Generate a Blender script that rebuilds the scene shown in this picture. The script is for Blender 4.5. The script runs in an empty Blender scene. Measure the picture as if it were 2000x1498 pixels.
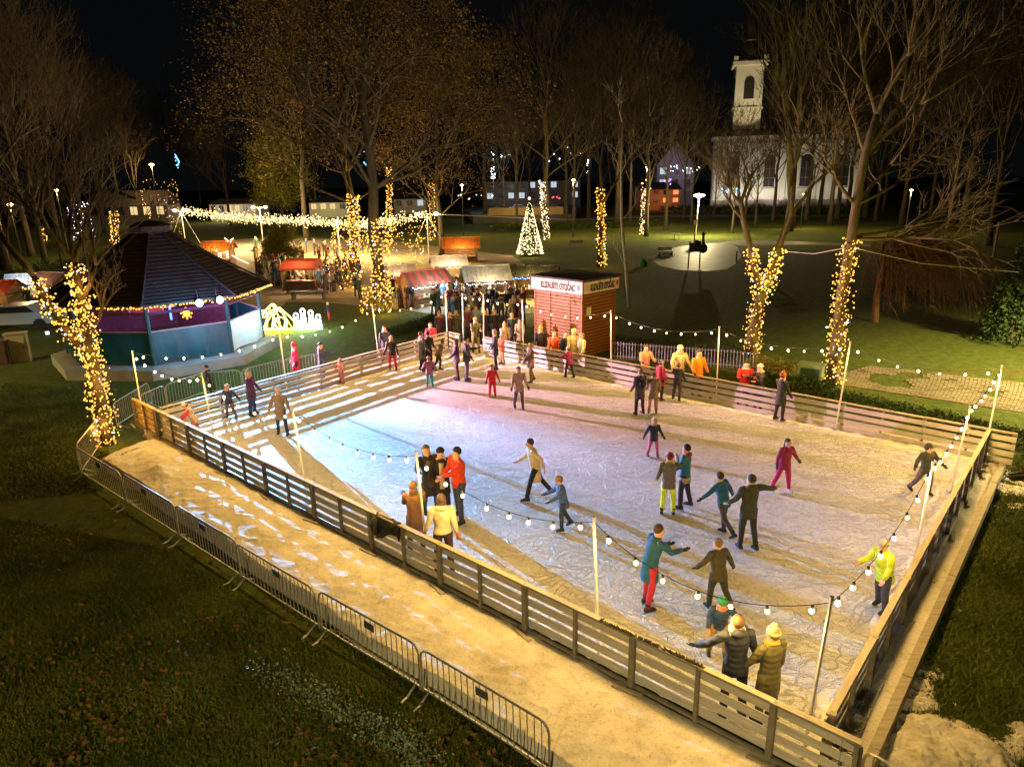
import bpy, math, random
import numpy as np
from mathutils import Vector, Matrix, noise as mnoise

random.seed(7)
rng = np.random.default_rng(7)
SC = bpy.context.scene
COL = SC.collection
PI = math.pi
R = math.radians

# ------------------------------------------------------------------ camera
F_PX, PITCH, ROLL, CAM_H = 1353.0, 0.2860, -0.0180, 7.6
G = -0.35                                    # lawn level; the ice is z = 0
_cp, _sp = math.cos(PITCH), math.sin(PITCH)
FW = np.array([0, _cp, -_sp])
_u0 = np.array([0, _sp, _cp]); _r0 = np.array([1.0, 0, 0])
_cr, _sr = math.cos(ROLL), math.sin(ROLL)
RT = _r0 * _cr + _u0 * _sr
UP = -_r0 * _sr + _u0 * _cr
CAM = np.array([0, 0, CAM_H])
cam_d = bpy.data.cameras.new('camera')
cam = bpy.data.objects.new('camera', cam_d); COL.objects.link(cam)
cam_d.sensor_width = 36; cam_d.lens = 36 * F_PX / 2000
cam_d.clip_start = 0.1; cam_d.clip_end = 2000
M = Matrix.Identity(4)
for i in range(3):
    M[i][0] = RT[i]; M[i][1] = UP[i]; M[i][2] = -FW[i]; M[i][3] = CAM[i]
cam.matrix_world = M
SC.camera = cam

def _dir(x, y):
    return RT * (x - 1000) / F_PX - UP * (y - 749) / F_PX + FW
def at(x, y, z=0.0):
    """Where the line of sight through a photograph pixel meets the height z."""
    d = _dir(x, y); t = (z - CAM_H) / d[2]
    p = CAM + t * d
    return Vector((p[0], p[1], z))
def atY(x, y, Y):
    d = _dir(x, y); p = CAM + d * Y / d[1]
    return Vector(p)
def top_of(base, x, y):
    """Height above `base` at which a vertical over it is seen at picture row y."""
    lo, hi = 0.0, 60.0
    for _ in range(40):
        m = (lo + hi) / 2
        P = np.array([base.x, base.y, base.z + m]) - CAM
        yy = 749 - F_PX * (P @ UP) / (P @ FW)
        if yy > y: lo = m
        else: hi = m
    return lo

# ------------------------------------------------------------------ world, exposure
world = bpy.data.worlds.new('World'); SC.world = world
world.use_nodes = True
wn = world.node_tree.nodes; wl = world.node_tree.links
bgn = wn['Background']
sky = wn.new('ShaderNodeTexSky'); sky.sky_type = 'NISHITA'; sky.sun_disc = False
sky.sun_elevation = R(-6); sky.sun_rotation = R(200)
bgn.inputs[1].default_value = 0.1
wl.new(sky.outputs[0], bgn.inputs[0])
bg2 = wn.new('ShaderNodeBackground'); bg2.inputs[0].default_value = (0.0019, 0.0021, 0.0023, 1); bg2.inputs[1].default_value = 1.0   # night sky glow over the town
addw = wn.new('ShaderNodeAddShader'); wl.new(bgn.outputs[0], addw.inputs[0]); wl.new(bg2.outputs[0], addw.inputs[1])
wl.new(addw.outputs[0], wn['World Output'].inputs[0])
SC.view_settings.view_transform = 'Standard'; SC.view_settings.look = 'None'
SC.view_settings.exposure = 0.30; SC.view_settings.gamma = 1.0
SC.view_settings.use_curve_mapping = False
SC.render.engine = 'CYCLES'
cy = SC.cycles
cy.use_denoising = True
cy.max_bounces = 5; cy.diffuse_bounces = 2; cy.glossy_bounces = 2; cy.transmission_bounces = 3
cy.transparent_max_bounces = 6
cy.sample_clamp_indirect = 3.0
cy.use_light_tree = True
cy.caustics_reflective = False; cy.caustics_refractive = False

# ------------------------------------------------------------------ materials
MATS = {}
def bsdf_mat(name):
    m = bpy.data.materials.new(name); m.use_nodes = True
    nt = m.node_tree
    return m, nt, nt.nodes['Principled BSDF']
def N(nt, t, **kw):
    n = nt.nodes.new(t)
    for k, v in kw.items():
        if k.startswith('i_'):
            n.inputs[k[2:].replace('_', ' ')].default_value = v
        else: setattr(n, k, v)
    return n
def ramp(nt, stops):
    n = nt.nodes.new('ShaderNodeValToRGB'); e = n.color_ramp.elements
    while len(e) < len(stops): e.new(0.5)
    for k, (p, c) in enumerate(stops):
        e[k].position = p; e[k].color = (*c, 1) if len(c) == 3 else c
    return n
def mat(name, c1, c2=None, rough=0.75, scale=6.0, bump=0.15, bscale=None, metal=0.0, stretch=(1, 1, 1), detail=5, spec=0.4):
    """colour varied between c1 and c2 by noise, with fine relief"""
    if name in MATS: return MATS[name]
    if c2 is None: c2 = tuple(min(1, v * 1.35) for v in c1)
    m, nt, b = bsdf_mat(name)
    tc = N(nt, 'ShaderNodeTexCoord'); mp = N(nt, 'ShaderNodeMapping'); mp.inputs['Scale'].default_value = stretch
    nt.links.new(tc.outputs['Object'], mp.inputs[0])
    nz = N(nt, 'ShaderNodeTexNoise'); nz.inputs['Scale'].default_value = scale; nz.inputs['Detail'].default_value = detail
    nt.links.new(mp.outputs[0], nz.inputs['Vector'])
    rp = ramp(nt, [(0.3, c1), (0.7, c2)])
    nt.links.new(nz.outputs[0], rp.inputs[0]); nt.links.new(rp.outputs[0], b.inputs['Base Color'])
    b.inputs['Roughness'].default_value = rough; b.inputs['Metallic'].default_value = metal
    b.inputs['Specular IOR Level'].default_value = spec
    if bump:
        n2 = N(nt, 'ShaderNodeTexNoise'); n2.inputs['Scale'].default_value = bscale or scale * 4; n2.inputs['Detail'].default_value = 4
        nt.links.new(mp.outputs[0], n2.inputs['Vector'])
        bp = N(nt, 'ShaderNodeBump'); bp.inputs['Strength'].default_value = bump; bp.inputs['Distance'].default_value = 0.05
        nt.links.new(n2.outputs[0], bp.inputs['Height']); nt.links.new(bp.outputs[0], b.inputs['Normal'])
    MATS[name] = m
    return m
def emit(name, col, strength, sample=False):
    if name in MATS: return MATS[name]
    m = bpy.data.materials.new(name); m.use_nodes = True
    nt = m.node_tree; nt.nodes.clear()
    o = nt.nodes.new('ShaderNodeOutputMaterial'); e = nt.nodes.new('ShaderNodeEmission')
    e.inputs[0].default_value = (*col, 1); e.inputs[1].default_value = strength
    nt.links.new(e.outputs[0], o.inputs[0])
    try: m.cycles.emission_sampling = 'AUTO' if sample else 'NONE'
    except Exception: pass
    MATS[name] = m
    return m
def cloth(rgb, quilt=0.0):
    key = 'cloth_%d_%d_%d_%d' % (*(int(v * 1000) for v in rgb), int(quilt * 10))
    if key in MATS: return MATS[key]
    m, nt, b = bsdf_mat(key)
    tc = N(nt, 'ShaderNodeTexCoord'); nz = N(nt, 'ShaderNodeTexNoise'); nz.inputs['Scale'].default_value = 9
    nz.inputs['Detail'].default_value = 3
    nt.links.new(tc.outputs['Object'], nz.inputs['Vector'])
    rp = ramp(nt, [(0.3, tuple(v * 0.72 for v in rgb)), (0.7, tuple(min(1, v * 1.22) for v in rgb))])
    nt.links.new(nz.outputs[0], rp.inputs[0]); nt.links.new(rp.outputs[0], b.inputs['Base Color'])
    b.inputs['Roughness'].default_value = 0.7 if quilt else 0.85
    bp = N(nt, 'ShaderNodeBump'); bp.inputs['Strength'].default_value = 0.30 if quilt else .6; bp.inputs['Distance'].default_value = 0.02
    if quilt:
        w = N(nt, 'ShaderNodeTexWave', bands_direction='Z'); w.inputs['Scale'].default_value = 3.4; w.inputs['Distortion'].default_value = 1.2
        nt.links.new(tc.outputs['Object'], w.inputs['Vector']); nt.links.new(w.outputs[1], bp.inputs['Height'])
    else:
        nt.links.new(nz.outputs[0], bp.inputs['Height'])
    nt.links.new(bp.outputs[0], b.inputs['Normal'])
    MATS[key] = m
    return m

def ice_material():
    m, nt, b = bsdf_mat('ice')
    L = nt.links
    tc = N(nt, 'ShaderNodeTexCoord')
    # curved skate cuts: thin bands of strongly warped waves in several directions
    warp = N(nt, 'ShaderNodeTexNoise'); warp.inputs['Scale'].default_value = 0.55; warp.inputs['Detail'].default_value = 3
    L.new(tc.outputs['Object'], warp.inputs['Vector'])
    acc = None
    for k, (rot, sc, wsc) in enumerate(((0.3, 1.25, 1.3), (1.35, 0.5, 0.9), (2.3, 2.0, 1.3), (2.9, 0.7, 2.2), (0.9, 1.5, 3.0))):
        mp = N(nt, 'ShaderNodeMapping'); mp.inputs['Rotation'].default_value = (0, 0, rot)
        mp.inputs['Location'].default_value = (3.1 * k, 1.7 * k, 0)
        mix = N(nt, 'ShaderNodeVectorMath', operation='SCALE'); mix.inputs['Scale'].default_value = wsc
        add = N(nt, 'ShaderNodeVectorMath', operation='ADD')
        L.new(tc.outputs['Object'], mp.inputs[0]); L.new(warp.outputs['Color'], mix.inputs[0])
        L.new(mp.outputs[0], add.inputs[0]); L.new(mix.outputs[0], add.inputs[1])
        wv = N(nt, 'ShaderNodeTexWave', wave_type='BANDS' if k % 2 else 'RINGS'); wv.inputs['Scale'].default_value = sc
        wv.inputs['Distortion'].default_value = (5.5, 1.6, 4.5, 2.2, 6.0)[k]; wv.inputs['Detail'].default_value = 2; wv.inputs['Detail Scale'].default_value = 1.4
        L.new(add.outputs[0], wv.inputs['Vector'])
        rp = ramp(nt, [(0.85 if k not in (1, 3) else 0.95, (0, 0, 0)), (0.96 if k not in (1, 3) else 0.99, (.85, .85, .85)), (1.0, (0.1, 0.1, 0.1))])
        L.new(wv.outputs[1], rp.inputs[0])
        mk = N(nt, 'ShaderNodeTexNoise'); mk.inputs['Scale'].default_value = 1.4 + k * 0.5
        L.new(add.outputs[0], mk.inputs['Vector'])
        r2 = ramp(nt, [(0.42, (0, 0, 0)), (0.6, (1, 1, 1))]); L.new(mk.outputs[0], r2.inputs[0])
        mul = N(nt, 'ShaderNodeMath', operation='MULTIPLY'); L.new(rp.outputs[0], mul.inputs[0]); L.new(r2.outputs[0], mul.inputs[1])
        if acc is None: acc = mul
        else:
            mx = N(nt, 'ShaderNodeMath', operation='MAXIMUM'); L.new(acc.outputs[0], mx.inputs[0]); L.new(mul.outputs[0], mx.inputs[1]); acc = mx
    fine = N(nt, 'ShaderNodeTexNoise'); fine.inputs['Scale'].default_value = 7.0; fine.inputs['Detail'].default_value = 8; fine.inputs['Roughness'].default_value = 0.72
    fine.inputs['Distortion'].default_value = 1.6
    L.new(tc.outputs['Object'], fine.inputs['Vector'])
    big = N(nt, 'ShaderNodeTexNoise'); big.inputs['Scale'].default_value = 0.35; big.inputs['Detail'].default_value = 4
    L.new(tc.outputs['Object'], big.inputs['Vector'])
    base = ramp(nt, [(0.35, (0.74, 0.745, 0.735)), (0.65, (0.86, 0.86, 0.84))]); L.new(big.outputs[0], base.inputs[0])
    fr = ramp(nt, [(0.38, (0.52, 0.53, 0.54)), (0.47, (0.92, .92, .92)), (0.56, (1, 1, 1))]); L.new(fine.outputs[0], fr.inputs[0])
    m1 = N(nt, 'ShaderNodeMix', data_type='RGBA', blend_type='MULTIPLY'); m1.inputs[0].default_value = 0.8
    L.new(base.outputs[0], m1.inputs[6]); L.new(fr.outputs[0], m1.inputs[7])
    m2 = N(nt, 'ShaderNodeMix', data_type='RGBA', blend_type='MIX'); L.new(acc.outputs[0], m2.inputs[0])
    L.new(m1.outputs[2], m2.inputs[6]); m2.inputs[7].default_value = (0.88, 0.88, 0.87, 1)
    L.new(m2.outputs[2], b.inputs['Base Color'])
    b.inputs['Roughness'].default_value = 0.42; b.inputs['Specular IOR Level'].default_value = 0.35
    s = N(nt, 'ShaderNodeMath', operation='MULTIPLY_ADD'); s.inputs[1].default_value = 0.9
    L.new(acc.outputs[0], s.inputs[0]); L.new(fine.outputs[0], s.inputs[2])
    bp = N(nt, 'ShaderNodeBump'); bp.inputs['Strength'].default_value = 1.0; bp.inputs['Distance'].default_value = 0.075
    L.new(s.outputs[0], bp.inputs['Height']); L.new(bp.outputs[0], b.inputs['Normal'])
    return m

def grass_material():
    m, nt, b = bsdf_mat('grass'); L = nt.links
    tc = N(nt, 'ShaderNodeTexCoord')
    def nz(s, d=5, r=0.6):
        n = N(nt, 'ShaderNodeTexNoise'); n.inputs['Scale'].default_value = s; n.inputs['Detail'].default_value = d; n.inputs['Roughness'].default_value = r
        L.new(tc.outputs['Object'], n.inputs['Vector']); return n
    a = nz(0.35); c = nz(3.2, 8, 0.75); f = nz(14, 6, 0.8)
    r1 = ramp(nt, [(0.32, (0.045, 0.062, 0.008)), (0.5, (0.085, 0.112, 0.012)), (0.68, (0.135, 0.165, 0.02))]); L.new(c.outputs[0], r1.inputs[0])
    r2 = ramp(nt, [(0.30, (0.07, 0.045, 0.014)), (0.7, (0.16, 0.10, 0.032))]); L.new(f.outputs[0], r2.inputs[0])
    r3 = ramp(nt, [(0.52, (0, 0, 0)), (0.70, (0.6, 0.6, 0.6))]); L.new(a.outputs[0], r3.inputs[0])
    mx = N(nt, 'ShaderNodeMix', data_type='RGBA'); L.new(r3.outputs[0], mx.inputs[0]); L.new(r1.outputs[0], mx.inputs[6]); L.new(r2.outputs[0], mx.inputs[7])
    L.new(mx.outputs[2], b.inputs['Base Color']); b.inputs['Roughness'].default_value = 0.9; b.inputs['Specular IOR Level'].default_value = 0.15
    bp = N(nt, 'ShaderNodeBump'); bp.inputs['Strength'].default_value = 1.0; bp.inputs['Distance'].default_value = 0.12
    ad = N(nt, 'ShaderNodeMath', operation='ADD'); L.new(c.outputs[0], ad.inputs[0]); L.new(f.outputs[0], ad.inputs[1])
    L.new(ad.outputs[0], bp.inputs['Height']); L.new(bp.outputs[0], b.inputs['Normal'])
    return m

M_ICE = ice_material(); M_GRASS = grass_material()
M_SNOW = mat('snow', (0.55, 0.53, 0.48), (0.74, 0.73, 0.69), 0.8, 3, 0.9, 9)
M_CARPET = mat('carpet_cloth', (0.52, 0.485, 0.40), (0.70, 0.665, 0.57), 0.85, 0.9, 0.3, 9, detail=7)
def add_grit(m):
    nt = m.node_tree; b = nt.nodes['Principled BSDF']; src = b.inputs['Base Color'].links[0].from_socket
    tc = N(nt, 'ShaderNodeTexCoord')
    out = src
    for sc, lo, hi, dark, fac in ((22, .34, .46, (.55, .5, .4), .8), (3.2, .36, .52, (.72, .69, .62), .7), (70, .30, .42, (.45, .4, .33), .7)):
        nz = N(nt, 'ShaderNodeTexNoise'); nz.inputs['Scale'].default_value = sc; nz.inputs['Detail'].default_value = 5; nz.inputs['Roughness'].default_value = .7
        nt.links.new(tc.outputs['Object'], nz.inputs['Vector']); rp = ramp(nt, [(lo, dark), (hi, (1, 1, 1))]); nt.links.new(nz.outputs[0], rp.inputs[0])
        mx = N(nt, 'ShaderNodeMix', data_type='RGBA', blend_type='MULTIPLY'); mx.inputs[0].default_value = fac
        nt.links.new(out, mx.inputs[6]); nt.links.new(rp.outputs[0], mx.inputs[7]); out = mx.outputs[2]
    nt.links.new(out, b.inputs['Base Color'])
add_grit(M_CARPET)
M_PLANK = mat('painted_plank', (0.50, 0.46, 0.38), (0.74, 0.69, 0.59), 0.6, 2.0, 0.3, 12, stretch=(1, 6, 6))
M_RAIL = mat('rail_wood', (0.27, 0.235, 0.17), (0.42, 0.37, 0.28), 0.7, 3, 0.3, 14, stretch=(1, 8, 8))
M_POST = mat('dark_post', (0.06, 0.055, 0.045), (0.11, 0.10, 0.08), 0.5, 5, 0.1)
M_FPOST = mat('fence_post', (0.17, 0.15, 0.11), (0.26, 0.235, 0.18), 0.6, 5, 0.2)
M_STEEL = mat('galvanised_steel', (0.34, 0.34, 0.32), (0.5, 0.5, 0.47), 0.42, 8, 0.05, metal=0.6)
M_POLE = mat('pale_pole', (0.62, 0.58, 0.50), (0.75, 0.71, 0.62), 0.5, 6, 0.05)
M_BLACK = mat('black_rubber', (0.012, 0.012, 0.012), (0.025, 0.025, 0.025), 0.6)
M_BARK = mat('bark', (0.05, 0.04, 0.024), (0.115, 0.09, 0.055), 0.95, 5, 0.8, 16, stretch=(1, 1, 0.25), spec=0.1)
M_MOSS = mat('mossy_bark', (0.07, 0.07, 0.025), (0.16, 0.14, 0.06), 0.95, 4, 0.8, 14, stretch=(1, 1, 0.3), spec=0.1)
M_BIRCH = mat('birch_bark', (0.30, 0.27, 0.20), (0.5, 0.46, 0.36), 0.85, 3, 0.4, 12)
M_LEAF = mat('autumn_leaf', (0.13, 0.08, 0.02), (0.27, 0.17, 0.045), 0.8, 1.2, 0, spec=0.1)
M_GLEAF = mat('yellow_green_leaf', (0.16, 0.16, 0.025), (0.30, 0.27, 0.04), 0.8, 1.0, 0, spec=0.1)
M_PINE = mat('needles', (0.02, 0.04, 0.012), (0.045, 0.07, 0.02), 0.85, 2, 0, spec=0.1)
M_HEDGE = mat('hedge_leaf', (0.03, 0.055, 0.012), (0.07, 0.10, 0.022), 0.85, 3, 0, spec=0.1)
M_TWIG = mat('reddish_twig', (0.17, 0.085, 0.045), (0.30, 0.165, 0.085), 0.9, 4, 0, spec=0.1)
M_SKIN = mat('skin', (0.50, 0.30, 0.21), (0.60, 0.37, 0.27), 0.6, 10, 0)
M_BULB = emit('warm_bulb', (1.0, 0.78, 0.42), 10.0)
M_FAIRY = emit('fairy_bulb', (1.0, 0.44, 0.06), 3.2)
M_FAIRYW = emit('pale_fairy_bulb', (1.0, 0.72, 0.34), 3.4)
M_FAIRYB = emit('cold_fairy_bulb', (0.55, 0.65, 1.0), 5.0)

# ------------------------------------------------------------------ mesh helpers
class MB:
    def __init__(s): s.v = []; s.f = []; s.m = []; s.cur = 0
    def add(s, vs, fs):
        o = len(s.v); s.v.extend(tuple(v) for v in vs); s.f.extend(tuple(i + o for i in f) for f in fs); s.m.extend([s.cur] * len(fs))
        return s
    def box(s, c, size, rot=0.0, tilt=None):
        x, y, z = (d / 2 for d in size); cr, sr = math.cos(rot), math.sin(rot)
        vs = []
        for dx, dy, dz in ((-x,-y,-z),(x,-y,-z),(x,y,-z),(-x,y,-z),(-x,-y,z),(x,-y,z),(x,y,z),(-x,y,z)):
            if tilt is not None:
                p = tilt @ Vector((dx, dy, dz)); dx, dy, dz = p
            vs.append((c[0] + dx * cr - dy * sr, c[1] + dx * sr + dy * cr, c[2] + dz))
        return s.add(vs, ((3,2,1,0),(4,5,6,7),(0,1,5,4),(1,2,6,5),(2,3,7,6),(3,0,4,7)))
    def loft(s, rings, cap0=True, cap1=True):
        n = len(rings[0]); o = len(s.v); fs = []
        for r in rings: s.v.extend(tuple(p) for p in r)
        for k in range(len(rings) - 1):
            a = o + k * n; b = a + n
            for i in range(n):
                j = (i + 1) % n; fs.append((a + i, a + j, b + j, b + i))
        if cap0: fs.append(tuple(o + i for i in range(n))[::-1])
        if cap1: fs.append(tuple(o + (len(rings) - 1) * n + i for i in range(n)))
        s.f.extend(fs); s.m.extend([s.cur] * len(fs)); return s
    def tube(s, pts, rad, n=6, cap=True, flat=1.0):
        pts = [Vector(p) for p in pts]
        if not hasattr(rad, '__len__'): rad = [rad] * len(pts)
        rings = []; ref = None
        for k, p in enumerate(pts):
            d = (pts[min(k + 1, len(pts) - 1)] - pts[max(k - 1, 0)])
            if d.length < 1e-9: d = Vector((0, 0, 1))
            d.normalize()
            if ref is None: ref = Vector((1, 0, 0)) if abs(d.x) < 0.8 else Vector((0, 1, 0))
            a = (ref - d * ref.dot(d))
            if a.length < 1e-4: a = d.orthogonal()
            a.normalize(); b = d.cross(a); ref = a
            rings.append([p + a * (rad[k] * math.cos(2 * PI * i / n)) + b * (rad[k] * flat * math.sin(2 * PI * i / n)) for i in range(n)])
        return s.loft(rings, cap, cap)
    def ell(s, c, r, nu=10, nv=6, rotm=None, z0=-1.0, z1=1.0):
        c = Vector(c); rings = []
        for k in range(nv + 1):
            t = z0 + (z1 - z0) * k / nv
            ph = math.asin(max(-0.995, min(0.995, math.sin(t * PI / 2))))
            q = math.cos(ph); ring = []
            for i in range(nu):
                a = 2 * PI * i / nu
                v = Vector((r[0] * q * math.cos(a), r[1] * q * math.sin(a), r[2] * math.sin(ph)))
                if rotm is not None: v = rotm @ v
                ring.append(c + v)
            rings.append(ring)
        return s.loft(rings)
    def cyl(s, p0, p1, r, n=10, r1=None): return s.tube([p0, p1], [r, r if r1 is None else r1], n)
    def mesh(s, name):
        me = bpy.data.meshes.new(name); me.from_pydata(s.v, [], s.f); return me
    def build(s, name, m, parent=None, smooth=False, loc=None):
        me = s.mesh(name)
        for x in (m if isinstance(m, (list, tuple)) else [m]): me.materials.append(x)
        if isinstance(m, (list, tuple)): me.polygons.foreach_set('material_index', s.m)
        if smooth: me.polygons.foreach_set('use_smooth', [True] * len(me.polygons))
        return link(name, me, parent, loc)
def link(name, data, parent=None, loc=None, rot=None):
    o = bpy.data.objects.new(name, data); COL.objects.link(o)
    if parent is not None: o.parent = parent
    if loc is not None: o.location = loc
    if rot is not None: o.rotation_euler = rot
    return o
def mesh_np(name, verts, faces, m, smooth=False):
    """faces: (n,k) array"""
    me = bpy.data.meshes.new(name)
    nf, k = faces.shape
    me.vertices.add(len(verts)); me.vertices.foreach_set('co', np.asarray(verts, dtype=np.float32).ravel())
    me.loops.add(nf * k); me.loops.foreach_set('vertex_index', faces.astype(np.int32).ravel())
    me.polygons.add(nf); me.polygons.foreach_set('loop_start', np.arange(0, nf * k, k, dtype=np.int32))
    me.polygons.foreach_set('loop_total', np.full(nf, k, dtype=np.int32))
    if smooth: me.polygons.foreach_set('use_smooth', np.ones(nf, dtype=bool))
    me.materials.append(m); me.update(calc_edges=True); me.validate()
    return me
def tag(o, label=None, cat=None, group=None, kind=None):
    if label: o['label'] = label
    if cat: o['category'] = cat
    if group: o['group'] = group
    if kind: o['kind'] = kind
    return o
def thing(name, label, cat, loc=(0, 0, 0), rz=0.0, group=None):
    o = link(name, None, None, loc, (0, 0, rz)); o.empty_display_size = 0.2
    return tag(o, label, cat, group)
def lamp(name, loc, power, col, radius=0.1, parent=None, typ='POINT', **kw):
    d = bpy.data.lights.new(name, typ); d.energy = power; d.color = col
    if typ in ('POINT', 'SPOT'): d.shadow_soft_size = radius
    for k, v in kw.items(): setattr(d, k, v)
    o = link(name, d, parent, loc); return o
def aim(o, target):
    o.rotation_euler = (Vector(target) - o.location).to_track_quat('-Z', 'Y').to_euler()
def fbm(x, y, z=0.0, o=4):
    return mnoise.fractal(Vector((x, y, z)), 1.0, 2.0, o)
def grid_mesh(name, poly_fn, nu, nv, zfn, m, parent=None, smooth=True):
    """poly_fn(u,v)->(x,y); zfn(x,y,u,v)->z"""
    vs = []; fs = []
    for j in range(nv + 1):
        for i in range(nu + 1):
            u, v = i / nu, j / nv; x, y = poly_fn(u, v); vs.append((x, y, zfn(x, y, u, v)))
    for j in range(nv):
        for i in range(nu):
            a = j * (nu + 1) + i; fs.append((a, a + 1, a + nu + 2, a + nu + 1))
    me = mesh_np(name, np.array(vs), np.array(fs), m, smooth)
    return link(name, me, parent)
def sheet(name, pts, z, m):
    b = MB(); b.add([(p[0], p[1], z) for p in pts], [tuple(range(len(pts)))])
    o = b.build(name, m); return tag(o, kind='structure')

# ================================================================== SETTING
# lawn, one sheet to the horizon
gm = MB(); s = 700; gm.add([(-s, -60, G), (s, -60, G), (s, 1100, G), (-s, 1100, G)], [(0, 1, 2, 3)])
tag(gm.build('lawn', M_GRASS), kind='structure')

# rink corners (foot of the fences), from the photographed top rails
RH = 0.90
def r0(x, y): p = at(x, y, RH); return Vector((p.x, p.y, 0))
CL = r0(305, 799); CN = r0(1686, 1449); CF = r0(873, 649); CR = r0(1931, 838)
CG = r0(944, 658)                            # right side of the gateway in the far corner
CI = r0(1612, 1405)                          # where the right-hand fence meets the near one
dn_ = (CN - CL).normalized()
ice_pts = [CL, CI + dn_ * .25, CR, CG, CF]
b = MB(); b.add([(p.x, p.y, 0) for p in ice_pts], [tuple(range(5))])
ice = tag(b.build('ice_rink', M_ICE), kind='structure')
# gateway apron in front of the kiosk
sheet('gate_path', [CG, CG + Vector((0.8, 1.6, 0)), CF + Vector((0.6, 2.0, 0)), CF], -0.004, M_CARPET)

dn = (CN - CL).normalized(); nn = Vector((dn.y, -dn.x, 0))      # along the near fence, and outwards (towards the camera)
# cloth-covered walkway outside the near fence, with creases and a drop to the lawn
LW = (CN - CL).length
_ew = [((at(x, y, -.08) - CL).dot(dn), (at(x, y, -.08) - CL).dot(nn)) for x, y in ((178, 884), (275, 948), (352, 1001), (397, 1030), (540, 1128), (700, 1235), (815, 1305), (1075, 1478))]
def walk_xy(u, v):
    tt = -0.6 + u * (LW + 5.5)
    w = float(np.interp(tt, [e[0] for e in _ew], [e[1] for e in _ew])) + 0.03 * math.sin(u * 37)
    p = CL + dn * (-0.6 + u * (LW + 5.5)) + nn * (0.05 + v * w)
    if u < 0.04: p = p + dn * (0.6 * v * v)
    return p.x, p.y
def walk_z(x, y, u, v):
    a = fbm(x * 0.7, y * 0.7, 2) * 0.04 + abs(fbm(x * 1.1 + 9, y * 1.3, 5)) * 0.035
    ridge = max(0, 1 - abs(fbm(x * 0.55 - 4, y * 1.3, 8)) * 5) * 0.03
    p = Vector((x, y, 0)) - CL; t = p.dot(dn); w = p.dot(nn)
    bump = 0.22 * math.exp(-((t - 3.0) ** 2 / 0.35 + (w - 1.25) ** 2 / 0.08)) + 0.12 * math.exp(-((t - 8.0) ** 2 / 0.3 + (w - 1.2) ** 2 / 0.06))
    bump += 0.16 * math.exp(-((t - 19.3) ** 2 / 0.5 + (w - 1.6) ** 2 / 0.3)) + 0.10 * math.exp(-((t - 1.6) ** 2 / 0.5 + (w - 0.9) ** 2 / 0.1))
    pleat = 0.02 * math.sin(t * 34) * max(0, min(1, (w - 1.0))) * (1 if 16.5 < t < 20 else 0.1)
    a += 0.012 * fbm(x * 4.5, y * 4.5, 3) + 0.010 * max(0, fbm(x * 9, y * 9, 13))
    z = -0.05 + a * (0.4 + v) + ridge + bump + pleat
    if v > 0.95: z = -0.05 - (v - 0.95) / 0.05 * 0.28
    if u < 0.02: z -= (0.02 - u) * 12
    return z
tag(grid_mesh('walkway', walk_xy, 420, 80, walk_z, M_CARPET), kind='structure')
# ledge and timber kerb outside the right-hand fence
dr = (CR - CI).normalized(); nr = Vector((dr.y, -dr.x, 0))
LR = (CR - CI).length
def led_xy(u, v):
    p = CI + dr * (-0.6 + u * (LR + 0.9)) + nr * (0.05 + v * 0.33); return p.x, p.y
tag(grid_mesh('ledge', led_xy, 120, 8, lambda x, y, u, v: -0.05 + 0.03 * fbm(x * 2, y * 2, 1), M_CARPET), kind='structure')
kerb = thing('timber_kerb', 'long weathered timber kerb along the right edge of the rink platform', 'kerb', CI + nr * 0.45)
for k in range(8):
    a = CI + dr * (-0.9 + k * (LR + 1.2) / 8) + nr * 0.45; c = CI + dr * (-0.9 + (k + 1) * (LR + 1.2) / 8 - 0.02) + nr * 0.45
    bb = MB(); m_ = (a + c) / 2 - kerb.location
    bb.box((m_.x, m_.y, -0.10 + random.uniform(-.008, .008)), ((c - a).length, 0.14, 0.26), math.atan2(dr.y, dr.x)); bb.build('beam', M_RAIL, kerb)
    bb = MB(); bb.box((m_.x + nr.x * .06, m_.y + nr.y * .06, -0.29), (0.07, 0.06, 0.2), math.atan2(dr.y, dr.x)); bb.build('stake', M_POST, kerb)

_d = (CR - CG).normalized(); nfr0 = Vector((-_d.y, _d.x, 0)); _d = (CF - CL).normalized(); nfl0 = Vector((-_d.y, _d.x, 0))
# ice shavings and snow pushed against the fences
def snow_ridge(a, c, inward, seed, h=0.07, w=0.35):
    d = (c - a).normalized(); L = (c - a).length; nn_ = Vector((-d.y, d.x, 0)) * inward
    def xy(u, v):
        p = a + d * (L * u) + nn_ * (0.03 + v * w * (0.6 + 0.8 * abs(fbm(u * L * 0.8, seed, 3)))); return p.x, p.y
    def z(x, y, u, v):
        return (0.006 + h * max(0, (1 - v)) * abs(fbm(x * 3.2, y * 3.2, seed)) * 1.6 + 0.02 * abs(fbm(x * 9, y * 9, seed))) * (1 if v < 0.99 else 0) - (0.004 if v >= 0.99 else 0)
    return tag(grid_mesh('snow_ridge', xy, int(L * 9), 6, z, M_SNOW), 'scraped white ice shavings heaped along the fence', 'snow', kind='stuff')
snow_ridge(CL + dn * 0.3, CF - (CF - CL).normalized() * 0.5, -1, 11)
snow_ridge(CG, CR, -1, 23)
snow_ridge(CR - dr * 0.3, CI + dr * 0.3, -1, 37, 0.05)
snow_ridge(CL + dn * 9.5, CN - dn * 2, 1, 41, 0.05, 0.3)

M_DSNOW = mat('dirty_snow', (0.44, 0.40, 0.31), (0.72, 0.68, 0.58), .9, 4, 1.0, 12)
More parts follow.
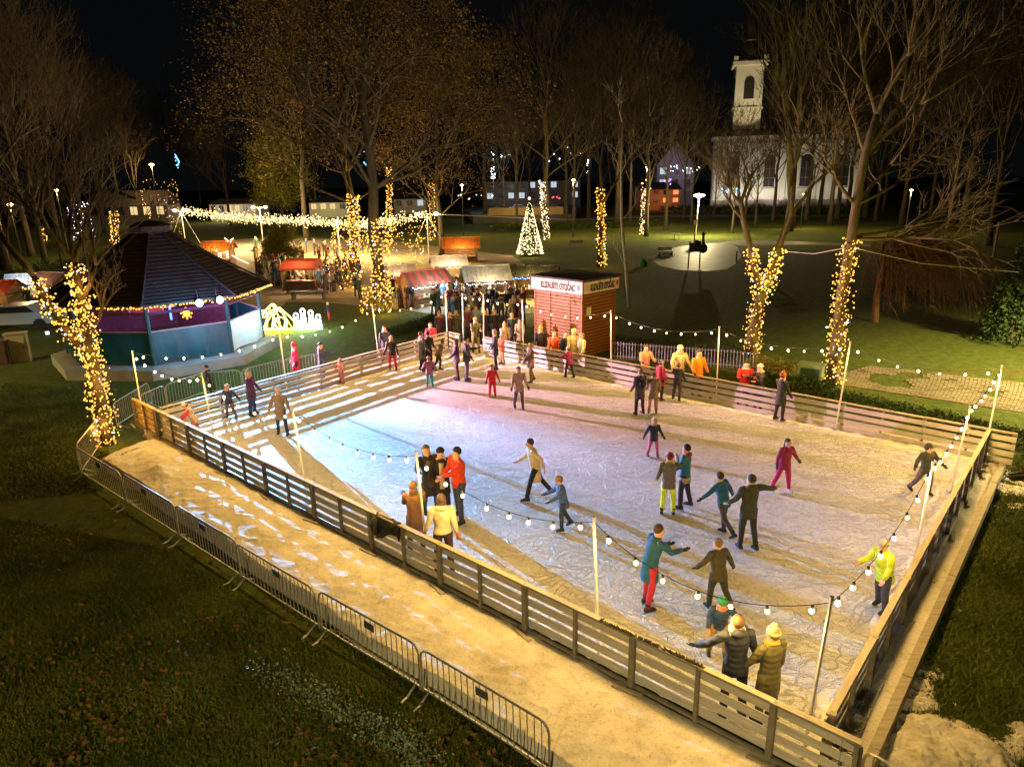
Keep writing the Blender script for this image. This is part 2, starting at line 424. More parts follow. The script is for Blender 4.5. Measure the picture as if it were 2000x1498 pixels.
# old snow on the lawn at the right
def snowfield(px, seed, hmax, n=70):
    n = int(n * 1.8)
    P = [at(x, y, G) for x, y in px]
    def xy(u, v):
        p = (P[0] * (1 - u) + P[1] * u) * (1 - v) + (P[3] * (1 - u) + P[2] * u) * v; return p.x, p.y
    def z(x, y, u, v):
        e = min(u, 1 - u, v, 1 - v) * 5
        return G - 0.035 + min(1, e) * hmax * (0.30 + .75 * fbm(x * .8, y * .8, seed)) + (0.035 * fbm(x * 4, y * 4, seed, 6) + .02 * fbm(x * 13, y * 13, seed)) * min(1, e)
    return tag(grid_mesh('old_snow', xy, n, n, z, M_DSNOW), 'dirty remains of snow lying on the lawn right of the rink', 'snow', kind='stuff')
snowfield([(1890, 900), (2060, 925), (2080, 1010), (1880, 990)], 3, 0.22, 40)
snowfield([(1800, 1140), (1890, 1165), (1890, 1205), (1790, 1195)], 5, 0.22, 30)
snowfield([(1740, 1240), (1880, 1290), (1900, 1420), (1680, 1400)], 9, 0.24, 60)
snowfield([(1660, 1370), (2120, 1400), (2200, 1600), (1640, 1620)], 15, 0.34, 90)

# market square, paths, plaza, road
M_SAND = mat('gravel_path', (0.22, 0.17, 0.10), (0.36, 0.28, 0.17), 0.85, 2.0, 0.5, 20)
M_PLAZA = mat('wet_paving', (0.12, 0.11, 0.08), (0.22, 0.20, 0.15), 0.6, 1.0, 0.15, 5)
M_ASPH = mat('asphalt', (0.05, 0.048, 0.045), (0.08, 0.075, 0.07), 0.6, 3, 0.2)
sheet('market_square', [at(x, y, G) for x, y in ((440, 470), (540, 462), (760, 470), (1000, 500), (1090, 560), (1040, 640), (960, 640), (860, 615), (740, 600), (640, 592), (560, 590), (505, 640), (480, 600), (470, 540))], G + 0.006, M_SAND)
pl = [at(x, y, G) for x, y in ((1268, 506), (1290, 492), (1325, 482), (1370, 476), (1420, 474), (1440, 482), (1448, 500), (1436, 516), (1420, 526), (1380, 530), (1330, 528), (1290, 520))]
sheet('plaza', pl, G + 0.006, M_PLAZA)
sheet('garden_path', [at(x, y, G) for x, y in ((1405, 474), (1455, 481), (1560, 478), (1700, 482), (1700, 477), (1560, 472), (1440, 470))], G + 0.010, M_PLAZA)
sheet('road', [at(x, y, G) for x, y in ((700, 398), (1120, 399), (1130, 386), (700, 386))], G + 0.006, M_ASPH)
M_TAN = mat('dry_field', (0.16, 0.12, 0.06), (0.24, 0.18, 0.09), 0.95, 0.2, 0.3)
sheet('field', [at(x, y, G) for x, y in ((1680, 392), (2200, 392), (2200, 369), (1680, 369))], G + 0.006, M_TAN)
sheet('side_path', [at(x, y, G) for x, y in ((930, 437), (1100, 434), (1300, 424), (1700, 424), (1700, 420), (1300, 419), (1090, 428), (960, 430))], G + 0.008, M_SAND)
# block paving to the right of the hedge: every stone its own relief
P0, P1, P2, P3 = (at(1600, 745, G), at(2060, 815, G), at(2200, 770, G), at(1700, 715, G))
bb = MB()
for i in range(62):
    for j in range(26):
        u, v = (i + (0.5 if j % 2 else 0)) / 62, j / 26
        p = (P0 * (1 - u) + P1 * u) * (1 - v) + (P3 * (1 - u) + P2 * u) * v
        q = (P0 * (1 - u - 1 / 62) + P1 * (u + 1 / 62)) * (1 - v) + (P3 * (1 - u - 1 / 62) + P2 * (u + 1 / 62)) * v
        if fbm(p.x * .5, p.y * .5, 4) < -0.25: continue
        bb.box((p.x, p.y, G + 0.012 + random.uniform(-.006, .01)), ((q - p).length * 0.86, 0.13, 0.03), math.atan2((q - p).y, (q - p).x))
tag(bb.build('paving_stones', mat('paving', (0.14, 0.11, 0.055), (0.24, 0.19, 0.10), 0.8, 1.5, 0.3)), 'rows of worn paving blocks with grass joints behind the right fence', 'paving', kind='stuff')

# ================================================================== RINK FENCES
def fence(name, label, A, B, inward, step=1.068, cap_m=M_RAIL, plank_m=M_PLANK, over=0.0, post_m=M_FPOST, ph=RH):
    d = (B - A); L = d.length; d = d.normalized(); ang = math.atan2(d.y, d.x); nin = Vector((-d.y, d.x, 0)) * inward
    root = thing(name, label, 'fence', A, ang)
    sgn = inward
    n = max(1, round(L / step)); st = L / n
    planks = [(0.04, 0.18), (0.245, 0.385), (0.455, 0.595), (0.67, 0.81)]
    pm = MB(); hx = st - 0.006; pm.box((0, 0, 0), (hx * 2, 0.024, 0.14)); pmesh = pm.mesh('plank'); pmesh.materials.append(plank_m)
    k = 0
    while k < n:
        seg = 2 if k + 2 <= n else 1
        for (z0, z1) in planks:
            if seg == 2: me = pmesh
            else:
                q = MB(); q.box((0, 0, 0), (st - 0.012, 0.024, 0.14)); me = q.mesh('plank'); me.materials.append(plank_m)
            o = link('plank', me, root, ((k + seg / 2) * st, sgn * 0.03, (z0 + z1) / 2 + random.uniform(-.006, .006)), (0, random.uniform(-.003, .003), 0))
        k += seg
    thick = MB(); thick.box((0, 0, 0.43), (0.085, 0.08, 0.96)); tm = thick.mesh('post'); tm.materials.append(post_m)
    thin = MB(); thin.box((0, 0, 0.43), (0.055, 0.06, 0.94)); nm = thin.mesh('post'); nm.materials.append(post_m)
    for k in range(n + 1):
        link('post', tm if k % 2 == 0 else nm, root, (min(max(k * st, 0.05), L - 0.05), -sgn * 0.045, 0))
    k = 0
    while k < n:
        seg = 2 if k + 2 <= n else 1
        q = MB(); q.box((0, 0, 0), (seg * st - 0.01, 0.10, 0.04)); q.build('top_rail', cap_m, root, loc=((k + seg / 2) * st, -sgn * 0.02, ph - 0.012 + random.uniform(-.004, .004)))
        q = MB(); q.box((0, 0, 0), (seg * st - 0.01, 0.05, 0.05)); q.build('bottom_rail', post_m, root, loc=((k + seg / 2) * st, -sgn * 0.03, 0.0))
        k += seg
    for k in range(0, n + 1, 2):
        q = MB(); q.box((0, 0, 0), (0.5, 0.07, 0.03), 0.5 * (random.random() - .5)); q.build('foot_board', M_RAIL, root, loc=(min(k * st, L - .3), -sgn * 0.16, -0.02))
    return root
near_fence = fence('rink_fence', 'long near fence of the rink, slatted between carpet walkway and ice', CL, CN, 1)
fence('rink_fence', 'left rear fence of the rink running from yellow boards to the gateway', CL + (CF - CL).normalized() * .12, CF, -1)
ff = fence('rink_fence', 'right rear fence of the rink running from the kiosk to the right corner', CG, CR + (CR - CG).normalized() * 0.65, -1)
fence('rink_fence', 'right side fence of the rink next to the snow patched lawn', CI + dr * .12, CR - dr * .05, 1)
# board return at the gateway
fence('rink_fence', 'short fence stub beside the rear gateway with three light poles', CF + Vector((.08, .05, 0)), r0(897, 653), -1)
# boards at the left corner; the fairy lights' yellow is put into their colour
YA = at(252, 838, 0.0); 
M_YEL = mat('yellow_lit_board', (0.50, 0.30, 0.07), (0.66, 0.42, 0.11), 0.6, 2.0, 0.3, 12, stretch=(1, 6, 6))
yf = CL - dn * 0.06; ya = yf - dn * 1.75
fence('board_gate', 'wooden board panel coloured with yellow lamp glow at the left end of the near fence', ya, yf, 1, step=0.87, plank_m=M_YEL, cap_m=M_YEL)
# second rail parallel to the right end of the near fence
q = thing('hand_rail', 'dark double hand rail at the near end of the right fence', 'rail', CI)
dd = (CN - CI)
e = MB(); e.tube([(0, 0, .8), (dd.x, dd.y, .8)], .025, 6); e.build('rail', M_POST, q)
for t in (0.02, .5, .98):
    e = MB(); e.cyl((dd.x * t, dd.y * t, 0), (dd.x * t, dd.y * t, .8), .025, 6); e.build('post', M_POST, q)
# dark garland lying along the near top rail
gb = MB()
a = r0(1168, 1215); c = r0(1372, 1308)
for k in range(420):
    t = random.random(); p = a.lerp(c, t); z = RH + 0.02
    v = Vector((random.gauss(0, .02), random.gauss(0, .02), random.uniform(0, .05)))
    gb.add([(p.x, p.y, z), (p.x + v.x + .02, p.y + v.y, z + v.z), (p.x + v.x, p.y + v.y + .02, z + v.z + .015)], [(0, 1, 2)])
tag(gb.build('garland', mat('dark_fir', (0.03, 0.035, 0.012), (0.07, 0.07, 0.03))), 'thin frayed dark garland on the near top rail', 'garland')

# ================================================================== CROWD BARRIERS
def barrier_meshes(L, H=0.94, nb=18):
    f = MB(); r = 0.019; c = 0.16
    pts = [(0, 0, 0.12)]
    pts += [(0, 0, H - c)] + [(c - c * math.cos(t), 0, H - c + c * math.sin(t)) for t in (PI / 6, PI / 3, PI / 2)]
    pts += [(L - c + c * math.sin(t), 0, H - c + c * math.cos(t)) for t in (0, PI / 6, PI / 3, PI / 2)] + [(L, 0, 0.12)]
    f.tube(pts, r, 6); f.tube([(0, 0, 0.17), (L, 0, 0.17)], r, 6)
    bar = MB(); bar.cyl((0, 0, 0.17), (0, 0, H - 0.02), 0.009, 5)
    ft = MB(); ft.tube([(0, -0.33, 0.015), (0, -0.2, 0.03), (0, 0, 0.15), (0, 0.2, 0.03), (0, 0.33, 0.015)], 0.02, 5)
    pl = MB(); pl.box((0, 0, 0), (0.24, 0.012, 0.14))
    ms = [m.mesh(n) for m, n in ((f, 'frame'), (bar, 'bar'), (ft, 'foot'), (pl, 'plate'))]
    for m_ in ms[:3]: m_.materials.append(M_STEEL)
    ms[3].materials.append(M_POST)
    return L, nb, ms, H
def barrier(a, c, label, group='steel crowd barriers', bm=[None]):
    d = c - a; L = d.length; ang = math.atan2(d.y, d.x)
    key = round(L, 1)
    if bm[0] is None: bm[0] = {}
    if key not in bm[0]: bm[0][key] = barrier_meshes(L, nb=max(8, int(L / 0.125)))
    L0, nb, ms, H = bm[0][key]
    root = thing('crowd_barrier', label, 'barrier', a, ang, group)
    root.rotation_euler = (random.uniform(-.03, .03), 0, ang)
    link('frame', ms[0], root)
    for k in range(1, nb): link('bar', ms[1], root, (L0 * k / nb, 0, 0))
    link('foot', ms[2], root, (0.12, 0, 0)); link('foot', ms[2], root, (L0 - 0.12, 0, 0))
    link('plate', ms[3], root, (L0 * random.uniform(.42, .58), -.02, 0.80), (0, random.uniform(-.06, .06), 0))
    return root
ROW = [(150, 955), (240, 1003), (342, 1063), (463, 1143), (620, 1233), (820, 1362), (1076, 1530)]
ords = ['nearest the wrapped tree', 'beside the lump in the carpet', 'third from the left corner', 'in the middle of the long row', 'next to last towards the camera', 'largest and closest to the camera']
pp = []
for (x, y) in [(147, 872), (236, 924), (339, 985), (461, 1058), (619, 1151), (819, 1262), (1077, 1415)]:
    p = at(x, y, G + 0.94); pp.append(Vector((p.x, p.y, G)))
for k in range(6):
    d = (pp[k + 1] - pp[k]); barrier(pp[k] + d * .012, pp[k + 1] - d * .012, 'steel crowd barrier along the carpet walkway, ' + ords[k])
c0 = at(1690, 1462, G + 0.94); c1 = at(1850, 1560, G + 0.94)
barrier(Vector((c0.x, c0.y, G)), Vector((c1.x, c1.y, G)), 'steel crowd barrier just showing at the bottom right corner post')
lft = [(147, 872), (152, 845), (213, 796)]
pts_ = [Vector((at(x, y, G + 0.94).x, at(x, y, G + 0.94).y, G)) for x, y in ((150, 868), (212, 790), (248, 776))]
barrier(pts_[0], pts_[1], 'steel crowd barrier beneath the wrapped leaning tree')
barrier(pts_[1] + Vector((.1, .1, 0)), at(300, 792, G), 'steel crowd barrier touching the yellow board panel')
bl = [(272, 772), (320, 752), (396, 728), (470, 722), (552, 702), (620, 690)]
nm = ['behind the corner light pole', 'below the sagging bulbs by the bandstand', 'left of the woman in purple', 'right of the woman in purple', 'behind the person in crimson coat']
for k in range(5):
    a = at(*bl[k], G + 0.94); c = at(*bl[k + 1], G + 0.94); a.z = c.z = G; d = c - a
    barrier(a + d * .02, c - d * .02, 'steel crowd barrier behind the left rear fence, ' + nm[k])

# street lamps of the park that stand just outside the picture
for k, (x, y, H, pw, lb) in enumerate(((25.5, 22.0, 6.5, 38000, 'street lamp of the park standing right of the picture'), (-5.0, -7.0, 8.5, 7000, 'street lamp behind the camera lighting the outside of the near fence'), (-32.0, 24.0, 6.5, 9000, 'street lamp of the park standing left of the picture'))):
    t = thing('street_lamp', lb, 'street lamp', (x, y, G)); b = MB(); b.tube([(0, 0, 0), (0, 0, H)], [.09, .05], 8); b.build('shaft', M_POLE, t)
    b = MB(); b.ell((0, 0, H), (.3, .2, .12), 10, 6); b.build('lamp_head', emit('lamp_head', (1, .93, .72), 30), t)
    lamp('street_light', (0, 0, H - .4), pw, (1, .78, .34), .2, t, 'SPOT', spot_size=R(152), spot_blend=.3)
# boarded platform edge behind the rear fences, on which the spectators stand
for a_, c_, n_ in ((CG, CR, nfr0), (CL, CF, nfl0)):
    b = MB(); q = [a_ + n_ * .1, c_ + n_ * .1, c_ + n_ * 1.0, a_ + n_ * 1.0]
    b.loft([[Vector((p.x, p.y, G - .05)) for p in q], [Vector((p.x, p.y, -.06)) for p in q]]); tag(b.build('rink_platform', M_RAIL), kind='structure')

# ================================================================== BANDSTAND
GC = Vector((-16.75, 33.2, G)); GR = 4.35; GA = R(-27.5)
gz = thing('bandstand', 'octagonal bandstand with dark tiled roof and teal tarpaulin sides', 'bandstand', GC)
M_ROOF = mat('dark_tiles', (0.032, 0.024, 0.026), (0.06, 0.044, 0.048), 0.7, 6, 0.5, 20)
M_STONE = mat('pale_plinth', (0.26, 0.23, 0.18), (0.38, 0.34, 0.27), 0.8, 1.5, 0.2)
M_TEAL = mat('teal_tarp', (0.006, 0.045, 0.065), (0.016, 0.10, 0.125), 0.35, 1.6, 1.0, 2.2, stretch=(1, 1, .35))
M_WHITE = mat('white_sheet', (0.55, 0.57, 0.58), (0.68, 0.70, 0.72), 0.5, 1, 0.4, 2)
def octv(r, k, z): a = GA + k * PI / 4; return Vector((r * math.cos(a), r * math.sin(a), z))
b = MB(); b.loft([[octv(GR + .75, k, 0) for k in range(8)], [octv(GR + .75, k, .45) for k in range(8)], [octv(GR + .35, k, .5) for k in range(8)]]); b.build('plinth', M_STONE, gz)
b = MB(); b.loft([[octv(GR, k, .5) for k in range(8)], [octv(GR, k, .8) for k in range(8)]]); b.build('floor', mat('floor_boards', (0.1, 0.06, 0.04)), gz)
EZ, AZ, ER = 3.2, 6.35, 5.0
pm = MB(); pm.cyl((0, 0, 0), (0, 0, EZ - .4), .09, 8)
pm_ = pm.mesh('post'); pm_.materials.append(mat('teal_post', (0.02, 0.06, 0.06)))
for k in range(8):
    v = octv(GR, k, 0.5); link('post', pm_, gz, v)
M_PURP = mat('maroon_back_wall', (0.10, 0.025, 0.06), (0.16, 0.04, 0.09))
for k in range(8):
    a = octv(GR + .02, k, 0); c = octv(GR + .02, k + 1, 0)
    # tarpaulin wall, sagging outwards in folds
    b = MB(); rows = []
    nn_ = ((a + c) / 2).normalized()
    for j in range(7):
        z = 0.55 + (1.95 - 0.55) * j / 6; row = []
        for i in range(13):
            t = i / 12; p = a.lerp(c, t); o_ = 0.06 * math.sin(t * PI) * math.sin((1 - j / 6) * PI * .8) + 0.035 * math.sin(i * 1.7 + k + j * .35) * (1.1 - j / 7)
            row.append(p + nn_ * o_ + Vector((0, 0, z + (0.05 * math.sin(t * PI * 2) if j == 0 else 0))))
        rows.append(row)
    vs = [p for r_ in rows for p in r_]; fs = [(j * 13 + i, j * 13 + i + 1, (j + 1) * 13 + i + 1, (j + 1) * 13 + i) for j in range(6) for i in range(12)]
    b.add(vs, fs); b.build('tarpaulin', M_WHITE if k == 0 else M_TEAL, gz, smooth=True)
    b = MB(); b.tube([a + Vector((0, 0, 1.97)), c + Vector((0, 0, 1.97))], .035, 6); b.build('hand_rail', mat('pink_rail', (0.35, 0.2, 0.2)), gz)
    b = MB(); b.tube([a + Vector((0, 0, EZ - .45)), c + Vector((0, 0, EZ - .45))], .07, 4); b.build('lintel', M_PURP, gz)
    # clear plastic above: one pane with a mullion
    # roof facet in overlapping courses
    b = MB(); NR = 22
    for j in range(NR):
        t0, t1 = j / NR, (j + 1) / NR
        def pt(t, e, lift):
            lift = lift * .5
            r_ = ER * (1 - t); z = EZ + (AZ - EZ) * (t ** 1.12) + lift
            if t < .12: z += 0.0
            return octv(max(r_, .02), e, z)
        p0, p1 = pt(t0, k, 0.035), pt(t0, k + 1, 0.035); p2, p3 = pt(t1, k + 1, 0.0), pt(t1, k, 0.0)
        q0, q1 = pt(t0, k, -.01), pt(t0, k + 1, -.01)
        b.add([p0, p1, p2, p3, q0, q1], [(0, 1, 2, 3), (4, 5, 1, 0)])
    o = b.build('tile_course', M_ROOF, gz); o['kind'] = 'stuff'
    b = MB(); b.tube([octv(ER, k, EZ + .03), octv(ER * .5, k, EZ + (AZ - EZ) * .46 + .05), octv(.05, k, AZ + .04)], .06, 5); b.build('hip_ridge', M_ROOF, gz)
    b = MB(); b.tube([octv(ER, k, EZ - .03), octv(ER, k + 1, EZ - .03)], .06, 4); b.build('gutter', M_POST, gz)
b = MB(); b.loft([[octv(ER - .1, k, EZ - .06) for k in range(8)], [octv(.1, k, EZ + 1.2) for k in range(8)]], False, True); b.build('ceiling', mat('ceiling_boards', (0.12, 0.07, 0.05)), gz)
b = MB(); b.ell((0, 0, AZ - .28), (.95, .95, .34), 12, 5); b.build('roof_cap', M_ROOF, gz)
# pictures, screens and inner wall on the far side
b = MB(); b.loft([[octv(GR - .5, k + 2, .8) for k in range(5)] + [octv(GR - .6, 6 - k, .8) for k in range(5)], [octv(GR - .5, k + 2, 2.9) for k in range(5)] + [octv(GR - .6, 6 - k, 2.9) for k in range(5)]]); b.build('back_wall', M_PURP, gz)
# string of small bulbs along the eave and string on the plinth
def bulb_run(name, label, pts, n, r, m, jit=0.03, group=None, cat='string lights', wire=True, parent=None):
    pts = [Vector(p) for p in pts]; seg = [(pts[i + 1] - pts[i]).length for i in range(len(pts) - 1)]; T = sum(seg)
    root = thing(name, label, cat, pts[0], 0, group)
    b = MB(); o0 = pts[0]
    for k in range(n):
        s_ = T * (k + .5) / n
        for i, L in enumerate(seg):
            if s_ <= L or i == len(seg) - 1: p = pts[i].lerp(pts[i + 1], min(1, s_ / L)); break
            s_ -= L
        p = p - o0 + Vector((random.gauss(0, jit), random.gauss(0, jit), random.gauss(0, jit)))
        rr = r * random.uniform(.7, 1.2)
        b.ell(p, (rr, rr, rr), 5, 3)
    o = b.build('bulbs', m, root); o['kind'] = 'stuff'
    if wire:
        b = MB(); b.tube([p - o0 for p in pts], .008, 4); b.build('wire', M_BLACK, root)
    return root
ev = [GC + octv(ER + .05, k, EZ - .1) for k in (-2, -1, 0, 1)]
bulb_run('string_lights', 'warm fairy lights running under the eave of the bandstand', ev, 110, .038, M_FAIRY)
# stage lamps on the bandstand
spots = []; nm_k = 0
for nm_, px, py, z, col, pw, lab in (('stage_lamp', 389, 592, 2.42, (0.12, 0.46, 1.0), 47000, 'bright blue white stage lamp under the bandstand eave'), ('stage_lamp', 429, 586, 2.42, (1.0, 0.50, 0.70), 32000, 'smaller pinkish white stage lamp under the bandstand eave')):
    p = at(px, py, 2.75)
    t = thing(nm_, lab, 'stage lamp', p)
    tgt = p + (Vector((math.cos(R(-51)), math.sin(R(-51)), -math.tan(R(11)))) if nm_k == 0 else Vector((math.cos(R(-16)), math.sin(R(-16)), -math.tan(R(8))))) * 10; nm_k += 1
    d = (tgt - p).normalized()
    b = MB(); b.tube([-d * .3, d * .0], .13, 12); b.build('housing', M_BLACK, t)
    b = MB(); b.ell(d * .01, (.15, .15, .15), 12, 6); b.build('lens', emit('lens_' + ('a' if nm_k == 1 else 'b'), col if nm_k == 1 else (1, .8, .95), 60 if nm_k == 1 else 25), t)
    b = MB(); b.cyl((-d * .15), (-d * .15) + Vector((0, 0, .5)), .015, 6); b.build('bracket', M_BLACK, t)
    l = lamp('stage_light', p + d * .16, pw, col, .05, None, 'SPOT', spot_size=R(46) if nm_k == 1 else R(68), spot_blend=.55)
    l.location = p + d * .16; aim(l, tgt)
    l.parent = t; l.location = d * .16
    # unseen lamps added in front and above to tint the tarpaulin and roof
    lamp('tarp_fill', Vector((d.x * 1.3, d.y * 1.3 - .3, -.15)), 420 if nm_k == 1 else 70, (0.12, 0.55, 1.0) if nm_k == 1 else (.8, .5, 1), .08, t)
    lamp('tarp_fill', Vector((d.x * .7, d.y * .7, .75)), 5, (.35, .4, 1), .08, t)
lamp('inner_light', (1.0, -1.5, 2.3), 120, (1.0, 0.22, 0.5), .2, gz)
lamp('facet_fill', (5.6, -.3, 1.9), 170, (.45, .85, 1), .1, gz)  # bare lamp added to brighten the white facet
lamp('inner_light', (1.5, 1.0, 2.5), 90, (.75, .6, 1), .2, gz)
lamp('inner_light', (3.2, .4, 2.3), 150, (0.75, 0.55, 1.0), .2, gz)
t = thing('lit_clown_face', 'round glowing orange ornament inside the bandstand', 'ornament', at(364, 612, 1.95))
b = MB(); b.ell((0, 0, 0), (.17, .1, .17), 12, 6); b.build('disc', emit('orange_glow', (1, .42, .05), 3.5), t)
for k in range(8):
    b = MB(); a = k * PI / 4; b.ell((.24 * math.cos(a), 0, .24 * math.sin(a)), (.05, .04, .05), 6, 4); b.build('petal', emit('orange_glow2', (1, .35, .03), 2.5), t)
t.name = 'sun_ornament'
t = thing('light_bar', 'upright blue neon tube hanging in the bandstand', 'neon tube', at(333, 612, 1.9)); b = MB(); b.cyl((0, 0, -.3), (0, 0, .3), .05, 6); b.build('tube', emit('blue_tube', (.08, .2, 1), 4), t)
for k, (x, y) in enumerate(((245, 622), (300, 607), (275, 618))):
    t = thing('framed_board', ['dark red framed board left inside the bandstand', 'small pale framed board nearest the bandstand post', 'middle framed board inside the bandstand'][k], 'board', at(x, y, 1.9) + Vector((0, 1.2, .15)), R(42))
    b = MB(); b.box((0, 0, 0), (.8, .04, .4)); b.build('board', mat('board_red', (0.16, 0.03, 0.05)), t)
    b = MB(); [b.box((0, -.03, s_), (.86, .03, .04)) for s_ in (-.2, .2)]; [b.box((s_, -.03, 0), (.04, .03, .4)) for s_ in (-.41, .41)]; b.build('frame', mat('pale_frame', (0.5, 0.4, 0.42)), t)

# ================================================================== LIGHT POLES AND BULB STRINGS
M_CABLE = M_BLACK
bulb_b = MB(); bulb_b.ell((0, 0, -.075), (.034, .034, .038), 10, 8); BULB = bulb_b.mesh('bulb'); BULB.materials.append(M_BULB)
BULB.polygons.foreach_set('use_smooth', [True] * len(BULB.polygons))
BULBS = [BULB]
for k, (c_, e_) in enumerate((((1, .70, .30), 4.0), ((1, .85, .55), 16.0))):
    m_ = BULB.copy(); m_.materials.clear(); m_.materials.append(emit('warm_bulb_%d' % k, c_, e_)); BULBS.append(m_)
sock_b = MB(); sock_b.cyl((0, 0, -.03), (0, 0, .015), .022, 6); SOCK = sock_b.mesh('socket'); SOCK.materials.append(M_BLACK)
POLES = {}
def pole(key, tx, ty, base, label, r=.022):
    H = top_of(base, tx, ty)
    if key in ('p6',): H = min(H, 2.75)
    t = thing('light_pole', label, 'pole', base, 0, 'pale poles carrying the bulb strings')
    # slight real lean towards where its top is seen
    P = np.array([base.x, base.y, base.z + H]) - CAM; dx = tx - (1000 + F_PX * (P @ RT) / (P @ FW))
    off = dx / F_PX * (P @ FW); off = max(-.12, min(.12, off))
    tp = Vector((off, 0, H))
    b = MB(); b.tube([(0, 0, 0), tp * .5, tp], [r * 1.15, r, r * .9], 8); b.build('shaft', M_POLE, t)
    b = MB(); b.box((0, 0, .03), (.14, .14, .06)); b.build('base_plate', M_STEEL, t)
    b = MB(); b.cyl(tp, tp + Vector((0, 0, .04)), r * 1.3, 8); b.build('cap', M_POLE, t)
    POLES[key] = base + tp - Vector((0, 0, .05)); return t
out_ = nn * .13
def on_line(A, B, x, y, z=RH):
    """point of the fence line A-B under picture column x of its top rail"""
    p = at(x, y, z); d = (B - A).normalized(); return A + d * (Vector((p.x, p.y, 0)) - A).dot(d)
dfl = (CF - CL).normalized(); nfl = Vector((-dfl.y, dfl.x, 0))
dfr = (CR - CG).normalized(); nfr = Vector((-dfr.y, dfr.x, 0))
bp = lambda p, n_, k=.1: p + n_ * k
p = at(274, 790, .75); pole('p1', 258, 687, Vector((p.x, p.y, G)), 'light pole outside the left corner behind the yellow boards')
pole('p2', 392, 730, on_line(CL, CN, 408, 850) - nn * .12, 'light pole at the near fence beside the red skater')
pole('p3', 566, 800, on_line(CL, CN, 580, 936) - nn * .1, 'light pole at the near fence below the woman in beige coat')
pole('p4', 799, 885, on_line(CL, CN, 816, 1050) - nn * .1, 'light pole at the near fence in front of the brown fur coat')
pole('p5', 1159, 1013, on_line(CL, CN, 1156, 1210) - nn * .1, 'light pole standing alone at the middle of the near fence')
pole('p6', 1635, 1170, CI - dn * .1 + nr * -.12, 'light pole at the near end of the right fence')
pole('p7', 1822, 905, on_line(CI, CR, 1800, 1060) - nr * .12, 'light pole behind the skating child in the dark hood')
pole('p8', 1904, 795, on_line(CI, CR, 1893, 900) - nr * .3, 'light pole inside the far right corner of the rink')
pole('p9', 1957, 716, CR + nfr * .15, 'light pole outside the far right corner of the rink')
pole('p10', 1663, 670, on_line(CG, CR, 1640, 785) - nfr * .08, 'light pole on the right rear fence right of the man in orange hat')
pole('p11', 1405, 640, on_line(CG, CR, 1396, 742) + nfr * .12, 'light pole right of the person in orange jacket')
pole('p12', 1193, 608, on_line(CG, CR, 1186, 705) + nfr * .12, 'light pole in front of the right side of the kiosk')
pole('p13', 1020, 588, on_line(CG, CR, 1017, 672) + nfr * .12, 'light pole in front of the left edge of the kiosk')
pole('p14', 944, 578, CG + Vector((0, 0.1, 0)), 'light pole on the right side of the rear gateway')
pole('p15', 903, 575, r0(903, 655) + Vector((0, .3, 0)), 'light pole on the left side of the rear gateway')
pole('p16', 870, 570, CF + Vector((-.02, .15, 0)), 'light pole at the bend of the rear fence')
pole('p17', 722, 598, on_line(CL, CF, 733, 684) - nfl * .08, 'light pole on the left rear fence by the blonde girl')
pole('p18', 546, 650, on_line(CL, CF, 556, 728) + nfl * .25, 'light pole left of the person in the crimson coat')
NB = 0
def festoon(a, c, n, sag, label, power=31.5):
    global NB
    A, C = POLES[a], POLES[c]; root = thing('bulb_string', label, 'string lights', A, 0, 'strings of bulbs round the rink')
    D = C - A; pts = []
    for k in range(17):
        t = k / 16; pts.append(D * t - Vector((0, 0, 4 * sag * t * (1 - t))))
    b = MB(); b.tube(pts, .0065, 4); b.build('cable', M_CABLE, root)
    for k in range(n):
        t = (k + .5) / n + random.uniform(-.012, .012)
        p = D * t - Vector((0, 0, 4 * sag * t * (1 - t) + .02))
        o = link('bulb', random.choice(BULBS), root, p, (random.uniform(-.2, .2), random.uniform(-.2, .2), 0))
        link('socket', SOCK, o)
        d = bpy.data.lights.get('bulb_light') or bpy.data.lights.new('bulb_light', 'POINT')
        d.energy = power; d.color = (1.0, 0.595, 0.16); d.shadow_soft_size = .06
        link('bulb_light', d, root, p + Vector((0, 0, -.24)))
        NB += 1
festoon('p18', 'p1', 8, .36, 'bulb string crossing in front of the bandstand plinth')
festoon('p1', 'p2', 8, .34, 'short bulb string from the corner pole above the yellow boards')
festoon('p2', 'p3', 6, .4, 'bulb string above the woman in purple coat and the corner')
festoon('p3', 'p4', 8, .34, 'bulb string hanging over the blue lit ice')
festoon('p4', 'p5', 8, .42, 'bulb string in front of the three friends hugging')
festoon('p5', 'p6', 7, .52, 'lowest bulb string, in front of the person in blue coat')
festoon('p6', 'p7', 8, .34, 'bulb string over the child in the neon jacket')
festoon('p7', 'p8', 7, .2, 'bulb string behind the hooded child at the right')
festoon('p8', 'p9', 7, .12, 'short bright bulb string at the far right corner')
festoon('p9', 'p10', 7, .36, 'bulb string over the block paving behind the right corner')
festoon('p10', 'p11', 8, .34, 'bulb string passing the two wrapped trees')
festoon('p11', 'p12', 8, .34, 'bulb string above the hedge right of the kiosk')
festoon('p12', 'p13', 7, .3, 'bulb string across the boarded kiosk wall')
festoon('p13', 'p14', 4, .12, 'short bulb string over the crowd by the gateway')
festoon('p14', 'p15', 3, .05, 'shortest bulb string, spanning the gateway')
festoon('p16', 'p17', 7, .3, 'bulb string above the grass beside the market huts')
festoon('p17', 'p18', 7, .36, 'bulb string in front of the glowing nativity figures')

